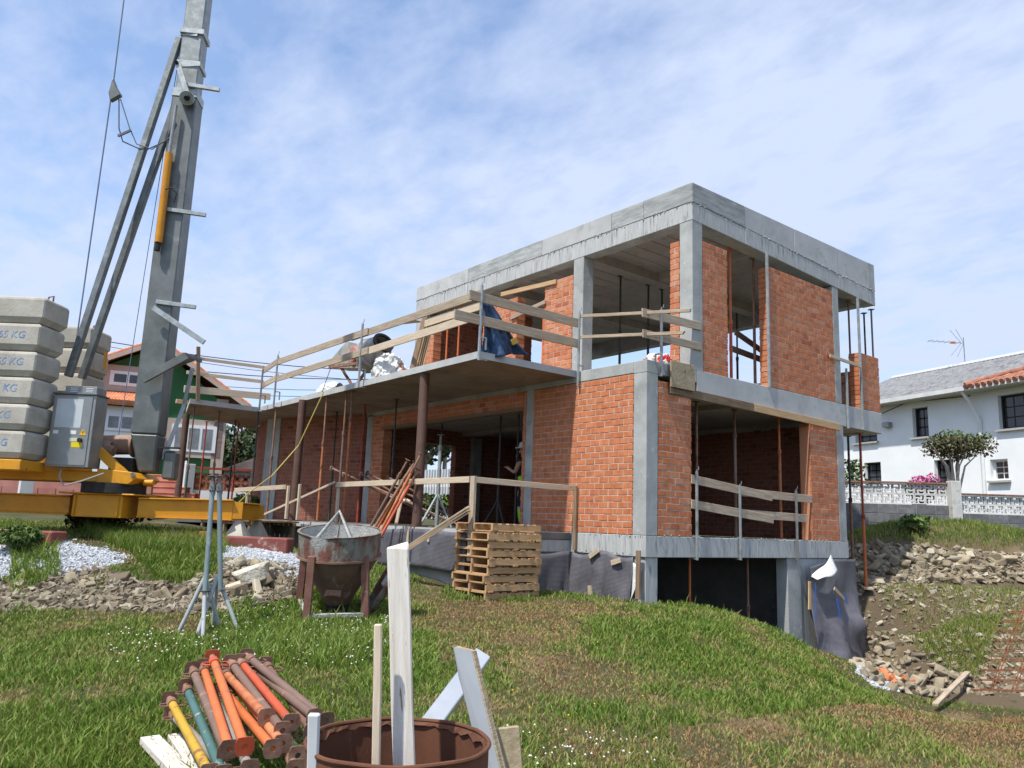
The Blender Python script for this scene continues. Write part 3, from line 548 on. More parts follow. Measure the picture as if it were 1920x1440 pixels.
# ---- lower opening of the right-hand facade
yq = -.055
for px, yt, yb_, nm, m in ((1307, 884, 1050, 'leftmost, beside the brick pier', galv), (1389, 911, 1056, 'middle one', galv), (1496, 920, 1052, 'rightmost one', steel)):
    b_ = onY(px, yb_, yq); t_ = onY(px-2, yt, yq); rail_post((b_[0], yq, -HB-.04), (b_[0], yq, t_[2]), (0, -1, 0), 'thin guardrail post across the wide ground-floor opening, '+nm, GR, m)
for (a, b, nm) in (((1296, 898), (1447, 932), 'upper left grey plank across the wide ground-floor opening, end dropping'), ((1386, 922), (1522, 936), 'upper right grey plank across the wide ground-floor opening'), ((1296, 945), (1450, 974), 'lower left grey plank across the wide ground-floor opening, end dropping'), ((1386, 962), (1513, 972), 'lower right grey plank across the wide ground-floor opening')):
    yy = yq+.035 if 'left' in nm else yq+.062; plank(onY(*a, yy), onY(*b, yy), .15, .025, wood_g, nm, GP, (0, -1, 0), ragged=.01)
# ---- timber edge board and board patch under the first-floor edge
xa, xb = xo(1253, 735), xo(1572, 790)
plank((xa, -.034, 2.475), (xo(1410, 765), -.034, 2.455), .15, .03, wood_d, 'brown formwork board under the slab edge, left length', None, (0, -1, 0)); plank((xo(1410, 765)+.01, -.034, 2.455), (xb, -.034, 2.405), .145, .03, wood_n, 'brown formwork board under the slab edge, right length', None, (0, -1, 0))
P0 = onY(1257, 702, -.08); P1 = onY(1300, 706, -.08); plank((P0[0], -.085, 2.74), (P1[0]+.02, -.085, 2.74), .46, .03, osb, 'mossy square of board fixed over the first-floor slab corner', None, (0, -1, 0), name='board_patch', cat='board')
# ---- first-floor terrace corner
xq = -.06
b_ = onX(1084, 700, xq); t_ = onX(1086, 586, xq); rail_post((xq, b_[1], ZT-.30), (xq, b_[1], t_[2]), (-1, 0, 0), 'galvanised guardrail post where the canopy slab meets the brick corner', GR)
b_ = onY(1240, 700, yq); t_ = onY(1237, 578, yq); rail_post((b_[0], yq, ZT-.26), (b_[0], yq, t_[2]), (0, -1, 0), 'grey guardrail post on the slab corner above the lower corner column', GR, steel)
plank(onX(1086, 593, xq+.04), onX(1295, 582, xq+.04), .055, .035, wood_g, 'upper thin plank along the first-floor terrace edge', GP, (-1, 0, 0)); plank(onX(1086, 632, xq+.04), onX(1282, 624, xq+.04), .055, .035, wood_g, 'lower thin plank along the first-floor terrace edge, split end', GP, (-1, 0, 0), ragged=.03)
plank(onY(1204, 586, yq+.04), onY(1314, 612, yq+.04), .15, .028, wood_g, 'upper short grey plank crossing the upper corner column', GP, (0, -1, 0)); plank(onY(1205, 625, yq+.04), onY(1315, 651, yq+.04), .14, .028, wood_g, 'lower short grey plank crossing the upper corner column', GP, (0, -1, 0))
# ---- canopy, side edge and front edge
ye = YP-.07; xe = -DP-.055
plank(onY(880, 552, ye), onY(1084, 606, ye), .165, .035, wood_g, 'upper grey plank over the side edge of the canopy', GP, (0, -1, 0)); plank(onY(852, 589, ye), onY(1086, 645, ye), .165, .035, wood_g, 'lower grey plank over the side edge of the canopy', GP, (0, -1, 0))
for (a, b, m, nm) in (((902, 551), (660, 633), wood_g, 'upper plank of the canopy front rail, right length'), ((690, 621), (520, 679), wood_g, 'upper plank of the canopy front rail, middle length'), ((524, 675), (493, 696), wood_g, 'upper plank of the canopy front rail, short left end'), ((880, 597), (660, 668), wood_p, 'lower plank of the canopy front rail, right length'), ((690, 657), (517, 711), wood_g, 'lower plank of the canopy front rail, middle length'), ((522, 706), (489, 725), wood_g, 'lower plank of the canopy front rail, short left end'), ((902, 573), (797, 606), wood_p, 'short pale plank between the two canopy front rails beside the blue tarp')):
    of = .045 if 'right' in nm else (.012 if 'middle' in nm else .08); plank(onX(*a, xe+of), onX(*b, xe+of), .15, .028, m, nm, GP, (-1, 0, 0))
for px, yt, yb_, nm, m in ((900, 535, 690, 'tall galvanised guardrail post on the front corner of the canopy', galv), (675, 608, 724, 'galvanised guardrail post in front of the concrete mixer', galv), (516, 667, 760, 'galvanised guardrail post near the inner bend of the canopy', galv), (489, 693, 768, 'thin steel guardrail post right at the inner bend of the canopy', steel)):
    b_ = onX(px-3, yb_, xe); t_ = onX(px+2, yt, xe); rail_post((xe, b_[1], ZC0-.06), (xe, b_[1], t_[2]), (-1, 0, 0), nm, GR, m, .04)
# ---- canopy wing
yw = 11.68
for (a, b, m, t, nm) in (((372, 672), (496, 689), wood_p, .05, 'top rail pole along the canopy wing'), ((350, 698), (494, 716), wood_p, .055, 'middle rail pole along the canopy wing'), ((345, 729), (507, 744), wood_p, .11, 'low toe plank along the canopy wing')):
    plank(onY(*a, yw), onY(*b, yw), t*1.6, .04, m, nm, GP, (0, -1, 0))
plank(onY(372, 650, yw-.04), onY(371, 752, yw-.04), .09, .05, wood_d, 'upright timber post at the outer end of the canopy wing', None, (0, -1, 0), name='timber_post', cat='post')
P = onY(330, 752, 11.9); plank(P, onY(352, 755, 11.9), .1, .06, wood_n, 'short plank end sticking out beyond the canopy wing', None, (0, -1, 0))
# ---- porch timber rail
xp = -DP-.05
def rail(a, b, X, lab, wd=.10, m=wood_p, th=.025): return plank(onX(*a, X), onX(*b, X), wd, th, m, lab, 'porch rail boards', (-1, 0, 0))
def tpost(px, y0, y1, X, lab, wd=.09, m=wood_p):
    a = onX(px, y1, X); b = onX(px+1, y0, X); return plank((X, a[1], a[2]), (X, a[1], b[2]), wd, .05, m, lab, 'porch rail posts', (-1, 0, 0), name='timber_post', cat='post')
rail((630, 909), (880, 899), xp-.04, 'long pale rail board along the porch edge above the bucket'); rail((628, 904), (468, 977), xp-.09, 'thin sloping handrail down beside the wooden platform', .05)
rail((440, 919), (536, 913), xp-.5, 'short pale rail board at the far end of the porch', .10); tpost(536, 911, 973, xp-.46, 'white timber post at the end of the short far rail board', .07); tpost(460, 914, 968, xp-.46, 'slim white timber post close to the end of the yellow crane arm', .06)
tpost(557, 908, 975, xp-.3, 'free-standing white timber post left of the round column', .06); tpost(630, 904, 980, xp, 'white timber post at the top of the sloping handrail', .075); tpost(881, 893, 1052, xp, 'grey timber post at the front corner of the porch', .115, wood_g)
plank(onY(884, 899, YP-.05), onY(1079, 916, YP-.05), .095, .028, wood_p, 'pale rail board from the porch corner across the brick wall', 'porch rail boards', (0, -1, 0))
P = onX(1077, 1032, -.04); T = onX(1079, 911, -.04); plank((-.04, P[1], P[2]), (-.04, P[1], T[2]), .075, .045, wood_d, 'brown timber post nailed to the ground beam in front of the brick wall', None, (-1, 0, 0), name='timber_post', cat='post')
# ---- wooden platform beside the porch
pf = thing('wooden_platform', 'low wooden platform of planks in front of the shaded brick wall', 'platform', (-3.0, 9.5, -.06)); ys = np.linspace(8.1, 11.4, 13)
for k in range(12): plank((-3.45, (ys[k]+ys[k+1])/2, -.03), (-2.30, (ys[k]+ys[k+1])/2, -.03+random.uniform(-.004, .004)), ys[k+1]-ys[k]-.012, .035, wood_d, None, name='deck_board', parent=pf)
for y in (8.2, 9.75, 11.3):
    plank((-3.36, y, -.62), (-3.36, y, -.12), .1, .08, wood_d, None, nor=(-1, 0, 0), name='leg', parent=pf); plank((-2.4, y, -.62), (-2.4, y, -.12), .1, .08, wood_d, None, nor=(-1, 0, 0), name='leg', parent=pf)
for x in (-3.36, -2.4): plank((x, 8.1, -.085), (x, 11.4, -.085), .06, .07, wood_d, None, nor=(0, 0, 1), name='joist', parent=pf)
# ---- props under the canopy
PG = 'steel props under the canopy'
UC = [(365, 763, p_dk, p_br, .45, 'prop with dark green head under the canopy wing, next to its round column'), (412, 771, p_br, rust, .5, 'brown prop in the middle of the canopy wing'), (442, 788, p_dg, p_dg, .5, 'near-black prop at the back of the canopy wing'), (448, 793, p_rd, p_rd, .4, 'red prop at the back of the canopy wing'), (485, 772, p_dg, p_dk, .6, 'dark prop right under the inner bend of the canopy'), (518, 764, rust, rust, .55, 'thin rusty prop in front of the shaded wall corner'), (613, 743, rust_o, rust, .62, 'rusty prop with wing handle, first right of the middle round column'), (632, 772, p_dk, p_dg, .5, 'slim dark green prop close to the shaded brick wall'), (650, 735, p_br, rust, .68, 'grey-brown prop, left of a close pair under the canopy'), (661, 733, rust_o, rust, .78, 'orange-brown prop, right of a close pair under the canopy'), (685, 758, p_rd, p_rd, .7, 'bright red prop left of the wide dark opening'), (744, 748, p_dg, p_dg, .6, 'black prop in front of the wide dark opening'), (390, 800, p_rd, p_rd, .6, 'thin red prop in front of the green house window')]
for (px, py, mo, mi, t, lab) in UC:
    P = onZ(px, py, ZC0); zb_ = .0 if P[1] < 11.8 and P[0] > -2.24 else -.005
    if px == 390: P = onZ(388, 790, ZC0)
    prop((P[0], P[1], zb_), (P[0], P[1], ZC0-.002), mo, mi, lab, PG, t, .027)
IG = 'props inside the house'
for (X, Y, m, lab) in ((.9, 7.4, p_dg, 'dark prop inside the wide opening, far left'), (1.0, 5.2, p_dg, 'dark prop inside the wide opening, behind the grey tripod prop'), (.7, 4.2, p_dg, 'dark prop inside the wide opening, left of the worker')): prop((X, Y, 0), (X, Y, ZSB+.1), m, m, lab, IG, .6, .026)
P = onX(932, 985, .9); prop((P[0], P[1], 0), (P[0], P[1], 2.1), p_dg, p_dg, 'dark tripod prop standing in the doorway beside the worker', IG, .7, .024, tri=.4)
for (px, X0, mo, mi, t, lab) in ((1307, .38, rust, rust, .5, 'rusty prop in the wide ground-floor opening beside the left brick pier'), (1380, .45, p_br, rust, .8, 'brown prop in the middle of the wide ground-floor opening'), (1465, .40, rust_o, p_or, .72, 'orange rusty prop in the right part of the wide ground-floor opening')):
    P = onY(px, 1005, X0); prop((P[0], X0, 0), (P[0], X0, ZSB+.0), mo, mi, lab, IG, t, .03)
for (px, py, m, lab) in ((1293, 1080, p_or, 'orange prop in the black basement opening'), (1402, 1100, rust, 'rusty prop in the black basement opening')):
    P = onY(px, py, .5); prop((P[0], .5, -2.75), (P[0], .5, -.31), m, m, lab, 'props in the basement opening', .6, .03)
UGP = 'props on the upper floor'
for (px, py, Yq, mo, mi, t, lab) in ((1371, 690, .35, p_ro, p_or, .45, 'orange prop beside the narrow upper brick pier'), (1416, 715, .40, rust, rust, .5, 'rusty prop between the two upper brick piers')):
    P = onY(px, py, Yq); prop((P[0], Yq, ZT), (P[0], Yq, 5.70), mo, mi, lab, UGP, t, .03)
for (px, py, Yq, zt, m, m2, lab) in ((1597, 735, .25, 5.49, rust_o, rust, 'rusty prop on the balcony next to the slim column'), (1636, 640, .22, 5.5, galv, galv_d, 'grey prop behind the balcony brick stub, right'), (1622, 640, .5, 5.5, p_dg, p_dg, 'dark blue-black prop behind the balcony brick stub, left')):
    P = onY(px, py, Yq); prop((P[0], Yq, ZT), (P[0], Yq, zt), m, m2, lab, UGP, .5, .028)
for (px, py, lab) in ((1241, 640, 'red prop far inside the open upper floor'), (1162, 650, 'dark prop far inside the open upper floor, left'), (1215, 650, 'dark prop far inside the open upper floor, right'), (1370+12, 640, 'dark prop at the back of the upper floor beyond the brick pier')):
    P = onY(px, py, 3.6 if px < 1300 else 3.3); prop((P[0], P[1], ZT), (P[0], P[1], 5.92), p_rd if 'red' in lab else p_dg, p_dg, lab, UGP, .55, .03)
for (px, py, lab) in ((846, 640, 'bright orange prop in the dark upper window opening, left'), (862, 632, 'bright orange prop in the dark upper window opening, right')):
    P = onX(px-(8 if px == 846 else 2), py, XU+.3); prop((P[0], P[1], ZT), (P[0], P[1], 5.72), p_or, p_or, lab, UGP, .35, .035)
for (px, lab) in ((1443, 'pale metal stud at the edge of the large upper brick pier'), (1613, 'pale metal stud beside the balcony brick stub')):
    P = onY(px, 650, -.03); tag(MB().bar((P[0]-.03, -.028, ZT+.02 if px < 1500 else ZSB), (P[0]-.03, -.028, 5.68 if px < 1500 else 5.5), .035, .05, up=V(0, 1, 0)).build('metal_stud', galv), lab, 'metal stud')
P = onY(1586, 700, -.03); tag(MB().bar((P[0]+.02, -.03, ZSB-.04), (P[0]+.02, -.03, 3.75), .04, .04, up=V(0, 1, 0)).build('guardrail_post', galv), 'bare guardrail post on the balcony edge beside the slim column', 'guardrail post')
plank(onY(1556, 667, -.06), onY(1614, 687, -.06), .07, .03, wood_p, 'pale plank across the balcony opening', GP, (0, -1, 0))
# balcony support props at the right
for (px, py, m, m2, t, lab) in ((1590, 818, rust, p_dg, .55, 'dark rusty prop holding the balcony, further one'), (1612, 812, p_or, p_rd, .45, 'orange and red prop holding the balcony, nearer one')):
    P = onZ(px, py, ZSB); z = g1(P[0], P[1]); prop((P[0], P[1], z+.03), (P[0], P[1], ZSB), m, m2, lab, 'props under the balcony', t, .035)
    plank((P[0]-.2, P[1]-.16, z+.0), (P[0]+.2, P[1]+.16, z+.02), .2, .05, wood_g, 'plank pad under the foot of the '+('dark rusty' if px == 1590 else 'orange')+' balcony prop')
# door planks and X-brace on the upper left facade
plank(onX(940, 552, XU-.03), onX(1043, 528, XU-.03), .10, .04, wood_n, 'timber lintel plank over the upper door opening', None, (-1, 0, 0)); plank(onX(958, 596, XU-.04), onX(1022, 566, XU-.04), .09, .03, wood_g, 'slanting plank nailed across the upper door opening', None, (-1, 0, 0))
for (a, b, lab) in (((1378, 622), (1443, 668), 'upper slanting plank across the upper opening between brick piers'), ((1368, 652), (1443, 680), 'lower slanting plank across the upper opening between brick piers')): plank(onY(*a, .9), onY(*b, .9), .13, .03, wood_d, lab, GP, (0, -1, 0))
tag(MB().box((XU+.02, y1+.02, ZT+.01), (XU+.06, y1+.07, ZT+2.0)).build('metal_stud', p_or), 'orange upright stud in the upper door opening', 'metal stud')
# leaning bundle of props by the round column, and fallen props
for k, (a, b, m) in enumerate((((688, 1000), (765, 862), p_br), ((700, 1005), (772, 872), p_or), ((708, 1008), (790, 850), rust_o), ((694, 1003), (778, 866), rust), ((714, 1006), (784, 880), p_ro))):
    nm = ('brown', 'orange', 'rusty orange', 'rusty dark', 'red-orange')[k]; prop(onX(*a, -2.72-.05*k), onX(*b, -2.28), m, rust, nm+' steel prop leaning in the bundle against the round column', 'leaning props', .8, .026, plate=.05)
for k, (a, b) in enumerate((((622, 878), (862, 985)), ((645, 890), (800, 962)), ((676, 889), (830, 975)), ((688, 887), (850, 970)), ((727, 895), (840, 955)))):
    prop(onX(*a, -1.95+.12*k), onX(*b, -.9+.1*k), rust, p_br, ('topmost', 'second', 'third', 'fourth', 'lowest right')[k]+' rusty prop lying slanted behind the porch rail, pale end plate towards the viewer', 'slanted props on the porch', .6, .024, plate=.055, pm=wood_p if k < 3 else None)
P = onX(818, 985, -1.5); prop((P[0], P[1], 0), (P[0], P[1], onX(829, 815, -1.5)[2]), galv, galv_d, 'pale galvanised tripod prop standing on the porch', None, .86, .032, tri=.9)
plank(onX(742, 985, -1.9), onX(762, 895, -1.6), .09, .03, wood_g, 'grey plank standing on end behind the leaning props', None, (-1, 0, 0))
P0 = onD(700, 1062, 11.9)
for k in range(3): plank(onX(752, 1040, -2.95)+V(-.0, 0, .035*k), onX(880, 960, -2.42)+V(-.02*k, 0, .035*k), .14, .03, (wood_g, wood_n, wood_p)[k], ('bottom', 'middle', 'top')[k]+' plank of the stack leaning on the porch corner', 'leaning planks', (-.3, 0, 1))

# ================================================================ DRAINAGE MEMBRANE
def sheet(name, f, nu, nv, mat, label, th=.006):
    P = [np.asarray(f(i/(nu-1), j/(nv-1))) for j in range(nv) for i in range(nu)]; F = [(j*nu+i, j*nu+i+1, (j+1)*nu+i+1, (j+1)*nu+i) for j in range(nv-1) for i in range(nu-1)]
    o = MB().add(P, F).build(name, mat, smooth=True, fix=False); m = o.modifiers.new('solid', 'SOLIDIFY'); m.thickness = th
    return tag(o, label, 'membrane') if label else o
def wob(a, b, s): return .5*math.sin(a*s+1.3)*math.cos(b*s*.7)+.3*math.sin(a*s*2.3+b*3)
sheet('drainage_membrane', lambda u, v: (-.035-.13*abs(wob(u*7, v, 1.3))*(.25+v), 1.66-u*1.43, -.325-.05*math.sin(u*9)*(1-v)-v*.85), 40, 12, memb, 'rippled grey dimple membrane on the wall base under the brick wall')
sheet('drainage_membrane', lambda u, v: (-DP+.05+u*(DP-.08), YQ-.01-.10*abs(wob(u*6, v, 1.5))*(.2+v), -.35-.03*math.sin(u*11)-v*.8), 40, 10, memb, 'crumpled membrane on the porch end behind the pallet stack')
sheet('drainage_membrane', lambda u, v: (-.035-.10*v*v*u, .27-u*.22+v*u*.2, -.42-v*.7-.10*u*(1-v)), 8, 10, plast_w, 'pale curled flap of membrane at the lower house corner')
sheet('drainage_membrane', lambda u, v: (-DP-.015-.05*abs(wob(u*14, v, 1.2)), 8.05-u*6.25, -.05-.02*math.sin(u*14)-v*.66), 50, 10, memb, 'flat dark dimple membrane along the porch edge')
sheet('drainage_membrane', lambda u, v: (-2.52+.12*u, 9.2+.0*v+u*.8, -.1-v*.5), 6, 6, memb, 'small membrane sheet standing under the wooden platform')
def bag(u, v):
    x = xpl+.02+u*(W-xpl+.07)+.10*v*u; bul = .10+.34*v*v+.16*math.sin(u*5.2)*v+.05*math.sin(u*13+v*4)*v+.26*math.exp(-((u-.8)**2/.02+(v-.62)**2/.02)); y = -.0-bul; z = -.50+(.28*u if u < .5 else .14)-v*2.05
    if u < .46 and v < .12: y -= .16*(.46-u)
    return (x, y, z)
sheet('drainage_membrane', bag, 44, 40, memb, 'big bulging grey membrane sheet hanging at the right end of the house')
sheet('drainage_membrane', lambda u, v: (xpl+.03+u*.75, -.17-.14*v-.05*math.sin(u*3), -.68+u*.40-v*(.06+.30*u*(1-.2*u))+.02*math.sin(u*7)), 12, 8, plast_w, 'white folded-over top edge of the hanging membrane')
for (px, py, px2, py2, Y, m, lab) in ((1518, 1090, 1518, 1143, -.36, wood_n, 'upright batten pinning the big hanging membrane'), (1564, 1103, 1584, 1124, -.42, wood_g, 'slanting wood scrap pinned on the big hanging membrane')):
    plank(onY(px, py, Y), onY(px2, py2, Y), .075, .025, m, lab, None, (0, -1, 0), name='batten', cat='batten')
for (a, b, Y, wd, lab) in (((1529, 1092), (1530, 1164), -.38, .022, 'thin blue strip hanging on the big membrane'), ((1569, 1122), (1576, 1160), -.47, .05, 'torn blue plastic strip on the membrane bulge'), ((1583, 1112), (1589, 1132), -.44, .035, 'small blue scrap beside the slanting wood scrap')):
    tag(MB().bar(onY(*a, Y), onY(*b, Y), .004, wd, up=V(1, 0, 0)).build('blue_strip', blue_p), lab, 'plastic strip')
for (px, py, px2, py2, lab) in ((1024, 1049, 1050, 1051, 'flat wood scrap nailed to the wall membrane, left'), (1105, 1044, 1122, 1031, 'tilted wood scrap nailed to the wall membrane, middle'), (1146, 1056, 1163, 1050, 'small wood scrap nailed to the wall membrane, right')): plank(onX(px, py, -.1), onX(px2, py2, -.1), .085, .025, wood_g, lab, 'wood scraps', (-1, 0, 0), name='wood_scrap', cat='wood scrap')
plank(onX(1197, 1032, -.09), onX(1196, 1124, -.12), .085, .035, wood_d, 'brown upright batten at the membrane end by the lower house corner', None, (-1, 0, 0), name='batten', cat='batten')
plank(onX(1106, 1098, -.2), onX(1107, 1118, -.2), .09, .03, wood_g, 'short wood stake in the grass against the wall membrane', None, (-1, 0, 0), name='wood_stake', cat='stake')
for (px, y0, y1_, lab) in ((765, 988, 1022, 'pale vertical batten on the porch membrane'), (804, 1004, 1016, 'tiny pale wood scrap on the porch membrane')): plank(onX(px, y0, -DP-.06), onX(px-1, y1_, -DP-.06), .06, .025, wood_p, lab, None, (-1, 0, 0), name='batten', cat='batten')

# ================================================================ ON THE CANOPY
mxr = thing('concrete_mixer', 'dirty concrete mixer with tilted drum on the canopy slab', 'concrete mixer', (-1.5, 5.9, ZC1)); Xm = -1.45
c0 = onX(700, 668, Xm); ax = nrm(V(.0, -.88, .48)); c0 = c0+V(0, 0, .02)
mixg = M('mixer_grey', (.26, .255, .23), (.40, .39, .36), 5, .8, spot=((.14, .13, .11), 4, .55, .7))
MB().lathe([(.0, -.42), (.20, -.42), (.38, -.12), (.40, .06), (.36, .16), (.22, .46), (.24, .48), (.20, .46), (.3, .12), (.0, -.1)], c0, 28, ax).build('drum', mixg, mxr, smooth=True); MB().lathe([(.405, .02), (.42, .02), (.42, .08), (.405, .08)], c0, 28, ax, True).build('drum_band', crust, mxr)
MB().lathe([(.19, .45), (.25, .45), (.25, .50), (.19, .50)], c0, 24, ax, True).build('drum_rim', black, mxr)
wc = onX(663, 664, Xm-.1); MB().lathe([(0, -.03), (.17, -.03), (.19, 0), (.17, .03), (0, .03)], wc, 20, V(-1, 0, 0)).build('motor_disc', M('faded_red', (.42, .17, .14), (.5, .22, .18), 5, .7), mxr, smooth=True)
MB().prism([onX(620, 690, Xm-.05), onX(622, 672, Xm-.05), onX(650, 640, Xm-.05), onX(668, 644, Xm-.05), onX(690, 690, Xm-.05)], (.5, 0, 0)).build('motor_cover', mixg, mxr)
MB().bar(onX(618, 688, Xm-.15), onX(745, 672, Xm-.15), .06, .07).bar(onX(640, 690, Xm), onX(660, 722, Xm), .05, .05).bar(onX(690, 690, Xm), onX(668, 722, Xm), .05, .05).bar(onX(730, 680, Xm+.3), onX(738, 712, Xm+.3), .05, .05).build('frame', rust, mxr)
wb = onX(637, 718, Xm-.15); MB().lathe([(.06, -.03), (.13, -.035), (.15, 0), (.13, .035), (.06, .03)], (Xm-.15, wb[1], ZC1+.15), 20, V(1, 0, 0), True).build('wheel', M('rubber', (.02, .02, .02), (.05, .048, .045), 6, .85), mxr, smooth=True)
def bundle(name, c, s, mat, label, cat, seed=1, rough=.13):
    bm = bmesh.new(); bmesh.ops.create_icosphere(bm, subdivisions=5, radius=1); r = random.Random(seed); ph = [[r.uniform(0, 6) for _ in range(3)]+[r.uniform(1.5, 4)*1.22**q for _ in range(3)] for q in range(14)]
    for v in bm.verts:
        k = 1+rough*sum(math.sin(p[3]*v.co.x+p[0])*math.sin(p[4]*v.co.y+p[1])*math.sin(p[5]*v.co.z+p[2])/(1+i*.22) for i, p in enumerate(ph))
        v.co = Vector((v.co.x*k*s[0], v.co.y*k*s[1], max(v.co.z*k*s[2], -s[2]*.55)))
    me = bpy.data.meshes.new(name); bm.to_mesh(me); bm.free(); o = finish(me, name, mat, None, True); me.polygons.foreach_set('use_smooth', [True]*len(me.polygons)); o.location = tuple(c); return tag(o, label, cat)
P = onX(727, 690, -1.9); bundle('plastic_sheeting', (P[0], P[1], ZC1+.17), (.22, .50, .36), plast_w, 'crumpled translucent plastic sheeting in front of the concrete mixer', 'plastic sheet', 3)
P = onX(768, 690, -1.4); bundle('plastic_sheeting', (P[0], P[1], ZC1+.1), (.25, .55, .2), plast_w, 'loose white plastic sheeting around the stacked boards', 'plastic sheet', 5)
P = onX(625, 712, -.9); bundle('white_sack', (P[0], P[1], ZC1+.2), (.4, .38, .42), plast_w, 'full white sack behind the mixer wheel', 'sack', 8, .1)
P = onX(598, 722, -1.2); bundle('white_sack', (P[0], P[1], ZC1+.06), (.3, .5, .2), plast_w, 'low white sack at the left of the mixer', 'sack', 11, .15)
for k in range(5):
    b = onX(771+4*k, 690, -1.9+.04*k); plank((b[0], b[1], ZC1), (b[0]+.25, b[1]+.02*k, onX(775+4*k, 600+3*k, -1.65)[2]), .10, .028, (wood_d, wood_n, wood_d)[k % 3], ('first', 'second', 'third', 'fourth', 'fifth')[k]+' board from the left in the upright stack on the canopy', 'upright boards on the canopy', (-.6, -.6, 0))
plank(onX(746, 606, -1.7), onX(783, 602, -1.7), .16, .03, osb, 'short board laid across the top of the upright stack', None, (0, 0, 1))
plank(onX(787, 655, -1.7), (-1.7, yo(793, 679, -1.7), ZC1+.02), .04, .02, rust_o, 'thin rusty bar leaning beside the upright boards', None, (-1, 0, 0), name='steel_bar', cat='bar')
tag(MB().box((-1.9, yo(755, 700, -1.9), ZC1), (-1.75, yo(745, 700, -1.9), ZC1+.16)).box((-1.9, yo(748, 700, -1.9), ZC1+.161), (-1.8, yo(745, 700, -1.9), ZC1+.3)).build('brick_pieces', brick_m), 'small pile of orange brick pieces on the canopy edge', 'bricks')
Xt = -1.95
def tf(u, v):   # tarp hung over the plank corner
    a = onY(905+u*18, 568+u*4, YP+.05); b = onY(905+u*82, 664+u*5, YP-.0); p = a*(1-v)+b*v; return p+V(.0, -.09*math.sin(u*9+v*4)*v-.05*math.sin(u*21)*v, -.05*math.sin(u*6)*v)
o = sheet('blue_tarp', tf, 36, 24, tarp, None); tag(o, 'dark blue tarpaulin hanging from the plank at the canopy corner', 'tarpaulin')
tag(MB().obox(onY(964, 640, YP-.12), (nrm(V(1, 0, .6)), V(0, 1, 0), nrm(V(-.6, 0, 1))), (.07, .01, .05)).build('yellow_scrap', p_ye), 'small yellow scrap on the blue tarpaulin', 'scrap')
P = onY(1232, 672, .5); bundle('striped_bag', (P[0], P[1], ZT+.1), (.28, .3, .2), M('red_white_bag', (.6, .6, .58), (.5, .03, .03), 5, .6, ramp=(.52, .54)), 'crumpled red and white bag on the terrace corner', 'bag', 21, .1)
# yellow hose from the canopy to the crane arm
tag(MB().path([onX(607, 735, -DP-.09), onX(560, 835, -2.6), onX(510, 892, -3.1), onX(465, 925, -3.4), onX(425, 965, -3.7)], .012, 6).build('yellow_hose', M('hose_yellow', (.55, .46, .10), (.6, .5, .14), 5, .6)), 'long yellow hose stretched from the canopy down to the crane arm', 'hose')
tag(MB().path([onX(620, 690, -2.2), onX(611, 715, -2.29), onX(604, 735, -2.3)], .008, 5).build('black_cable', black), 'thin black cable over the canopy edge left of the mixer', 'cable')
# ================================================================ CRANE
DC = 13.5
def cp(px, py, D=DC): return onD(px, py, D)
zt_ = lambda px, py, D=DC: float(onD(px, py, D)[2])
def latD(px, D): P = onD(px, 900, D); return (P-CAM)@RH
def LDz(l, D, z): p = CAM+RH*l+FW*D; return V(p[0], p[1], z)
crane = thing('tower_crane', 'self-erecting tower crane with galvanised mast on a yellow base', 'crane', LDz(latD(215, DC), DC, g1(*LDz(latD(215, DC), DC, 0)[:2])))
def cb_(l0, l1, d0, d1, z0, z1, name, mat, parent=None, bevel=.01): return MB().obox(LDz((l0+l1)/2, (d0+d1)/2, (z0+z1)/2), (RH, FW, UP), ((l1-l0)/2, (d1-d0)/2, (z1-z0)/2)).build(name, mat, parent or crane, bevel=bevel)
# base arms (I-beams, tapered), hub, feet
lc = latD(205, DC); za0, za1 = zt_(200, 968), zt_(200, 931)
def arm(l0, d0, l1, d1, h0, h1, zb, lab=None):
    p0, p1 = LDz(l0, d0, 0), LDz(l1, d1, 0); a = nrm(p1-p0); n = np.cross(UP, a); mb = MB(); w2 = .17
    for (t0, t1, wd) in ((0, .025, w2), (1, 1, w2)): pass
    def sl(z0a, z1a, z0b, z1b, wd): mb.add([p0+n*wd+UP*z0a, p0-n*wd+UP*z0a, p0-n*wd+UP*z1a, p0+n*wd+UP*z1a, p1+n*wd+UP*z0b, p1-n*wd+UP*z0b, p1-n*wd+UP*z1b, p1+n*wd+UP*z1b], [(0, 1, 2, 3), (7, 6, 5, 4), (0, 4, 5, 1), (1, 5, 6, 2), (2, 6, 7, 3), (3, 7, 4, 0)])
    sl(zb, zb+.025, zb, zb+.025, w2); sl(zb+h0-.025, zb+h0, zb+h1-.025, zb+h1, w2); sl(zb+.026, zb+h0-.026, zb+.026, zb+h1-.026, .115)
    b = mb.build('base_arm', yel, crane, bevel=.005)
    e = p1+a*.09; MB().bar(p1+a*.004+UP*(zb+h1*.5), p1+a*.16+UP*(zb+h1*.5), .22, h1*.8).build('arm_end', yel, b); return p1+a*.12
lr = latD(444, DC+.5)
ends = [arm(lc+.55, DC, lr, DC+.45, za1-za0, .36, za0), arm(lc-.55, DC, lc-3.4, DC+.1, za1-za0, .33, za0), arm(lc+.3, DC+.4, lc+1.5, DC+3.2, .4, .34, za0), arm(lc-.3, DC+.4, lc-1.6, DC+3.2, .4, .34, za0)]
cb_(lc-.40, lc+.42, DC-.32, DC+.45, za0-.02, za1+.02, 'hub', yel); cb_(lc-.62, lc+.62, DC-.38, DC+.5, za1+.022, za1+.05, 'hub_plate', yel); cb_(lc-.36, lc-.34, DC-.36, DC-.322, za0, za1, 'stiffener', yel); cb_(lc+.35, lc+.37, DC-.36, DC-.322, za0, za1, 'stiffener', yel)
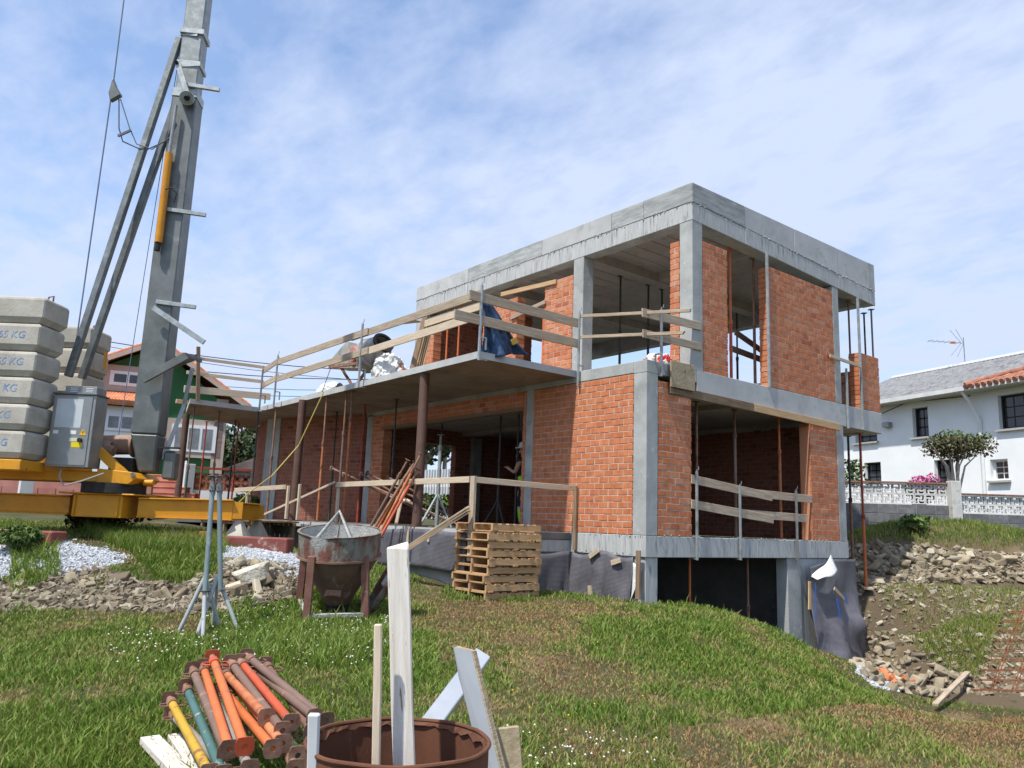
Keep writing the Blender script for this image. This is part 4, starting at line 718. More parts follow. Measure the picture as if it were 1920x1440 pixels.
MB().tube(LDz(lc+.1, DC, za1+.053), LDz(lc+.1, DC, za1+.22), .5, 36).build('slewing_ring', black, crane, smooth=True)
for e in ends:
    z = g1(e[0], e[1]); MB().lathe([(.30, 0), (.30, .02), (.09, max(.1, za0-z-.06)), (.09, max(.14, za0-z-.002))], (e[0], e[1], z+.02), 4, UP).tube((e[0], e[1], z+.02), (e[0], e[1], za0-.01), .05, 12).build('foot', M('foot_beige', (.36, .35, .29), (.45, .44, .37), 4, .7), crane)
# slewing platform
zp = za1+.225; ld = lc+.1
cb_(latD(-60, DC), latD(238, DC), DC-.40, DC-.10, zp, zp+.17, 'platform_beam', yel); cb_(latD(-60, DC), latD(238, DC), DC+.25, DC+.5, zp, zp+.17, 'platform_beam', yel); cb_(latD(-60, DC), latD(100, DC), DC-.099, DC+.249, zp+.01, zp+.14, 'platform_deck', black)
MB().prism([cp(180, 905, DC-.42), cp(182, 878, DC-.42), cp(246, 885, DC-.42), cp(256, 897, DC-.42), cp(240, 908, DC-.42)], FW*.9).build('mast_bracket', yel, crane, bevel=.01); MB().tube(cp(249, 890, DC-.46), cp(249, 890, DC+.52), .035, 14).build('pivot_pin', steel, crane, smooth=True)
MB().bar(cp(182, 842, DC-.35), cp(236, 893, DC-.35), .10, .14).bar(cp(186, 812, DC-.2), cp(190, 845, DC-.2), .09, .06).build('winch_frame', yel, crane)
wz = cp(222, 838, DC+.1); wn = MB().tube(wz-RH*.28+UP*.02, wz+RH*.26+UP*.05, .17, 24); wn.tube(wz+RH*.262+UP*.05, wz+RH*.30+UP*.05, .22, 24); wn.build('winch_drum', M('winch_rusty', (.24, .14, .10), (.36, .24, .18), 5, .7), crane, smooth=True)
MB().tube(cp(188, 838, DC-.15), cp(206, 842, DC-.1), .13, 18).tube(cp(195, 842, DC-.2), cp(214, 846, DC-.2), .09, 14).build('winch_motor', M('motor_brown', (.16, .10, .07), (.26, .17, .12), 6, .7), crane, smooth=True); cb_(latD(205, DC), latD(250, DC), DC-.1, DC+.5, zt_(220, 885), zt_(220, 858), 'gearbox', black)
# mast: square tube turned so that two faces show
lm = latD(266, DC); mc = LDz(lm, DC+.05, 0); an = R(6); mx_ = RH*math.cos(an)-FW*math.sin(an)*-1; m1 = nrm(RH*math.cos(an)+FW*math.sin(an)); m2 = np.cross(UP, m1); zk = zt_(280, 815); hw = .215
def msec(z, s=1.0): return [mc+UP*z+m1*hw*s*a+m2*hw*s*b for a, b in ((-1, -1), (1, -1), (1, 1), (-1, 1))]
def mastpart(z0, z1, s0, s1, name, mat, inset=0): return MB().add(msec(z0, s0)+msec(z1, s1), [(3, 2, 1, 0), (4, 5, 6, 7), (0, 1, 5, 4), (1, 2, 6, 5), (2, 3, 7, 6), (3, 0, 4, 7)]).build(name, mat, crane, bevel=.02)
ztop = 14.5; zs = zt_(362, 190)
mastpart(zk, zs, 1.05, 1.0, 'mast', galv_d); mastpart(zs+.003, ztop, .86, .80, 'upper_mast', M('galvanised_upper', (.20, .22, .215), (.30, .32, .315), 8, .5, .5, spot=((.36, .38, .375), 4, .58, .7), bump=.05, spec=.4))
zb_ = zt_(262, 885); MB().add(msec(zk-.003, 1.06)+[p+m1*.07 for p in msec(zb_, .62)], [(3, 2, 1, 0), (4, 5, 6, 7), (0, 1, 5, 4), (1, 2, 6, 5), (2, 3, 7, 6), (3, 0, 4, 7)]).build('mast_foot', galv_d, crane, bevel=.03)
MB().obox(LDz(latD(313, DC), DC+.1, zt_(310, 872)), (RH, FW, UP), (.10, .12, .24)).build('hydraulic_tank', galv_d, crane, bevel=.03); MB().obox(LDz(latD(314, DC), DC-.05, zt_(314, 840)), (RH, FW, UP), (.16, .06, .012)).build('lamp_plate', black, crane)
MB().tube(cp(270, 905, DC-.1), cp(288, 905, DC-.1), .05, 12).build('shackle', yel, crane, smooth=True)
# collars, step brackets and arms on the mast
def mcol(px, py, h=.10, s=1.12, mat=galv):
    z = zt_(px, py); return MB().add(msec(z, s)+msec(z+h, s), [(3, 2, 1, 0), (4, 5, 6, 7), (0, 1, 5, 4), (1, 2, 6, 5), (2, 3, 7, 6), (3, 0, 4, 7)]).build('mast_collar', mat, crane, bevel=.005)
mcol(365, 190, .16, 1.03); mcol(375, 72, .10, 1.0); mcol(372, 130, .08, .98)
for (px, py) in ((352, 402), (332, 573), (385, 170)):
    z = zt_(px, py); c = mc+UP*z+m1*.0-m2*(hw+.03); MB().bar(c-m1*.05, c+m1*.62+UP*(-.05), .06, .07).build('step_bracket', galv, crane, bevel=.004)
MB().bar(cp(287, 577, DC-.32), cp(383, 642, DC-.25), .05, .09).build('jib_guide', galv, crane, bevel=.004); MB().bar(cp(268, 712, DC-.32), cp(350, 667, DC-.3), .06, .13).bar(cp(290, 700, DC+.4), cp(372, 668, DC+.3), .05, .09).bar(cp(345, 664, DC-.33), cp(376, 676, DC+.4), .06, .06).build('mast_clamp', galv_d, crane, bevel=.004)
MB().bar(cp(340, 64, DC-.1), cp(372, 66, DC-.1), .10, .10).bar(cp(338, 122, DC-.28), cp(376, 120, DC-.3), .03, .09).bar(cp(334, 120, DC-.32), cp(354, 187, DC-.33), .03, .10).build('hinge_link', galv, crane, bevel=.004)
MB().tube(cp(350, 184, DC-.36), cp(352, 184, DC-.1), .125, 24).build('sheave', galv, crane, smooth=True); MB().path([cp(352, 182, DC-.38), cp(350, 184, DC-.42)], .05, 10).tube(cp(331, 117, DC-.36), cp(331, 117, DC-.2), .035, 10).build('pin', black, crane)
# hydraulic cylinder
MB().tube(cp(297, 455, DC-.28), cp(317, 287, DC-.28), .065, 16).build('hydraulic_cylinder', M('cylinder_amber', (.62, .27, .01), (.5, .2, .015), 4, .4), crane, smooth=True); MB().tube(cp(317, 287, DC-.28), cp(330, 198, DC-.28), .03, 12).build('piston_rod', steel, crane, smooth=True); MB().tube(cp(294, 470, DC-.28), cp(297, 454, DC-.28), .05, 10).build('cylinder_eye', black, crane)
MB().path([cp(310, 355, DC-.4), cp(322, 352, DC-.42), cp(331, 362, DC-.4), cp(326, 380, DC-.4)], .012, 6).build('hose_clip', black, crane)
# back struts
zl = DC-.05
for (a, b, d) in (((128, 706), (337, 72), DC-.35), ((153, 710), (338, 172), DC+.15)):
    s = MB().bar(cp(*a, d), cp(*b, DC-.05), .115, .115, up=FW).build('back_strut', galv_m, crane, bevel=.012)
# ropes
MB().path([cp(143, 640, DC-.3), cp(207, 190, DC-.3)], .013, 6).path([cp(213, 152, DC-.3), cp(250, -140, DC-.3)], .013, 6).path([cp(219, 838, DC+.05), cp(300, 330, DC+.05), cp(362, -60, DC+.05)], .007, 5).build('wire_rope', M('rope_blue_grey', (.12, .16, .24), (.16, .2, .3), 5, .5), crane)
bl = [cp(208, 192, DC-.3), cp(205, 175, DC-.3), cp(213, 147, DC-.3), cp(220, 165, DC-.3), cp(229, 180, DC-.3), cp(222, 184, DC-.3)]; MB().prism([p-FW*.05 for p in bl], FW*.1).build('rope_block', galv_d, crane, bevel=.02)
MB().path([cp(223, 186, DC-.3), cp(223, 240, DC-.3), cp(230, 265, DC-.25), cp(270, 283, DC-.2), cp(310, 265, DC-.2), cp(328, 225, DC-.2)], .012, 6).path([cp(226, 186, DC-.3), cp(243, 240, DC-.3), cp(256, 270, DC-.25), cp(285, 280, DC-.2), cp(318, 258, DC-.2)], .010, 6).bar(cp(221, 255, DC-.3), cp(246, 244, DC-.3), .03, .04).build('slack_rope', M('slack_rope_grey', (.10, .11, .13), (.14, .15, .17), 5, .6), crane)
MB().tube(cp(195, 693, DC), cp(199, 660, DC), .03, 8).build('rope_pulley', yel, crane)
MB().bar(cp(361, 690, DC+.3), cp(345, 760, DC+.3), .05, .06).bar(cp(345, 760, DC+.3), cp(306, 862, DC+.2), .06, .07).build('folding_brace', galv, crane, bevel=.004)
# switch cabinet
cbx = thing('switch_cabinet', 'grey metal switch cabinet with warning stickers on the crane platform', 'switch cabinet', LDz(latD(125, DC-.6), DC-.6, zp)); d0 = DC-.72; l0, l1 = latD(80, d0), latD(161, d0); zc0, zc1 = zt_(120, 875, d0), zt_(130, 740, d0)
cbm = M('cabinet_grey', (.27, .275, .265), (.33, .335, .325), 2.5, .42, .5, spot=((.20, .205, .2), 2, .55, .75))
def kb(a0, a1, b0, b1, c0_, c1_, n, m, bev=.005, par=None): return MB().obox(LDz((a0+a1)/2, (b0+b1)/2, (c0_+c1_)/2), (RH, FW, UP), ((a1-a0)/2, (b1-b0)/2, (c1_-c0_)/2)).build(n, m, par or cbx, bevel=bev)
kb(l0, l1, d0, d0+.38, zc0, zc1, 'body', cbm); kb(l0-.02, l1+.02, d0-.03, d0+.40, zc1+.003, zc1+.03, 'roof', galv_d); kb(l0+.15, l1-.02, d0+.02, d0+.34, zc1+.032, zc1+.15, 'vent_box', cbm)
dr = kb(l0+.02, l1-.05, d0-.014, d0-.002, zc0+.03, zc1-.03, 'door', cbm, .003)
wd_ = l1-l0; hh = zc1-zc0
def lab_(x0, x1, y0, y1, n, m, dd=.017): return kb(l0+wd_*x0, l0+wd_*x1, d0-dd, d0-.0145, zc1-hh*y1, zc1-hh*y0, n, m, 0, dr)
lab_(.10, .72, .06, .46, 'notice_sheet', M('notice_paper', (.46, .50, .52), (.56, .60, .62), 2, .35)); lab_(.10, .22, .50, .55, 'small_label', white_p); lab_(.50, .64, .50, .55, 'white_label', white_p); lab_(.50, .70, .60, .65, 'pale_label', M('label_cream', (.6, .6, .42))); lab_(.56, .80, .66, .73, 'yellow_label', M('label_yellow', (.75, .58, .01)))
ty = zc1-hh*.56; c_ = LDz(l0+wd_*.80, d0-.016, ty); tri_ = [c_-RH*.055, c_+RH*.055, c_+UP*.10]; MB().prism([p for p in tri_], -FW*.004).build('warning_sign', M('label_amber', (.8, .45, .01)), dr)
MB().add([c_-FW*.006+RH*x+UP*y for x, y in ((.004, .075), (-.014, .042), (.0, .045), (-.008, .012), (.014, .052), (.002, .050), (.012, .075))], [(0, 1, 2, 3, 4, 5, 6)]).build('lightning_bolt', black, dr)
MB().tube(LDz(l0+wd_*.76, d0-.015, zc1-hh*.63), LDz(l0+wd_*.76, d0-.06, zc1-hh*.63), .035, 14).build('rotary_switch', black, cbx, smooth=True)
for k in range(3):
    for s in (.35, .72): kb(l0+wd_*s, l0+wd_*(s+.17), d0+.014, d0+.019, zc1+.055+k*.028, zc1+.065+k*.028, 'vent_slot', white_p, 0)
MB().path([LDz(l0+wd_*.32, d0+.1, zc0-.002), LDz(l0+wd_*.33, d0+.05, zc0-.16), LDz(l0+wd_*.5, d0, zc0-.30), LDz(l0+wd_*.9, d0, zc0-.22), LDz(l0+wd_*1.4, d0, zc0-.08)], .014, 6).build('cable', M('cable_grey', (.3, .3, .29)), cbx)
# ballast blocks
def wtext(body, size, mat, name, parent, loc, ux, uz, ext=.001):
    cu = bpy.data.curves.new('lettering', 'FONT'); cu.body = body; cu.size = size; cu.align_x = 'RIGHT'; cu.align_y = 'CENTER'; cu.shear = .15; cu.offset = .006*size
    t = bpy.data.objects.new('lettering_source', cu); COL.objects.link(t); dg = bpy.context.evaluated_depsgraph_get(); me = bpy.data.meshes.new_from_object(t.evaluated_get(dg)); bpy.data.objects.remove(t); bpy.data.curves.remove(cu)
    me.materials.append(mat); o = bpy.data.objects.new(name, me); COL.objects.link(o); ny_ = np.cross(uz, ux); o.parent = parent
    mw = Matrix(((ux[0], uz[0], -ny_[0], 0), (ux[1], uz[1], -ny_[1], 0), (ux[2], uz[2], -ny_[2], 0), (0, 0, 0, 1))); o.matrix_local = Matrix.Translation(Vector(np.asarray(loc)-ORG[parent.name])) @ mw; return o
def ballast(lr_, d0_, d1_, z0, z1, lab, txt, wide=1.6, tx=.0):
    o = thing('ballast_block', lab, 'ballast block', LDz(lr_-wide/2, (d0_+d1_)/2, z0), 'concrete ballast blocks'); jl, jd = random.uniform(-.02, .02), random.uniform(-.015, .015); lr_ += jl; d0_ += jd
    ch = .07; prof = [(0, ch), (0, 1), (1, 1), (1, 0), (ch, 0)]; h = z1-z0
    P = []; F = []
    for (z, ins) in ((z0, .06), (z0+.10, 0), (z1-.035, 0), (z1, .03)):
        P += [LDz(lr_-wide, d0_+ins, z), LDz(lr_-ins*1.1-.02*(ins > 0), d0_+ins, z), LDz(lr_-ins*1.1, d1_-ins, z), LDz(lr_-wide, d1_-ins, z)]
    for r in range(3): F += [(r*4+i, r*4+(i+1) % 4, r*4+4+(i+1) % 4, r*4+4+i) for i in range(4)]
    F += [(3, 2, 1, 0), (12, 13, 14, 15)]; b = MB().add(P, F).build('block', balm, o, bevel=.018)
    if txt: wtext(txt, .165, stencil, 'stencil_lettering', o, LDz(tx, d0_-.004, (z0+z1)/2+.03), RH, UP)
    if 'topmost' in lab:
        MB().path([LDz(lr_-.2, d0_+.4, z1-.01), LDz(lr_-.2, d0_+.4, z1+.1), LDz(lr_-.12, d0_+.4, z1+.12), LDz(lr_-.12, d0_+.4, z1-.01)], .015, 6).build('lifting_eye', rust, o)
rows1 = (555, 606, 658, 707, 758, 808, 862); nm_ = ('topmost', 'second from top', 'third from top', 'fourth from top', 'fifth from top', 'lowest'); D1_ = 12.25
zz1 = [zt_(50, r, D1_) for r in rows1]; l1_ = latD(35, D1_)
for k in range(6): ballast(l1_, D1_, D1_+.72, zz1[k+1]+.012, zz1[k], nm_[k]+' concrete ballast block in the front stack', '65 KG' if k else None, tx=latD((8, 7, 10, 5, 2, 3)[k], D1_))
rows2 = (611, 653, 700, 746, 790, 833); D2_ = 13.95; zz2 = [zt_(160, r, D2_) for r in rows2]; l2_ = latD(134, D2_)
for k in range(5): ballast(l2_, D2_, D2_+.75, zz2[k+1]+.012, zz2[k], nm_[k]+' concrete ballast block in the rear stack' if k < 4 else 'lowest concrete ballast block in the rear stack', None, 1.3)
cb_(l1_-1.6, l1_-.02, D1_+.02, D1_+.7, zz1[6]-.16, zz1[6]-.0, 'ballast_tray', yel); cb_(l2_-1.4, l2_-.02, D2_+.02, D2_+.7, zp+.18, zz2[5], 'ballast_tray', yel)
# painted concrete ground beams the crane stands on, its pads
for (p, q, d, lab) in (((-60, 1010), (112, 1010), 12.5, 'maroon painted concrete beam on the white gravel, left'), ((300, 1018), (545, 1022), 13.55, 'maroon painted concrete beam under the crane foot, with broken end')):
    a = onD(*p, d); b = onD(*q, d); z = .5*(a[2]+b[2]); h_ = .27; o = MB().bar((a[0], a[1], z+.0), (b[0], b[1], z), .42, h_).build('concrete_beam', maroon, bevel=.02); tag(o, lab, 'concrete beam')

# ================================================================ PALLETS
PC = onD(912, 1112, 12.35); PC[2] = g1(PC[0], PC[1]); pa = nrm(onD(1008, 1085, 13.0)-PC); pa[2] = 0; pa = nrm(pa)
e_l = onD(848, 1093, 12.95); pb_ = V(-pa[1], pa[0], 0)
ph = .128; nP = 9; Lp, Wp = 1.08, .88
def mk(name, lo, hi):
    me = bpy.data.meshes.new(name); m = MB().box(lo, hi); me.from_pydata(m.v, [], m.f); me.update(); me.materials.append(wood_t); return me
slat_me = mk('deck_slat', (-.045, -Wp/2, -.009), (.045, Wp/2, .009)); run_me = mk('runner', (-Lp/2, -.02, -.045), (Lp/2, .02, .045))
for k in range(nP):
    lab = ('bottom', 'second from the bottom', 'third from the bottom', 'fourth from the bottom', 'middle', 'fourth from the top', 'third from the top', 'second from the top', 'topmost, shifted')[k]
    sh = pa*random.uniform(-.035, .035)+pb_*random.uniform(-.04, .04)+(pb_*.05+pa*.0 if k == 8 else 0); c = PC+pa*Lp/2+pb_*Wp/2+sh; z = PC[2]+k*(ph+.001)+(.012 if k == 8 else 0)
    o = thing('pallet', lab+' wooden pallet of the pallet stack in front of the house', 'pallet', (c[0], c[1], z), 'stacked wooden pallets'); o.rotation_euler = (0, 0, math.atan2(pa[1], pa[0])+random.uniform(-.03, .03)+(.06 if k == 8 else 0))
    for y in (-.42, 0, .42):
        r_ = bpy.data.objects.new('runner', run_me); COL.objects.link(r_); r_.parent = o; r_.location = (0, y, .064)
    for i in range(7):
        x = -Lp/2+.06+i*(Lp-.12)/6; s = bpy.data.objects.new('deck_slat', slat_me); COL.objects.link(s); s.parent = o; s.location = (x+random.uniform(-.012, .012), random.uniform(-.02, .02), .119); s.rotation_euler = (0, 0, random.uniform(-.02, .02))
    for i in range(3):
        s = bpy.data.objects.new('bottom_slat', slat_me); COL.objects.link(s); s.parent = o; s.location = (-Lp/2+.06+i*(Lp-.12)/2+random.uniform(-.02, .02), random.uniform(-.02, .02), .009)

# ================================================================ CONCRETE SKIP
SKc = onD(633, 1140, 11.2); SKc[2] = g1(SKc[0], SKc[1]); sk = thing('concrete_skip', 'rusty red cone-bottomed concrete skip crusted with cement on the grass', 'concrete skip', SKc); Rk = .555
zt0 = float(onD(633, 988, 11.2)[2])-SKc[2]; H_ = zt0
MB().lathe([(.16, .20), (Rk*.98, H_-.34), (Rk*.985, H_-.33)], SKc, 40).build('cone', skip_c, sk, smooth=True)
def rimz(mb): return mb
m_ = MB().lathe([(Rk*.985, H_-.327), (Rk, H_-.02), (Rk+.018, H_), (Rk-.02, H_), (Rk-.03, H_-.3), (.2, .28)], SKc, 48)
for i, v in enumerate(m_.v):
    v = np.array(v); a = math.atan2(v[1]-SKc[1], v[0]-SKc[0]); d = (v-SKc)
    if d[2] > H_-.05:
        dent = math.exp(-((math.atan2(d@RH, -(d@FW))+.35)/.28)**2); v = v-nrm(V(d[0], d[1], 0))*.07*dent-UP*.045*dent
    m_.v[i] = tuple(v)
m_.build('barrel', skip_m, sk, smooth=True); MB().lathe([(Rk, H_-.345), (Rk+.016, H_-.345), (Rk+.016, H_-.318), (Rk, H_-.318)], SKc, 48, UP, True).build('band', rust, sk, smooth=True)
ml_ = MB().lathe([(Rk-.028, H_-.01), (Rk-.045, H_-.31), (.22, .31), (0, .30)], SKc, 40); ml_.build('crusted_lining', crust, sk, smooth=True)
for k, (a, b) in enumerate(((-.27, -.55), (.44, -.36), (-.56, .22), (.28, .52))):
    p = SKc+RH*a+FW*b; t = SKc+RH*a*.93+FW*b*.93; z = g1(p[0], p[1])-SKc[2]; MB().bar(p*1.0+UP*(z-.04)+RH*a*.05+FW*b*.05, t+UP*(H_-.26), .095, .07, up=FW).build('leg', M('skip_frame', (.17, .075, .055), (.25, .125, .095), 6, .85, spot=((.33, .31, .27), 7, .6, .7)), sk, bevel=.004)
for (a, b) in (((-.28, -.56), (.46, -.37)), ((-.28, -.56), (-.58, .23)), ((.46, -.37), (.28, .53))): MB().bar(SKc+RH*a[0]+FW*a[1]+UP*.16, SKc+RH*b[0]+FW*b[1]+UP*.16, .05, .05).build('cross_bar', crust, sk)
MB().path([SKc-RH*.30+FW*-.2+UP*(H_-.12), SKc-RH*.02+UP*(H_+.26), SKc+RH*.20-FW*.3+UP*(H_-.06)], .026, 8).path([SKc-RH*.10+FW*.3+UP*(H_-.2), SKc-RH*.0+UP*(H_+.24), SKc+RH*.12+FW*.32+UP*(H_-.2)], .018, 8).build('lifting_bail', crust, sk, smooth=True)
MB().prism([SKc-RH*.09-FW*.31+UP*.44, SKc+RH*.11-FW*.31+UP*.44, SKc+RH*.12-FW*.40+UP*.38, SKc+RH*.01-FW*.42+UP*.42, SKc-RH*.10-FW*.40+UP*.38], UP*.012).build('outlet_hood', rust, sk); MB().box(SKc+V(-.12, -.12, .05), SKc+V(.12, .12, .22)).build('outlet', black, sk)
# chute trough to the right of the skip
q0 = SKc+RH*.40-FW*.12+UP*.16; q1 = SKc+RH*.80+FW*.02+UP*.86; dch = nrm(q1-q0); n1_ = nrm(np.cross(dch, FW)); n1_ = n1_ if n1_[2] > 0 else -n1_; P = []; nq = 9
for q, rr_ in ((q0, .12), ((q0+q1)/2, .17), (q1, .20)):
    for k in range(nq): th = math.pi*(1+k/(nq-1))+.35; P.append(q+FW*math.cos(th)*rr_+n1_*math.sin(th)*rr_)
ch_ = MB().add(P, [(j*nq+i, j*nq+i+1, (j+1)*nq+i+1, (j+1)*nq+i) for j in range(2) for i in range(nq-1)]).build('chute', skip_m, sk, smooth=True); s_ = ch_.modifiers.new('solid', 'SOLIDIFY'); s_.thickness = .016
MB().obox(q1-dch*.22-n1_*.05, (dch, FW, n1_), (.20, .13, .05)).build('cement_residue', crust, ch_, bevel=.03)

sk.rotation_mode = 'AXIS_ANGLE'; sk.rotation_axis_angle = (R(9), RH[0], RH[1], 0); sk.location.z -= .03
# ================================================================ TRIPOD PROPS ON THE GRASS
for (tx_, bx, by, nm, m, tr) in ((400, 366, 1180, 'left', p_bg, .3), (411, 405, 1166, 'right', p_bg, 1.4)):
    b = onD(bx+ (12 if nm == 'left' else 2), 1172, 9.6 if nm == 'left' else 9.75); z = g1(b[0], b[1]); b[2] = z+.02; t = onD(tx_, 893, 9.85); t[2] = t[2]
    prop(b+UP*.45, t, m, galv_d, nm+' of two blue-grey tripod props standing together on the grass', None, .90, .030, plate=.06)
    o = bpy.context.scene.objects[-1] if 0 else None
    th_ = [x for x in COL.objects if x.name.startswith('steel_prop') and x.parent is None][-1]
    a = nrm(t-b)
    for k in range(3):
        th = 2*math.pi*k/3+tr; f = V(b[0]+math.cos(th)*.27, b[1]+math.sin(th)*.27, 0); f[2] = g1(f[0], f[1])-.01; MB().tube(f, b+a*.62, .023, 10, .026).build('tripod_leg', M('leg_pale_grey', (.33, .36, .36), (.42, .45, .45), 6, .5, spot=((.24, .2, .16), 6, .6, .7)), th_, smooth=True)

# ================================================================ FOREGROUND PILE OF PROPS
PILE = [ # far end px, near end px, far D, near D, outer, label
 ((322, 1318), (392, 1450), 6.15, 4.85, p_ye, 'yellow flaking prop at the left of the prop pile'), ((352, 1295), (418, 1452), 6.2, 4.85, p_gn, 'teal green flaking prop second from the left in the pile'), ((364, 1262), (425, 1410), 6.3, 5.0, p_br, 'grey-brown prop third from the left in the pile'),
 ((383, 1256), (430, 1405), 6.35, 4.95, p_or, 'faded orange prop left of the brightest one in the pile'), ((401, 1240), (459, 1400), 6.4, 4.95, p_or, 'bright orange prop lying on top in the middle of the pile'), ((424, 1300), (512, 1404), 6.2, 4.95, p_or, 'dark orange prop slanting under the middle of the pile'),
 ((425, 1265), (500, 1345), 6.3, 5.3, rust_o, 'rusty orange prop deep in the pile'), ((437, 1248), (530, 1370), 6.4, 5.15, p_br, 'grey prop with pale end near the pile centre'), ((455, 1246), (546, 1355), 6.45, 5.25, p_ro, 'red-orange prop with white scuff, right half of the pile'),
 ((485, 1262), (590, 1345), 6.45, 5.35, p_br, 'dull brown prop between the red-orange and the thick brown one'), ((445, 1290), (530, 1395), 6.2, 5.0, rust_o, 'rust-stained orange prop low in the middle of the pile'), ((470, 1236), (612, 1352), 6.55, 5.35, p_br, 'thick brown prop on the right edge of the pile'), ((503, 1252), (586, 1372), 6.5, 5.3, rust, 'rusty brown prop under the right edge of the pile'), ((330, 1330), (440, 1440), 6.0, 4.9, p_gr, 'grey prop at the bottom left of the pile'), ((400, 1290), (470, 1425), 6.2, 4.85, p_gr, 'galvanised grey prop under the orange ones'), ((470, 1290), (560, 1400), 6.2, 4.95, p_dk, 'dark green prop in the shadow of the pile'), ((490, 1300), (556, 1425), 6.1, 4.85, rust, 'rusty prop with round flange at the front of the pile')]
for k, (a, b, da, db, m, lab) in enumerate(PILE):
    lift = 0 if k < 13 else -.05
    p1 = onD(*a, da)+UP*lift; p0 = onD(*b, db)+UP*lift; z0, z1 = g1(p0[0], p0[1])+.03, g1(p1[0], p1[1])+.03
    p0[2] = max(p0[2], z0); p1[2] = max(p1[2], z1)
    prop(p0, p1+nrm(p1-p0)*.12, m, rust, lab, 'pile of steel props in the foreground', .92, .030, plate=.055, pm=rust if k != 4 else p_ro)
a = onD(285, 1345, 5.9); b = onD(365, 1425, 5.25); a[2] = g1(*a[:2])+.05; b[2] = g1(*b[:2])+.05; plank(a, b, .13, .05, wood_w, 'weathered white plank on the grass under the prop pile, outer one', None)
a = onD(330, 1340, 6.0); b = onD(392, 1412, 5.3); a[2] = g1(*a[:2])+.04; b[2] = g1(*b[:2])+.04; plank(a, b, .09, .05, wood_w, 'weathered plank half hidden under the left of the prop pile', None)

# ================================================================ DRUM AND BOARDS
DR = onD(748, 1385, 2.72); Rd = .292; zg = g1(DR[0], DR[1]); drm = thing('oil_drum', 'open rusty oil drum with boards standing in it', 'drum', (DR[0], DR[1], zg)); hd = DR[2]-zg; DB = V(DR[0], DR[1], zg)
MB().lathe([(0, .01), (Rd-.004, .01), (Rd, .03), (Rd, hd*.33), (Rd+.008, hd*.345), (Rd, hd*.36), (Rd, hd*.64), (Rd+.008, hd*.655), (Rd, hd*.67), (Rd, hd-.012), (Rd-.006, hd-.014), (Rd-.006, .03), (0, .025)], DB, 64).build('shell', drum_m, drm, smooth=True)
MB().path([DB+UP*(hd-.006)+V(math.cos(t), math.sin(t), 0)*(Rd+.001)+UP*.003*math.sin(5*t+1)*math.sin(2.3*t) for t in np.linspace(0, 2*math.pi, 65)[:-1]], .0075, 8, True).build('rim', drum_m, drm, smooth=True)
mb = MB(); rr = random.Random(5); nn = 90; P = []
for i in range(nn):
    t = 2*math.pi*i/nn; P += [DB+V(math.cos(t), math.sin(t), 0)*(Rd-.008)+UP*(hd-.012), DB+V(math.cos(t), math.sin(t), 0)*(Rd-.010-.008*rr.random())+UP*(hd-.020-.022*abs(math.sin(i*.37))*rr.random())]
MB().add(P, [(2*i, 2*i+1, (2*i+3) % (2*nn), (2*i+2) % (2*nn)) for i in range(nn)]).build('torn_lid_edge', drum_m, drm)
fl = DB+UP*.06
plank(fl+RH*.10+FW*.02, onD(745, 1022, 2.78), .073, .022, wood_w, 'tall whitewashed board standing in the oil drum', None, -FW+RH*.05, ragged=.018, name='board', cat='board')
plank(fl-RH*.015-FW*.06, onD(709, 1170, 2.68), .026, .018, wood_p, 'thin pale stick standing in the oil drum', None, -FW, name='stick', cat='stick')
plank(DB-RH*.22-FW*.1+UP*.25, onD(589, 1338, 2.52), .032, .022, M('white_painted_wood', (.56, .58, .58), (.66, .68, .68), 6, .8, coord='obj', spot=((.35, .3, .24), 8, .62, .7)), 'short white batten leaning over the left rim of the oil drum', None, -FW, name='batten', cat='batten')
# white-faced boards beside the drum
q = onD(955, 1440, 3.15); zq = g1(q[0], q[1]); ch_b = M('board_white_face', (.27, .29, .31), (.33, .35, .37), 2, .35)
wb_ = thing('white_board', 'white-faced chipboard offcut standing beside the oil drum', 'board', (q[0], q[1], zq)); A = [onD(850, 1213, 3.2), onD(884, 1222, 3.2), onD(905, 1310, 3.15), onD(940, 1445, 3.1), onD(985, 1640, 3.0), onD(905, 1640, 3.0), onD(903, 1440, 3.1), onD(874, 1320, 3.15), onD(860, 1270, 3.18)]
MB().prism(A, FW*.004).build('white_face', ch_b, wb_); MB().prism([p+FW*.0042+RH*.006 for p in A], FW*.03+RH*.012).build('chipboard_core', osb, wb_)
p0 = onD(805, 1362, 3.6); p1 = onD(905, 1228, 4.0); p0 = p0-(p1-p0)*1.05
o = plank(p0, p1, .085, .045, M('aluminium_profile', (.50, .52, .54), (.60, .62, .64), 5, .32, .6, coord='obj', spot=((.34, .31, .27), 7, .66, .72)), 'silvery white metal-faced profile leaning behind the white board', None, -FW+UP*.7, name='board', cat='board', ragged=.02)
a = onD(935, 1380, 3.25); b = a+RH*.10-FW*.1; b[2] = g1(*b[:2]); a[2] += .03; plank(b, a, .16, .03, osb, 'weathered chipboard scrap on the grass by the white board', None, -FW+RH*.3, name='board', cat='board')
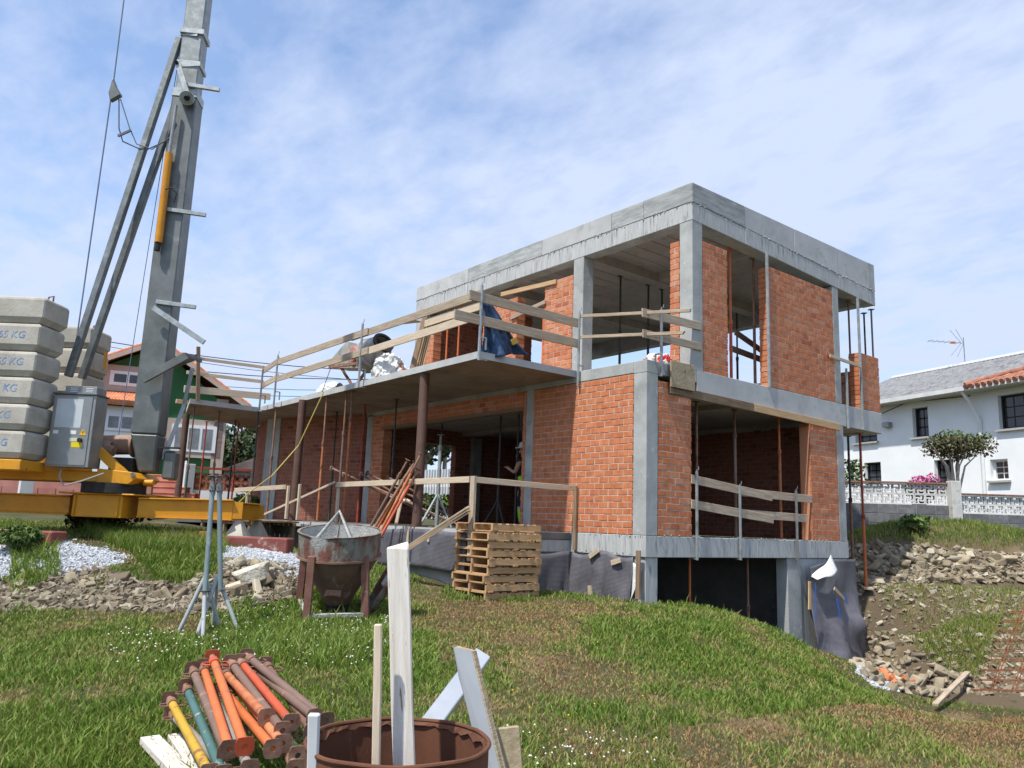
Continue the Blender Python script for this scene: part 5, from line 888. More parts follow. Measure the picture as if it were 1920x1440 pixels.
# ================================================================ STONES, GRAVEL, REBAR
def rockverts(n, r):   # n rough slab-like stones: (n,8,3) unit boxes with noise
    b = np.array([[x, y, z] for z in (-1, 1) for y in (-1, 1) for x in (-1, 1)], float)
    v = b[None]*np.array([1, 1, 1])+r.uniform(-.38, .38, (n, 8, 3)); v *= np.stack([r.uniform(.6, 1.35, n), r.uniform(.45, 1, n), r.uniform(.22, .62, n)], -1)[:, None]
    return v
RF = np.array([(0, 2, 3, 1), (4, 5, 7, 6), (0, 1, 5, 4), (2, 6, 7, 3), (0, 4, 6, 2), (1, 3, 7, 5)])
def rotm(n, r, tilt=.7):
    a, b, c = r.uniform(0, 6.28, n), r.normal(0, tilt, n), r.normal(0, tilt, n); ca, sa, cb, sb, cc, s_c = np.cos(a), np.sin(a), np.cos(b), np.sin(b), np.cos(c), np.sin(c)
    Z = np.zeros(n); O = np.ones(n); Rz = np.stack([ca, -sa, Z, sa, ca, Z, Z, Z, O], -1).reshape(n, 3, 3); Rx = np.stack([O, Z, Z, Z, cb, -sb, Z, sb, cb], -1).reshape(n, 3, 3); Ry = np.stack([cc, Z, s_c, Z, O, Z, -s_c, Z, cc], -1).reshape(n, 3, 3)
    return Rz@Rx@Ry
def rocks(pos, size, r, tilt=.6):
    n = len(pos); v = rockverts(n, r)*size[:, None, None]; return np.einsum('nij,nkj->nki', rotm(n, r, tilt), v)+pos[:, None]
def rock_stuff(name, pos, size, mat, label, cat, tilt=.6, seed=1):
    r = np.random.default_rng(seed); v = rocks(pos, size, r, tilt).reshape(-1, 3); n = len(pos); f = (RF[None]+np.arange(n)[:, None, None]*8).reshape(-1, 4)
    o = npmesh(name, v, f, mat, attrs={'tint': np.repeat(r.random(n), 8)}); o['kind'] = 'stuff'; o['label'] = label; o['category'] = cat; return o
def rock_things(name, pos, size, mat, label, group, tilt=.5, seed=1):
    r = np.random.default_rng(seed); n = len(pos); vv = rocks(np.zeros((n, 3)), size, r, tilt)
    for i in range(n):
        b = bmesh.new()
        for q in vv[i]: b.verts.new(q)
        bmesh.ops.convex_hull(b, input=b.verts); bmesh.ops.bevel(b, geom=b.edges[:], offset=float(size[i])*.09, segments=1, affect='EDGES')
        me = bpy.data.meshes.new(name); b.to_mesh(me); b.free(); a = me.attributes.new('tint', 'FLOAT', 'POINT'); a.data.foreach_set('value', np.full(len(me.vertices), r.random(), np.float32))
        o = finish(me, name, mat); o.location = tuple(pos[i]); tag(o, label, 'stone', group)
def scatter(poly, n, dlo, dhi, r, seed):   # sample ground points whose position falls in the outline poly (column,row) between two distances
    r_ = np.random.default_rng(seed); out = []
    xs = [p[0] for p in poly]; m = 0
    while m < n:
        D = r_.uniform(dlo, dhi, 4000); px = r_.uniform(min(xs)-60, max(xs)+60, 4000); l = (px-960)/FPX*(D*1.0); P = CAM[:2]+np.outer(l, RH[:2])+np.outer(D, FW[:2]); z = G(P[:, 0], P[:, 1]); qx, qy, _ = pxy(P[:, 0], P[:, 1], z); k = inpoly(qx, qy, poly); Q = np.c_[P[k], z[k]]; out.append(Q); m += len(Q)
        if len(out) > 60: break
    return np.concatenate(out)[:n]
rs = np.random.default_rng(3)
P = scatter(RUB, 4200, 9.3, 12.8, 0, 1); rock_stuff('rubble', P+V(0, 0, .0), .012+.045*rs.random(len(P))**2, stone, 'small broken stone scattered over the bank below the crane', 'rubble', .7, 2)
P = scatter(RUB, 70, 9.6, 12.4, 0, 5); rock_things('stone', P+V(0, 0, .015), .045+.085*rs.random(len(P))**1.7, stone, 'angular tan stone lying in the rubble bank below the crane', 'stones in the rubble bank', .5, 6)
RB2 = [(425, 1050), (545, 1062), (548, 1118), (470, 1135), (430, 1110)]; P = scatter(RB2, 26, 10.2, 12.4, 0, 7); rock_things('stone', P+V(0, 0, .03), .06+.09*rs.random(len(P)), stone, 'slab of tan stone in the heap left of the concrete skip', 'stones left of the skip', .6, 9)
P = onD(475, 1065, 11.6); rock_things('stone', np.array([[P[0], P[1], g1(*P[:2])+.12]]), np.array([.23]), M('stone_pale', (.46, .42, .33), (.60, .57, .48), 5, .93, bump=.8, bscale=14, bdist=.05), 'large pale mottled stone on top of the heap left of the concrete skip', None, .2, 4)
for poly, n, sd_, d0, d1, lab in ((GRA, 9000, 11, 11.0, 13.6, 'white gravel spread beside the maroon concrete beam on the left'), (GRB, 4500, 12, 11.4, 13.8, 'white gravel in front of the crane foot')):
    P = scatter(poly, n, d0, d1, 0, sd_); j_ = np.random.default_rng(sd_).normal(0, .10, (len(P), 2))*(np.random.default_rng(sd_+1).random((len(P), 1)) < .4); P[:, :2] += j_; P[:, 2] = G(P[:, 0], P[:, 1]); rock_stuff('gravel', P+V(0, 0, .004), rs.uniform(.012, .028, len(P)), gravm, lab, 'gravel', .9, sd_)
# pit: cut bank of stones, slope rubble, floor rubble
CUT = [(1590, 1022), (1700, 1022), (1800, 1032), (1960, 1045), (2400, 1055), (2400, 1095), (1920, 1092), (1700, 1092), (1600, 1095)]
P = scatter(CUT, 2600, 18.0, 19.8, 0, 21); rock_stuff('bank_stones', P+V(0, 0, .01), rs.uniform(.03, .09, len(P)), stone, 'layer of pale broken stone in the earth cut below the block wall', 'rubble', .5, 22)
P = scatter(CUT, 115, 18.0, 19.6, 0, 23); rock_things('stone', P+V(-.03, -.03, .03), rs.uniform(.07, .15, len(P)), stone, 'flat pale stone in the earth cut below the block wall', 'stones in the earth cut', .4, 24)
SLO = [(1600, 1095), (2300, 1092), (2300, 1330), (1920, 1310), (1700, 1290), (1605, 1250)]
P = scatter(SLO, 5200, 9.5, 18.2, 0, 31); rock_stuff('rubble', P+V(0, 0, .0), .016+.055*rs.random(len(P))**2.5, stone, 'loose rubble strewn over the slope beside the house', 'rubble', .6, 32)
FLO = [(1604, 1190), (1640, 1200), (1700, 1215), (1780, 1240), (1860, 1290), (1760, 1310), (1660, 1295), (1606, 1262)]
P = scatter(FLO, 100, 10.0, 16.8, 0, 33); rock_things('stone', P+V(0, 0, .04), rs.uniform(.05, .12, len(P)), stone, 'grey or tan stone in the pit at the foot of the slope', 'stones in the pit', .5, 34)
P = scatter([(1830, 1300), (1880, 1288), (2050, 1290), (2050, 1342), (1900, 1338)], 2600, 8.6, 12.5, 0, 35); rock_stuff('gravel', P+V(0, 0, .01), rs.uniform(.015, .05, len(P)), gravm, 'pale grey rubble heap in front of the rebar mats', 'gravel', .8, 36)
P = scatter([(1605, 1225), (1650, 1240), (1690, 1300), (1640, 1290), (1606, 1262)], 500, 9.5, 15, 0, 41); rock_stuff('gravel', P+V(0, 0, .01), rs.uniform(.015, .04, len(P)), gravm, 'pale grey gravel at the foot of the hanging membrane', 'gravel', .8, 42)
P = scatter([(1640, 1230), (1680, 1245), (1740, 1275), (1690, 1290), (1650, 1275)], 26, 10, 15, 0, 43); rb_me = bpy.data.meshes.new('brick_fragment'); m = MB().box((-.07, -.045, -.035), (.07, .045, .035)); rb_me.from_pydata(m.v, [], m.f); rb_me.materials.append(brick_o)
for q in P:
    o = bpy.data.objects.new('brick_fragment', rb_me); COL.objects.link(o); o.location = tuple(q+V(0, 0, .04)); o.rotation_euler = (random.uniform(-.6, .6), random.uniform(-.6, .6), random.uniform(0, 6)); s = random.uniform(.6, 1.3); o.scale = (s, s, s); tag(o, 'broken orange brick piece in the pit beside the hanging membrane', 'brick', 'brick pieces in the pit')
for (a, b, wd, m, lab) in (((1752, 1303), (1815, 1273), .09, wood_g, 'pale plank lying on the rubble in front of the rebar mats'), ((1622, 1212), (1662, 1214), .12, wood_g, 'grey plank at the foot of the slope by the membrane')):
    p, q = onZ(*a, -2.3), onZ(*b, -2.35); p[2] = g1(*p[:2])+.10; q[2] = g1(*q[:2])+.12; plank(p, q, wd, .04, m, lab)
# rebar mats (two layers of bent bars), leaning on the slope
RBA = thing('rebar_mat', 'two rusty steel reinforcement mats with hooked bar ends in the pit', 'rebar mat', onD(1880, 1290, 11.0)); rz = M('rebar_rust', (.16, .055, .025), (.27, .10, .045), 12, .85)
c00, c10, c01 = onD(1822, 1294, 10.8), onD(2080, 1300, 10.6), onD(1884, 1140, 11.05); dy_ = (c01-c00); dx_ = (c10-c00)
bars = MB(); up_ = nrm(np.cross(dx_, dy_)); up_ = up_ if up_[2] > 0 else -up_
for lay in range(2):
    for i in range(9):
        s = c00+dy_*(i/8.5)+up_*(.10*lay)+RH*random.uniform(-.02, .02); e = s+dx_; b = MB().path([s-dy_*.0+nrm(dx_)*.07-up_*.11, s-up_*.005, s+nrm(dx_)*.03, e], .0062, 5); b.build('cross_bar', rz, RBA)
    for j in range(6):
        s = c00+dx_*(.13+j*.16)-dy_*.02+up_*(.10*lay+.012); MB().tube(s, s+dy_*1.06, .0068, 6).build('long_bar', rz, RBA)

# ================================================================ GRASS
def grass():
    r = np.random.default_rng(11); Pn = []; 
    def samp(n, dlo, dhi, wide=.80, ofs=2.0, p=1.0):
        u = r.random(n); D = (dlo**p+(dhi**p-dlo**p)*u)**(1/p); l = r.uniform(-1, 1, n)*(wide*D+ofs); return CAM[:2]+np.outer(l, RH[:2])+np.outer(D, FW[:2])
    S = np.concatenate([samp(120000, 2.0, 6.5, .75, .8, 1.6), samp(170000, 6.5, 12.5, .72, .8, 1.5), samp(45000, 12.5, 16.5, .72, .8, 1.5)])
    z = G(S[:, 0], S[:, 1]); px, py, D = pxy(S[:, 0], S[:, 1], z); soil = soilmask(S[:, 0], S[:, 1], z)
    hs = ((S[:, 0] > -2.35) & (S[:, 0] < W+2) & (S[:, 1] > YP-.15) & (S[:, 1] < 12)) | ((S[:, 0] > -.08) & (S[:, 0] < W+.3) & (S[:, 1] > -.10))
    weed = inpoly(px, py, [(1600, 1100), (2400, 1090), (2400, 1280), (1800, 1250), (1650, 1190)]) | (inpoly(px, py, RUB) & (np.sin(px*.045)*np.sin(px*.017+py*.05) > .45)) | inpoly(px, py, [(-100, 1000), (100, 1010), (112, 1075), (40, 1120), (-100, 1120)]) & (px > 20)
    nz = .5+.5*np.sin(S[:, 0]*.9+1.7*np.sin(S[:, 1]*.53+1))*np.cos(S[:, 1]*1.05+1.4*np.sin(S[:, 0]*.71)); nz2 = .5+.5*np.sin(S[:, 0]*2.7+2*np.sin(S[:, 1]*1.9))*np.cos(S[:, 1]*2.3+1.6*np.sin(S[:, 0]*2.2+2)); nz3 = gnoise(S[:, 0]*4, S[:, 1]*4)*5+gnoise(S[:, 0]*13+5, S[:, 1]*13)*4
    lush = np.clip(.45*nz+.42*nz2+.42*nz3+.05, 0, 1)
    boost = inpoly(px, py, [(380, 1150), (520, 1110), (720, 1090), (740, 1230), (640, 1260), (420, 1240)])*.5+inpoly(px, py, [(230, 1020), (410, 1030), (420, 1085), (300, 1100)])*.7+inpoly(px, py, [(1150, 1110), (1330, 1130), (1420, 1180), (1250, 1190)])*.12+inpoly(px, py, [(-50, 1340), (330, 1300), (420, 1460), (-50, 1460)])*.35+inpoly(px, py, [(20, 1000), (110, 1010), (110, 1090), (20, 1120)])*1.2+inpoly(px, py, [(830, 1080), (1010, 1100), (1000, 1130), (830, 1125)])*.5
    dry = inpoly(px, py, [(1250, 1370), (1600, 1320), (1960, 1340), (1960, 1460), (1300, 1460)])*.45+inpoly(px, py, [(820, 1130), (1120, 1130), (1100, 1240), (820, 1250)])*.30
    lush = np.clip(lush+boost-dry, 0, 1.4)
    keep = (~hs) & ((~soil) | (weed & (r.random(len(S)) < .6))) & (r.random(len(S)) < (.80+.3*lush)) & ~((np.hypot(S[:, 0]-DR[0], S[:, 1]-DR[1]) < .3))
    S = S[keep]; z = z[keep]; lush = lush[keep]; D = D[keep]; n = len(S)
    h = (.026+.062*np.clip(lush, 0, 1)**1.3+.10*np.clip(lush-.95, 0, 1))*r.uniform(.55, 1.5, n); h = np.where(r.random(n) < .012, h*2.1, h)
    wdt = np.clip(.0022+.00068*D, .003, .0095)*r.uniform(.7, 1.4, n); th = r.uniform(0, 6.283, n); lean = r.uniform(.15, .95, n)*h; la = r.uniform(0, 6.283, n)
    B = np.c_[S, z-.008]; sx = np.c_[np.cos(th), np.sin(th), np.zeros(n)]*wdt[:, None]; ld = np.c_[np.cos(la), np.sin(la), np.zeros(n)]*lean[:, None]; u = np.c_[np.zeros((n, 2)), h]
    v = np.stack([B-sx, B+sx, B+sx*.75+u*.6+ld*.35, B-sx*.75+u*.6+ld*.35, B+u+ld], 1).reshape(-1, 3)
    i = np.arange(n)*5; f = np.concatenate([np.c_[i, i+1, i+2], np.c_[i, i+2, i+3], np.c_[i+3, i+2, i+4]])
    dryb = np.clip(.95-lush*1.42+r.normal(0, .23, n), 0, 1); return v, f, np.repeat(dryb, 5), np.repeat(r.random(n), 5)
gv_, gf_, gd, gt = grass()
gm = M('grass_blade', (.10, .195, .020), (.185, .27, .042), 1.5, .55, attr=[('tint', (.27, .28, .075), .5, 1.0), ('dry', (.38, .30, .125), .30, .64), ('dry', (.34, .185, .095), .72, .95)], spec=.3)
_g = gm.node_tree; _bs = _g.nodes['Principled BSDF']; _tr = _g.nodes.new('ShaderNodeBsdfTranslucent'); _ms = _g.nodes.new('ShaderNodeMixShader'); _ms.inputs[0].default_value = .3
_cl = _bs.inputs['Base Color'].links[0].from_socket; _g.links.new(_cl, _tr.inputs[0]); _g.links.new(_bs.outputs[0], _ms.inputs[1]); _g.links.new(_tr.outputs[0], _ms.inputs[2]); _g.links.new(_ms.outputs[0], _g.nodes['Material Output'].inputs[0])
go = npmesh('grass', gv_, gf_, gm, attrs={'dry': gd, 'tint': gt}); tag(go, 'rough patchy lawn of green and dried grass', 'grass', kind='stuff')
def blades(name, pts, hlo, hhi, wd, mat, label, seed, spread=.5, tintlo=0):
    r = np.random.default_rng(seed); n = len(pts); h = r.uniform(hlo, hhi, n); th = r.uniform(0, 6.283, n); la = r.uniform(0, 6.283, n); ln = h*r.uniform(.1, spread, n); sx = np.c_[np.cos(th), np.sin(th), np.zeros(n)]*wd; ld = np.c_[np.cos(la), np.sin(la), np.zeros(n)]*ln[:, None]; u = np.c_[np.zeros((n, 2)), h]; B = pts-V(0, 0, .02)
    v = np.stack([B-sx, B+sx, B+sx*.8+u*.55+ld*.3, B-sx*.8+u*.55+ld*.3, B+u+ld], 1).reshape(-1, 3); i = np.arange(n)*5; f = np.concatenate([np.c_[i, i+1, i+2], np.c_[i, i+2, i+3], np.c_[i+3, i+2, i+4]])
    o = npmesh(name, v, f, mat, attrs={'dry': np.repeat(np.clip(r.normal(tintlo, .2, n), 0, 1), 5), 'tint': np.repeat(r.random(n), 5)}); tag(o, label, 'grass', kind='stuff'); return o
STR = [(1590, 975), (2500, 990), (2500, 1050), (1900, 1040), (1700, 1018), (1590, 1020)]
blades('tall_grass', scatter(STR, 15000, 19.0, 21.2, 0, 51), .05, .17, .011, gm, 'strip of tall grass at the foot of the block wall', 52, .6, .25)
blades('tall_grass', scatter([(115, 985), (420, 1000), (420, 1040), (250, 1040)], 9000, 12.2, 14.5, 0, 53), .08, .28, .007, gm, 'tall shaded grass under the crane base', 54, .7, .1)
blades('pit_weeds', np.concatenate([scatter([(1640, 1100), (2300, 1092), (2300, 1200), (1850, 1190), (1700, 1180)], 9000, 13.5, 18.2, 0, 55), scatter([(1690, 1180), (1880, 1150), (1840, 1270), (1760, 1260)], 4500, 11.5, 16.5, 0, 56)]), .05, .17, .008, gm, 'thin weeds growing over the rubble slope beside the house', 57, .7, .3)
# clover flowers
r = np.random.default_rng(61); P = np.concatenate([scatter([(380, 1160), (720, 1100), (750, 1240), (640, 1270), (420, 1250)], 300, 7.0, 11, 0, 62), scatter([(930, 1340), (1240, 1350), (1250, 1460), (930, 1460)], 45, 3.6, 6.5, 0, 63), scatter([(200, 1180), (420, 1190), (420, 1260), (200, 1260)], 60, 7, 9.5, 0, 64)])
n = len(P); b = np.array([[1, 0, 0], [-1, 0, 0], [0, 1, 0], [0, -1, 0], [0, 0, 1], [0, 0, -1]], float); v = (P+V(0, 0, .075)+np.c_[np.zeros((n, 2)), r.uniform(-.02, .03, n)])[:, None]+b[None]*r.uniform(.008, .0125, n)[:, None, None]; f = (np.array([(0, 2, 4), (2, 1, 4), (1, 3, 4), (3, 0, 4), (2, 0, 5), (1, 2, 5), (3, 1, 5), (0, 3, 5)])[None]+np.arange(n)[:, None, None]*6).reshape(-1, 3)
tag(npmesh('clover_flowers', v.reshape(-1, 3), f, M('clover_white', (.62, .58, .50), (.7, .66, .6), 30, .8)), 'small white clover flowers dotted through the lawn', 'flowers', kind='stuff')
P = np.concatenate([scatter([(760, 1150), (1300, 1180), (1250, 1460), (900, 1460)], 22, 3.5, 10, 0, 65)]); n = len(P); v = (P+V(0, 0, .08))[:, None]+b[None]*.009; f = (np.array([(0, 2, 4), (2, 1, 4), (1, 3, 4), (3, 0, 4), (2, 0, 5), (1, 2, 5), (3, 1, 5), (0, 3, 5)])[None]+np.arange(n)[:, None, None]*6).reshape(-1, 3)
tag(npmesh('yellow_flowers', v.reshape(-1, 3), f, M('flower_yellow', (.75, .55, .02))), 'tiny yellow flowers dotted through the lawn', 'flowers', kind='stuff')

# ================================================================ LEAVES, TREES
def leaves(name, C, size, mat, parent, seed, flat=.0):
    r = np.random.default_rng(seed); n = len(C); a = r.normal(size=(n, 3)); a /= np.linalg.norm(a, axis=1)[:, None]; b = np.cross(a, r.normal(size=(n, 3))); b /= np.linalg.norm(b, axis=1)[:, None]; s = size*r.uniform(.6, 1.4, n)[:, None]
    v = np.stack([C-a*s, C+b*s*.55, C+a*s, C-b*s*.55], 1).reshape(-1, 3); f = np.arange(n*4).reshape(n, 4); return npmesh(name, v, f, mat, parent, attrs={'tint': np.repeat(r.random(n), 4)})
def crownpts(c, s, n, seed, shell=.5, lumps=14):
    r = np.random.default_rng(seed); L_ = r.normal(size=(lumps, 3)); L_ /= np.linalg.norm(L_, axis=1)[:, None]; L_ = L_*r.uniform(.35, .8, lumps)[:, None]; k = r.integers(0, lumps, n); d = r.normal(size=(n, 3)); d /= np.linalg.norm(d, axis=1)[:, None]; rad = r.uniform(shell, 1, n)**.6*.42
    return np.asarray(c)+(L_[k]+d*rad[:, None])*np.asarray(s)
def tree(name, label, base, h, s, mat, n, leaf, seed, cat='tree', group=None, limbs=5, tm=None):
    base = np.asarray(base, float); o = thing(name, label, cat, base, group); top = base+UP*h; r = random.Random(seed); tr = MB().path([base, base+UP*h*.4+V(r.uniform(-.1, .1), r.uniform(-.1, .1), 0), top], [h*.035, h*.028, h*.012], 8)
    for k in range(limbs):
        a = r.uniform(0, 6.28); q = base+UP*h*r.uniform(.35, .8); tr.path([q, q+V(math.cos(a)*s[0]*.4, math.sin(a)*s[1]*.4, s[2]*.3), q+V(math.cos(a)*s[0]*.7, math.sin(a)*s[1]*.7, s[2]*.7)], [h*.016, h*.01, h*.005], 6)
    tr.build('trunk', tm or bark, o, smooth=True); leaves('crown', crownpts(top, s, n, seed), leaf, mat, o, seed); return o

# ================================================================ RIGHT BACKGROUND: BLOCK WALL, WHITE HOUSE
DW = 21.2
wl0 = onD(1560, 990, 21.8); wl1 = onD(1786, 992, 21.2); wl2 = onD(2250, 1010, 20.6); zb0 = .28
def blockwall(p, q, zb, z1, z2, label, rows, nv, D):
    p = V(p[0], p[1], 0); q = V(q[0], q[1], 0); d = nrm(q-p); nn_ = np.cross(UP, d); Lw = np.linalg.norm(q-p); o = thing('garden_wall', label, 'wall', (p[0], p[1], zb))
    MB().obox((p+q)/2+nn_*.1+UP*(zb+z1)/2, (d, nn_, UP), (Lw/2, .085, (z1-zb)/2-.004)).build('mortar_core', block_j, o)
    bl = .48; bh = (z1-zb)/rows; me = None
    for c in range(rows):
        x = -(c % 2)*bl/2
        while x < Lw-.05:
            x0, x1 = max(x+.006, 0), min(x+bl-.006, Lw)
            if x1-x0 > .06: MB().obox(p+d*(x0+x1)/2+nn_*.1+UP*(zb+(c+.5)*bh), (d, nn_, UP), ((x1-x0)/2, .1, bh/2-.006)).build('block', block_m, o, bevel=.006)
            x += bl
    # pinwheel vent blocks, two rows
    vh = (z2-z1-.06)/2; vw = vh; mesh = None; P = MB(); t = .022; hs_ = vw/2-.004; dp = .09
    for (x0, x1, y0, y1) in ((-hs_, hs_, hs_-t, hs_), (-hs_, hs_, -hs_, -hs_+t), (-hs_, -hs_+t, -hs_+t, hs_-t), (hs_-t, hs_, -hs_+t, hs_-t)): P.box((x0, -dp/2, y0), (x1, dp/2, y1))
    for k in range(4):
        a0 = k*math.pi/2+.3; ring_o = []; ring_i = []
        for s in range(7):
            u = s/6; rr_ = .028*vw/.3+u*(hs_-.01); aa = a0+u*1.45; w__ = .030*(1-.35*u); ring_o.append((rr_*math.cos(aa-w__/max(rr_, .03)), rr_*math.sin(aa-w__/max(rr_, .03)))); ring_i.append((rr_*math.cos(aa+w__/max(rr_, .03)), rr_*math.sin(aa+w__/max(rr_, .03))))
        pts = [(np.clip(a, -hs_+t*.5, hs_-t*.5), np.clip(b, -hs_+t*.5, hs_-t*.5)) for a, b in ring_o+ring_i[::-1]]
        P.add([(a, -dp/2+.01, b) for a, b in pts]+[(a, dp/2-.01, b) for a, b in pts], [(i, i+1, 12-i, 13-i) for i in range(6)]+[(14+13-i, 14+12-i, 14+i+1, 14+i) for i in range(6)]+[(i, 14+i, 14+(i+1) % 14, (i+1) % 14) for i in range(14)])
    me = bpy.data.meshes.new('vent_block'); me.from_pydata([tuple(map(float, x)) for x in P.v], [], P.f); me.update(); me.materials.append(vent_m)
    ang = math.atan2(d[1], d[0]); n = int(Lw/vw)
    for rI in range(2):
        for i in range(n):
            b_ = bpy.data.objects.new('vent_block', me); COL.objects.link(b_); b_.parent = o; c = p+d*(i+.5)*vw+nn_*.1+UP*(z1+.012+(rI+.5)*vh); b_.matrix_local = Matrix.Translation(Vector(c-ORG[o.name])) @ Matrix.Rotation(ang, 4, 'Z')
    MB().obox((p+q)/2+nn_*.1+UP*(z2-.015), (d, nn_, UP), (Lw/2, .11, .022)).build('coping', rust, o); return o
h1 = float(onD(1790, 948, 21.2)[2]); h2 = float(onD(1790, 906, 21.2)[2]); h1b = float(onD(1810, 962, 21.0)[2]); h2b = float(onD(1810, 925, 21.0)[2])
blockwall(wl0, wl1, zb0-.3, h1, h2, 'grey concrete block wall with white pinwheel vent blocks, left length behind the house', 4, 17, DW); pst = onD(1793, 990, 21.15)
ws = thing('concrete_post', 'white rendered concrete post between the two garden wall lengths', 'post', (pst[0], pst[1], zb0-.3)); MB().obox(V(pst[0], pst[1], (zb0-.3+h2+.05)/2), (RH, FW, UP), (.13, .13, (h2+.05-zb0+.3)/2)).build('shaft', M('post_render', (.5, .49, .46), (.62, .61, .58), 4, .9, spot=((.33, .32, .29), 4, .56, .7)), ws, bevel=.01)
wq = onD(1803, 1000, 21.1); blockwall(wq, wl2, zb0-.4, h1b, h2b, 'grey concrete block wall with white pinwheel vent blocks, lower length at the right edge', 4, 17, DW)
# white house
WD = 29.0; wh0 = onD(1555, 900, 33.6); wh1 = onD(2150, 900, 22.4); wd = nrm(V(*(wh1-wh0)[:2], 0)); wn_ = np.cross(UP, wd); whO = V(wh0[0], wh0[1], .3); wh = thing('white_house', 'long white rendered two-storey house with grey corrugated roof', 'house', whO)
def onW(px, py):   # point on the front plane of the white house
    d = ray(px, py); t = ((whO-CAM)@wn_)/(d@wn_); P = CAM+d*t; return (P-whO)@wd, P[2]
zE = onW(1840, 735)[1]; Lh = np.linalg.norm((wh1-wh0)[:2])
def wp(x, z, y=0): return V(whO[0], whO[1], 0)+wd*x+wn_*y+UP*z
WIN = [((1710, 766), (1742, 818), 0), ((1620, 868), (1653, 908), 0), ((1751, 863), (1790, 912), 0), ((1870, 742), (1960, 797), 1), ((1856, 862), (1892, 900), 2), ((1603, 800), (1645, 827), 0)]
rects = []
for (a, b, k) in WIN:
    x0, z1 = onW(*a); x1, z0 = onW(*b); x0_, zz = onW(a[0], b[1]); rects.append((x0, x1, z0, z1, k))
xsW = sorted(set([0, Lh]+[r_[0] for r_ in rects]+[r_[1] for r_ in rects])); zsW = sorted(set([.0, zE]+[r_[2] for r_ in rects]+[r_[3] for r_ in rects])); mb = MB()
for i in range(len(xsW)-1):
    for j in range(len(zsW)-1):
        cx, cz = (xsW[i]+xsW[i+1])/2, (zsW[j]+zsW[j+1])/2
        if any(r_[0] < cx < r_[1] and r_[2] < cz < r_[3] for r_ in rects): continue
        mb.obox(wp(cx, cz, .15), (wd, wn_, UP), ((xsW[i+1]-xsW[i])/2, .15, (zsW[j+1]-zsW[j])/2))
mb.build('wall', white_r, wh); MB().obox(wp(Lh/2, zE/2, 4.2), (wd, wn_, UP), (Lh/2, 3.7, zE/2)).build('inner_volume', dkwood, wh); MB().obox(wp(.1, zE/2, 4.2), (wd, wn_, UP), (.15, 4, zE/2)).build('end_wall', white_r, wh)
for (x0, x1, z0, z1, k) in rects:
    f_ = M('win_white', (.75, .76, .76)) if k == 2 else dkwood; fr = MB(); wq_ = .06
    for (a, b, c, d_) in ((x0, x1, z1-wq_, z1), (x0, x1, z0, z0+wq_), (x0, x0+wq_, z0+wq_, z1-wq_), (x1-wq_, x1, z0+wq_, z1-wq_)): fr.obox(wp((a+b)/2, (c+d_)/2, .20), (wd, wn_, UP), ((b-a)/2, .03, (d_-c)/2))
    wi = fr.build('window', f_, wh); nxp = 4 if k == 1 else 2; nz_ = 3
    for i in range(nxp):
        for j in range(nz_):
            a, b = x0+wq_+(x1-x0-2*wq_)*i/nxp, x0+wq_+(x1-x0-2*wq_)*(i+1)/nxp; c, d_ = z0+wq_+(z1-z0-2*wq_)*j/nz_, z0+wq_+(z1-z0-2*wq_)*(j+1)/nz_; MB().obox(wp((a+b)/2, (c+d_)/2, .225), (wd, wn_, UP), ((b-a)/2-.02, .01, (d_-c)/2-.02)).build('pane', glass, wi)
    if k: MB().obox(wp((x0+x1)/2, (z0+z1)/2, .235), (wd, wn_, UP), ((x1-x0)/2-.05, .004, (z1-z0)/2-.05)).build('glazing_bars', f_, wi)
    MB().obox(wp((x0+x1)/2, z0-.04, -.03), (wd, wn_, UP), ((x1-x0)/2+.08, .1, .035)).build('sill', M('sill_grey', (.4, .4, .38)), wh)
# corrugated roof
rp0, rp1, ny_ = -.75, 4.3, 6; zr0 = zE+.02; P0_, _z = onW(1700, 715); slope = .42; nX = int(Lh/.045); xs_ = np.linspace(-.4, Lh+.2, nX); vv = []
for j in range(ny_):
    y = rp0+(rp1-rp0)*j/(ny_-1); z = zr0+(y-rp0)*slope+.028*np.cos(xs_*2*math.pi/.19)-.012*(j % 2)
    vv.append(np.stack([whO[0]+wd[0]*xs_+wn_[0]*y, whO[1]+wd[1]*xs_+wn_[1]*y, z], -1))
vv = np.concatenate(vv); ix = np.arange(ny_*nX).reshape(ny_, nX); ff = np.c_[ix[:-1, :-1].ravel(), ix[:-1, 1:].ravel(), ix[1:, 1:].ravel(), ix[1:, :-1].ravel()]; ro = npmesh('roof', vv, ff, fibro, wh); sl = ro.modifiers.new('s', 'SOLIDIFY'); sl.thickness = .03
zrid = zr0+(rp1-rp0)*slope; MB().obox(wp(Lh/2, zrid+.02, rp1), (wd, wn_, UP), (Lh/2+.3, .13, .05)).build('ridge', white_p, ro); MB().obox(wp(Lh/2, zE+.06, -.70), (wd, wn_, UP), (Lh/2+.1, .09, .075)).build('gutter', M('gutter_white', (.66, .66, .64), (.55, .55, .53), 3, .6), wh); MB().obox(wp(Lh/2, zE+.02, -.34), (wd, wn_, UP), (Lh/2, .34, .03)).build('eave_board', M('eave_beige', (.45, .44, .38)), wh)
xdp = onW(1840, 800)[0]; MB().path([wp(onW(1828, 745)[0], zE+.0, -.66), wp(onW(1830, 755)[0], zE-.3, -.35), wp(xdp, zE-1.0, -.06), wp(xdp, .3, -.06)], .06, 10).build('downpipe', white_p, wh, smooth=True)
xf = onW(1667, 797); MB().obox(wp(xf[0], xf[1], -.12), (wd, wn_, UP), (.16, .1, .1)).build('floodlight', steel, wh); MB().path([wp(onW(1655, 775)[0], onW(1655, 775)[1], -.02), wp(onW(1700, 755)[0], onW(1700, 755)[1], -.02), wp(onW(1820, 745)[0], onW(1820, 742)[1], -.02)], .015, 5).build('wall_cable', black, wh)
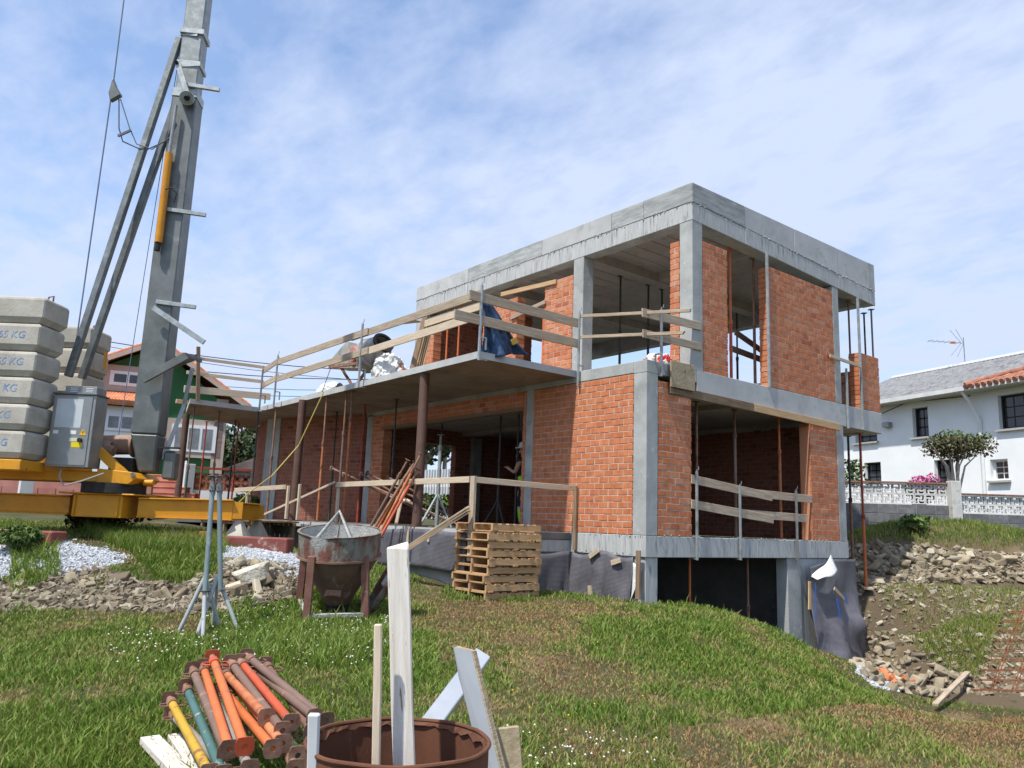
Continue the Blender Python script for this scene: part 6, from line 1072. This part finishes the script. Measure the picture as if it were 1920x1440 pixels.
# red-tiled roof at the right end
tr_ = thing('tiled_roof', 'red clay tile roof corner at the right end of the white house', 'roof', wp(onW(1860, 725)[0], zr0)); tl = MB(); x00 = onW(1842, 722)[0]
for i in range(26):
    for j in range(8):
        x = x00+i*.22; y = -.85+j*.34
        if y > -.85+(i)*.30: continue
        a = wp(x, zr0+.10+(y-rp0)*.34, y); b = wp(x, zr0+.13+(y+.36-rp0)*.34, y+.36); MB().tube(a, b, .085, 8, .07).build('roof_tile', tile_d, tr_)
for i in range(10): MB().tube(wp(x00+i*.42, zr0+.16+(-.85+i*.57-rp0)*.36, -.85+i*.57), wp(x00+(i+1)*.42, zr0+.2+(-.85+(i+1)*.57-rp0)*.36, -.85+(i+1)*.57), .11, 10, .09).build('ridge_tile', tile_d, tr_)
# antenna
_d = ray(1810, 692); _t = ((wp(0, 0, rp1)-CAM)@wn_)/(_d@wn_); ab = wp((CAM+_d*_t-whO)@wd, zrid, rp1); ant = thing('tv_antenna', 'television antenna on the ridge of the white house', 'antenna', ab); zA = 1.15; ht = ab+UP*zA; MB().tube(ab, ht, .02, 8).build('mast', steel, ant); MB().tube(ht-UP*.25, ht-UP*.25-RH*1.5+UP*.05, .012, 6).build('boom', steel, ant)
for k in range(6): q = ht-UP*.25-RH*(.25+k*.23)+UP*.01*k; MB().tube(q-FW*.22, q+FW*.22, .008, 5).build('element', steel, ant)
for s in (1, -1): MB().tube(ht-UP*.25-RH*.1, ht-UP*.25-RH*.55+UP*.55*s, .009, 5).tube(ht-UP*.25-RH*.0, ht-UP*.25-RH*.3+UP*.6*s, .009, 5).build('reflector', steel, ant)
MB().obox(ht-UP*.24-RH*.45, (RH, FW, UP), (.09, .04, .04)).build('dipole_box', p_or, ant)
# topiary tree, shrub, plants
tb = onD(1795, 990, 23.0); tb[2] = .3; tz = float(onD(1800, 868, 23)[2]); cz = float(onD(1806, 838, 23)[2]); to_ = thing('topiary_tree', 'umbrella-shaped clipped tree with bare pale limbs in front of the white house', 'tree', tb); t_ = MB(); rr = random.Random(2)
for k in range(9):
    a = k*.7; s = .25+.06*k; e = tb+RH*math.cos(a)*s*1.2+FW*math.sin(a)*s*.7; e[2] = cz-.25+.25*rr.random(); t_.path([tb+RH*.04*math.cos(a)+FW*.04*math.sin(a), tb+RH*.12*math.cos(a)+UP*(tz-tb[2])*.55, tb+RH*math.cos(a)*s*.45+FW*math.sin(a)*s*.3+UP*(tz-tb[2])*.95, e], [.05, .04, .026, .010], 7)
t_.build('trunk', bark, to_, smooth=True); cc = V(tb[0], tb[1], cz)+RH*.15
leaves('crown', np.concatenate([crownpts(cc, (.95, .95, .46), 2400, 71, .5, 46)]), .05, leaf_b, to_, 72); leaves('crown_top_shoots', crownpts(cc+UP*.18, (.8, .8, .32), 900, 73, .8), .05, leaf_g, to_, 74)
sb = onD(1733, 905, 23.5); sb[2] = .3; sh_ = thing('flowering_shrub', 'shrub with bright pink flowers behind the block wall', 'shrub', sb); zc = float(onD(1733, 905, 23.5)[2]); MB().path([sb, V(sb[0], sb[1], zc)], .04, 6).build('stem', bark, sh_); leaves('foliage', crownpts((sb[0], sb[1], zc-.25), (.55, .55, .5), 1500, 81), .06, leaf_d, sh_, 82); leaves('blossom', crownpts((sb[0], sb[1], zc-.1), (.5, .5, .42), 1300, 83, .9), .04, petal, sh_, 84)
for (px, py, D, h, lab, sd_) in ((1718, 1000, 19.9, .38, 'spiky thistle-like weed below the garden wall', 91), (1598, 870, 24, .8, 'thin leafy shrub beside the balcony props', 92)):
    q = onD(px, py+8, D); q[2] = g1(*q[:2]) if D < 22 else q[2]-.6; o = thing('weed', lab, 'plant', q); rp_ = np.random.default_rng(sd_); st = MB()
    for k in range(5): st.path([q, q+V(rp_.normal(0, .08), rp_.normal(0, .08), h*.6), q+V(rp_.normal(0, .2), rp_.normal(0, .2), h)], .008, 5)
    st.build('stem', leaf_g, o); leaves('foliage', q+np.c_[rp_.normal(0, .16, (260, 2)), rp_.uniform(.1, h*1.05, 260)], .07, leaf_g, o, sd_)
# ================================================================ LEFT BACKGROUND: GREEN HOUSE
GD0, GD1 = 30.0, 33.0; ga = onD(150, 900, 29.0); gb = onD(462, 900, 31.0); gd_ = nrm(V(*(gb-ga)[:2], 0)); gn = np.cross(UP, gd_); gO = V(ga[0], ga[1], .3); ghs = thing('green_house', 'dark green gabled house with orange tile roof behind the crane', 'house', gO)
def onGp(px, py, y=0): d = ray(px, py); t = ((gO+gn*y-CAM)@gn)/(d@gn); P = CAM+d*t; return (P-gO)@gd_, P[2]
def gp(x, z, y=0): return V(gO[0], gO[1], 0)+gd_*x+gn*y+UP*z
pk = onGp(300, 650); le = onGp(150, 715); re_ = onGp(455, 760); poly = [gp(le[0]-2, .2), gp(re_[0]-.6, .2), gp(re_[0]-.6, re_[1]-.1), gp(pk[0], pk[1]), gp(le[0]-2, le[1]-.75)]
MB().prism(poly, gn*8).build('wall', green_r, ghs)
rt = MB()
for (a, b) in ((pk, (re_[0]+.3, re_[1]-.28)), (pk, (le[0]-2.4, le[1]-.85))):
    p0, p1 = gp(a[0], a[1]+.12, -.6), gp(b[0], b[1]+.12, -.6); MB().prism([p0, p1, p1+gn*9, p0+gn*9], UP*.09).build('roof', tile_o, ghs); MB().bar(p0-UP*.05, p1-UP*.05, .05, .15).build('bargeboard', pink_r, ghs)
    for k in range(14): q0_ = p0+(p1-p0)*(k/14)+UP*.09; q1_ = p0+(p1-p0)*((k+1)/14)+UP*.08; MB().tube(q0_+gn*.1, q1_+gn*.1, .07, 8, .06).build('verge_tile', tile_o, ghs)
def gwin(a, b, n, lab='window', rows=1):
    x0, z1 = onGp(*a); x1, z0 = onGp(*b); fr = MB().obox(gp((x0+x1)/2, (z0+z1)/2, -.06), (gd_, gn, UP), ((x1-x0)/2+.1, .05, (z1-z0)/2+.1)); o = fr.build(lab, white_p, ghs)
    MB().obox(gp((x0+x1)/2, (z0+z1)/2, -.02), (gd_, gn, UP), ((x1-x0)/2+.32, .06, (z1-z0)/2+.32)).build('window_surround', pink_r, ghs)
    for i in range(n): a_, b_ = x0+(x1-x0)*i/n, x0+(x1-x0)*(i+1)/n; MB().obox(gp((a_+b_)/2, (z0+z1)/2, -.115), (gd_, gn, UP), ((b_-a_)/2-.05, .008, (z1-z0)/2-.02)).build('pane', glass if n == 2 else M('curtain_glass', (.13, .14, .145), (.26, .27, .28), 2.5, .15), o)
gwin((213, 700), (268, 722), 2); gwin((328, 800), (398, 845), 3)
MB().obox(gp(re_[0]-.75, 2.2, -.03), (gd_, gn, UP), (.22, .05, 2.3)).build('corner_pilaster', pink_r, ghs)
# white annex with its own little tile roof
x0, z1 = onGp(190, 748, -1.6); x1, _ = onGp(262, 748, -1.6); _, zw = onGp(230, 762, -1.6); MB().obox(gp((x0-2+x1)/2, zw/2+.1, -.8), (gd_, gn, UP), ((x1-x0+2)/2, .8, zw/2-.1)).build('annex_wall', white_r, ghs); rf = MB().prism([gp(x0-2.2, zw+.0, -2.0), gp(x1+.2, zw+.0, -2.0), gp(x1+.2, z1+.35, -.06), gp(x0-2.2, z1+.35, -.06)], UP*.1).build('annex_roof', tile_o, ghs)
for i in range(34): X = x0-2.15+i*(x1-x0+2.3)/33; MB().tube(gp(X, zw+.12, -2.05), gp(X, z1+.45, -.1), .075, 7).build('roof_tile', tile_o, rf)
a, b = onGp(202, 778, -1.62), onGp(249, 806, -1.62); wi = MB().obox(gp((a[0]+b[0])/2, (a[1]+b[1])/2, -1.63), (gd_, gn, UP), ((b[0]-a[0])/2+.07, .03, (a[1]-b[1])/2+.07)).build('annex_window', white_p, ghs)
for i in range(2): MB().obox(gp(a[0]+(b[0]-a[0])*(.25+.5*i), (a[1]+b[1])/2, -1.665), (gd_, gn, UP), ((b[0]-a[0])/4-.05, .008, (a[1]-b[1])/2-.03)).build('pane', M('curtain_glass', (.2, .2, .2)), wi)
# boundary walls in front
def bwall(p, q, D0, D1, ztop, zb, label, mat, lattice=False, name='boundary_wall'):
    a = onD(p, 920, D0); b = onD(q, 920, D1); a[2] = b[2] = 0; d = nrm(b-a); n_ = np.cross(UP, d); Lw = np.linalg.norm(b-a); o = thing(name, label, 'wall', (a[0], a[1], zb)); zm = zb+(ztop-zb)*(.45 if lattice else 1)
    MB().obox((a+b)/2+UP*(zb+zm)/2, (d, n_, UP), (Lw/2, .1, (zm-zb)/2)).build('wall_base', white_r if lattice else mat, o)
    if not lattice:
        for c in range(int((ztop-zb)/.2)):
            for i in range(int(Lw/.42)): MB().obox(a+d*(i+.5+.5*(c % 2))*.42-n_*.104+UP*(zb+(c+.5)*.2), (d, n_, UP), (.2, .012, .092)).build('brick', pinkbr, o)
    else:
        n = int(Lw/.26); me = bpy.data.meshes.new('lattice_block'); P = MB(); s = .125
        for (x0, x1, y0, y1) in ((-s, s, s-.02, s), (-s, s, -s, -s+.02), (-s, -s+.02, -s+.02, s-.02), (s-.02, s, -s+.02, s-.02)): P.box((x0, -.05, y0), (x1, .05, y1))
        P.bar((-s, 0, -s), (s, 0, s), .09, .03, up=V(0, 1, 0)); P.bar((-s, 0, s), (s, 0, -s), .085, .03, up=V(0, 1, 0)); me.from_pydata(P.v, [], P.f); me.update(); me.materials.append(mat)
        for rI in range(int((ztop-zm)/.26)):
            for i in range(n): k = bpy.data.objects.new('lattice_block', me); COL.objects.link(k); k.parent = o; k.matrix_local = Matrix.Translation(Vector(a+d*(i+.5)*.26+UP*(zm+.02+(rI+.5)*.26)-ORG[o.name])) @ Matrix.Rotation(math.atan2(d[1], d[0]), 4, 'Z')
        MB().obox((a+b)/2+UP*(ztop+.02), (d, n_, UP), (Lw/2, .12, .03)).build('coping', M('coping_red', (.35, .06, .04)), o)
    return o
zA_ = float(onD(420, 880, 25)[2]); bwall(352, 470, 25.0, 25.6, zA_, .25, 'white and terracotta lattice wall in front of the green house', M('terracotta', (.36, .12, .07), (.46, .18, .11), 5, .9, objvar=.1), True)
zB_ = float(onD(100, 902, 20)[2]); bwall(-150, 285, 20.0, 21.0, zB_, -.2, 'pinkish brick boundary wall behind the crane base', pinkbr)
for px, D in ((350, 24.9), (48, 19.9)):
    q = onD(px, 920, D); z = float(onD(px, 870 if px > 100 else 895, D)[2]); tag(MB().box((q[0]-.15, q[1]-.15, -.2), (q[0]+.15, q[1]+.15, z)).build('gate_post', M('gate_post_white', (.55, .56, .56), (.62, .63, .63), 3, .9), bevel=.01), 'white gate post '+('beside the lattice wall' if px > 100 else 'in the pinkish brick wall'), 'post')
# brick steps
stp = thing('brick_steps', 'flight of red brick steps left of the round steel column', 'steps', onD(315, 930, 22.5))
for k in range(5):
    a = onD(276, 935-k*11, 22.0+k*.3); b = onD(385-k*16, 935-k*11, 22.0+k*.3); z = a[2]; c = (a+b)/2; MB().obox(V(c[0], c[1], z-.12), (RH, FW, UP), (np.linalg.norm((b-a)[:2])/2, .16, .125)).build('step', pinkbr, stp, bevel=.01); MB().obox(V(c[0], c[1], z+.016), (RH, FW, UP), (np.linalg.norm((b-a)[:2])/2+.02, .18, .012)).build('tread', tile_o, stp)
q = onD(342, 900, 26.0); gt_ = thing('white_gate', 'white barred gate with dark blue lower panel beside the steps', 'gate', (q[0], q[1], .3)); z0, z1, z2 = float(onD(330, 905, 26)[2]), float(onD(330, 882, 26)[2]), float(onD(330, 864, 26)[2]); MB().obox(onD(330, 893, 26), (RH, FW, UP), (.42, .03, (z1-z0)/2)).build('lower_panel', M('gate_blue', (.01, .012, .05)), gt_)
for k in range(7): c = onD(312+k*6, 873, 26); MB().obox(c, (RH, FW, UP), (.035, .02, (z2-z1)/2)).build('bar', white_p, gt_)
# far tile roof and trees
q = onD(440, 890, 36); frh = thing('low_house', 'low house with pale clay tile roof beyond the canopy wing', 'house', (q[0], q[1], .3)); z0 = float(onD(440, 885, 36)[2]); z1 = float(onD(450, 853, 38)[2]); a = onD(418, 885, 35.5); b = onD(500, 885, 35.5); MB().prism([V(a[0], a[1], z0), V(b[0], b[1], z0), V(*(b+FW*3)[:2], z1), V(*(a+FW*3+RH*.9)[:2], z1)], UP*.12).build('roof', tile_p, frh); MB().obox(V(*((a+b)/2+FW*1.5)[:2], (z0+.3)/2), (RH, FW, UP), (1.0, 1.3, (z0-.3)/2)).build('wall', white_r, frh)
for k, (px, D, py, s, lab) in enumerate(((440, 60, 838, (2.6, 2.6, 1.6), 'dark round tree behind the tiled roof, left'), (463, 62, 832, (2.8, 2.8, 1.9), 'dark round tree behind the tiled roof, right'), (425, 66, 850, (2.4, 2.4, 1.2), 'low dark tree behind the green house corner'))):
    q = onD(px, py+10, D); tree('background_tree', lab, (q[0], q[1], .4), q[2]-.4, s, leaf_d, 2600, .22, 100+k, group='trees beyond the tiled roof')
q = onD(472, 935, 23.0); q[2] = .0; tree('bush', 'green bush between the yellow crane arm and the shaded wall', q+V(0, 0, -.2), .5, (.8, .8, .4), leaf_g, 1800, .07, 131, cat='bush', limbs=3)
for (px, D, h, s, sd_, lab) in ((165, 14.6, .35, (.5, .5, .35), 141, 'dark leafy weeds under the crane hub'), (215, 14.4, .45, (.6, .5, .4), 142, 'dark bush right under the crane turntable'), (30, 12.0, .25, (.4, .4, .14), 143, 'leafy plant at the left end of the rubble bank')):
    q = onD(px, 1000, D); q[2] = g1(*q[:2]); tree('bush', lab, q, h, s, leaf_d if sd_ < 143 else leaf_g, 1300, .05, sd_, cat='bush', limbs=3)
# picket fence and grass seen through the rear window
fa = onD(770, 900, 30.5); fb = onD(860, 900, 28.5); fd = nrm(V(*(fb-fa)[:2], 0)); fo = thing('picket_fence', 'white picket fence seen through the house', 'fence', (fa[0], fa[1], .4)); z0, z1 = float(onD(800, 932, 29.5)[2]), float(onD(800, 880, 29.5)[2]); Lf = np.linalg.norm((fb-fa)[:2])
for k in range(int(Lf/.16)): c = V(fa[0], fa[1], 0)+fd*k*.16; MB().box((c[0]-.045, c[1]-.02, .2), (c[0]+.045, c[1]+.02, z1)).build('picket', white_p, fo)
for z in (.8, 1.4): MB().bar(V(fa[0], fa[1], z)+FW*.06, V(fb[0], fb[1], z)+FW*.06, .04, .09).build('rail', white_p, fo)
q = onD(815, 940, 24.0); tree('bush', 'green hedge in front of the picket fence seen through the house', (q[0], q[1], .15), .45, (1.3, 1.3, .4), leaf_g, 2600, .07, 151, cat='hedge', limbs=3)
for k, (px, D) in enumerate(((800, 36), (835, 37))): q = onD(px, 850, D); tree('background_tree', ('left', 'right')[k]+' dark tree behind the picket fence seen through the house', (q[0], q[1], .4), q[2]+1.0, (2.2, 2.2, 1.9), leaf_d, 2600, .16, 160+k, group='trees behind the picket fence')
# overhead cables
for k, (y0, y1_) in enumerate(((632, 690), (660, 700), (640, 712), (700, 716), (718, 724))):
    a, b = onD(150, y0+10*(k == 1), 34), onD(860, y1_+8, 40); pts = [a+(b-a)*t+UP*(-.9*math.sin(math.pi*t)*.5) for t in np.linspace(-.35, 1.3, 14)]
    tag(MB().path(pts, .022 if k < 2 else .014, 5).build('overhead_cable', M('cable_slate', (.05, .06, .08))), ('highest', 'second', 'third', 'fourth', 'lowest')[k]+' overhead cable crossing behind the canopy rails', 'cable', 'overhead cables')

# ================================================================ WORKER IN THE DOORWAY
wkX = .85; wc0 = onX(981, 985, wkX); wk = V(wkX, wc0[1], 0)
def worker():
    f = nrm(V(-.35, .94, 0)); s = V(-f[1], f[0], 0)*-1   # facing left in the picture
    J = {}; E_ = []; V_ = []; Rr = []
    def add(p, r, par=None):
        V_.append(wk+s*p[0]+f*p[1]+UP*p[2]); Rr.append(r)
        if par is not None: E_.append((par, len(V_)-1))
        return len(V_)-1
    pel = add((0, 0, .95), .15); sp = add((0, .0, 1.15), .145, pel); chs = add((0, .01, 1.36), .16, sp); nk = add((0, .02, 1.52), .06, chs); hd_ = add((0, .05, 1.63), .085, nk); add((0, .05, 1.76), .075, hd_)
    for k in (-1, 1):
        h = add((k*.10, 0, .9), .10, pel); kn = add((k*.11, .03, .50), .068, h); an_ = add((k*.11, -.01, .10), .05, kn); add((k*.12, .16, .045), .042, an_)
        sh = add((k*.19, .01, 1.44), .062, chs); el = add((k*.27, -.02+(.10 if k < 0 else 0), 1.17), .045, sh); wr = add((k*.20, .22 if k < 0 else .08, 1.22 if k < 0 else .96), .032, el); pm_ = add((k*.19, .30 if k < 0 else .11, 1.27 if k < 0 else .88), .036, wr)
        for q in range(4): a = add((k*.19+(q-1.5)*.018, (.36 if k < 0 else .125), (1.30 if k < 0 else .82)-.004*q), .0095, pm_); add((k*.19+(q-1.5)*.018, (.385 if k < 0 else .14), (1.27 if k < 0 else .785)), .008, a)
        add((k*.155, (.33 if k < 0 else .14), (1.32 if k < 0 else .85)), .010, pm_)
    me = bpy.data.meshes.new('body'); me.from_pydata([tuple(v) for v in V_], E_, []); o = bpy.data.objects.new('body_source', me); COL.objects.link(o); m = o.modifiers.new('skin', 'SKIN'); m.use_smooth_shade = True
    for i, r in enumerate(Rr): me.skin_vertices[0].data[i].radius = (r, r)
    me.skin_vertices[0].data[0].use_root = True; o.modifiers.new('sub', 'SUBSURF').levels = 2; dg = bpy.context.evaluated_depsgraph_get(); m2 = bpy.data.meshes.new_from_object(o.evaluated_get(dg)); bpy.data.objects.remove(o)
    t = thing('person', 'worker in dark clothes and lime hi-vis trousers half hidden behind the doorway brick', 'person', wk); m2.materials.clear()
    for mt in (skin_m, navy, hivis, reflect): m2.materials.append(mt)
    for p in m2.polygons:
        c = np.array(p.center)-wk; z = c[2]; arm = abs(c@s) > .165 and z > .7 or (c@f) > .17
        p.material_index = 0 if z > 1.5 or (arm and z < 1.40 and z > .6 and abs(c@f)+abs(c@s) > .22) else (3 if .16 < z < .21 or .40 < z < .46 else (2 if .21 <= z <= .40 or 1.02 < z < 1.1 else 1))
    m2.transform(Matrix.Translation(Vector(-wk))); b = bpy.data.objects.new('body', m2); COL.objects.link(b); b.parent = t
    MB().lathe([(.125, 1.70), (.118, 1.74), (.09, 1.82), (.0, 1.86)], wk+f*.05, 20).lathe([(.10, 1.70), (.16, 1.695), (.16, 1.71), (.10, 1.715)], wk+f*.075, 20).build('helmet', white_p, t, smooth=True)
    for k in (-1, 1): MB().tube(wk+f*.128+s*.032*k+UP*1.665, wk+f*.136+s*.032*k+UP*1.665, .011, 8).build('eye', black, t)
    MB().prism([wk+f*.13+s*.016+UP*1.60, wk+f*.13-s*.016+UP*1.60, wk+f*.165+UP*1.605], UP*.045).build('nose', skin_m, t)
worker()
# a few loose things seen on the ground by the crane foot
q = onD(385, 995, 13.9); z = g1(*q[:2]); rock_things('stone', np.array([[q[0], q[1], z+.06], [q[0]+.3, q[1]-.3, z+.06], [q[0]-.4, q[1]+.1, z+.05]]), np.array([.16, .13, .12]), stone, 'pale broken concrete lump under the right crane arm', 'lumps under the crane arm', .4, 77)
q = onD(388, 992, 13.7); tag(MB().obox(V(q[0], q[1], g1(*q[:2])+.12), (RH, FW, UP), (.10, .06, .06)).build('hollow_brick', brick_o, bevel=.005), 'single orange hollow brick under the right crane arm', 'brick')
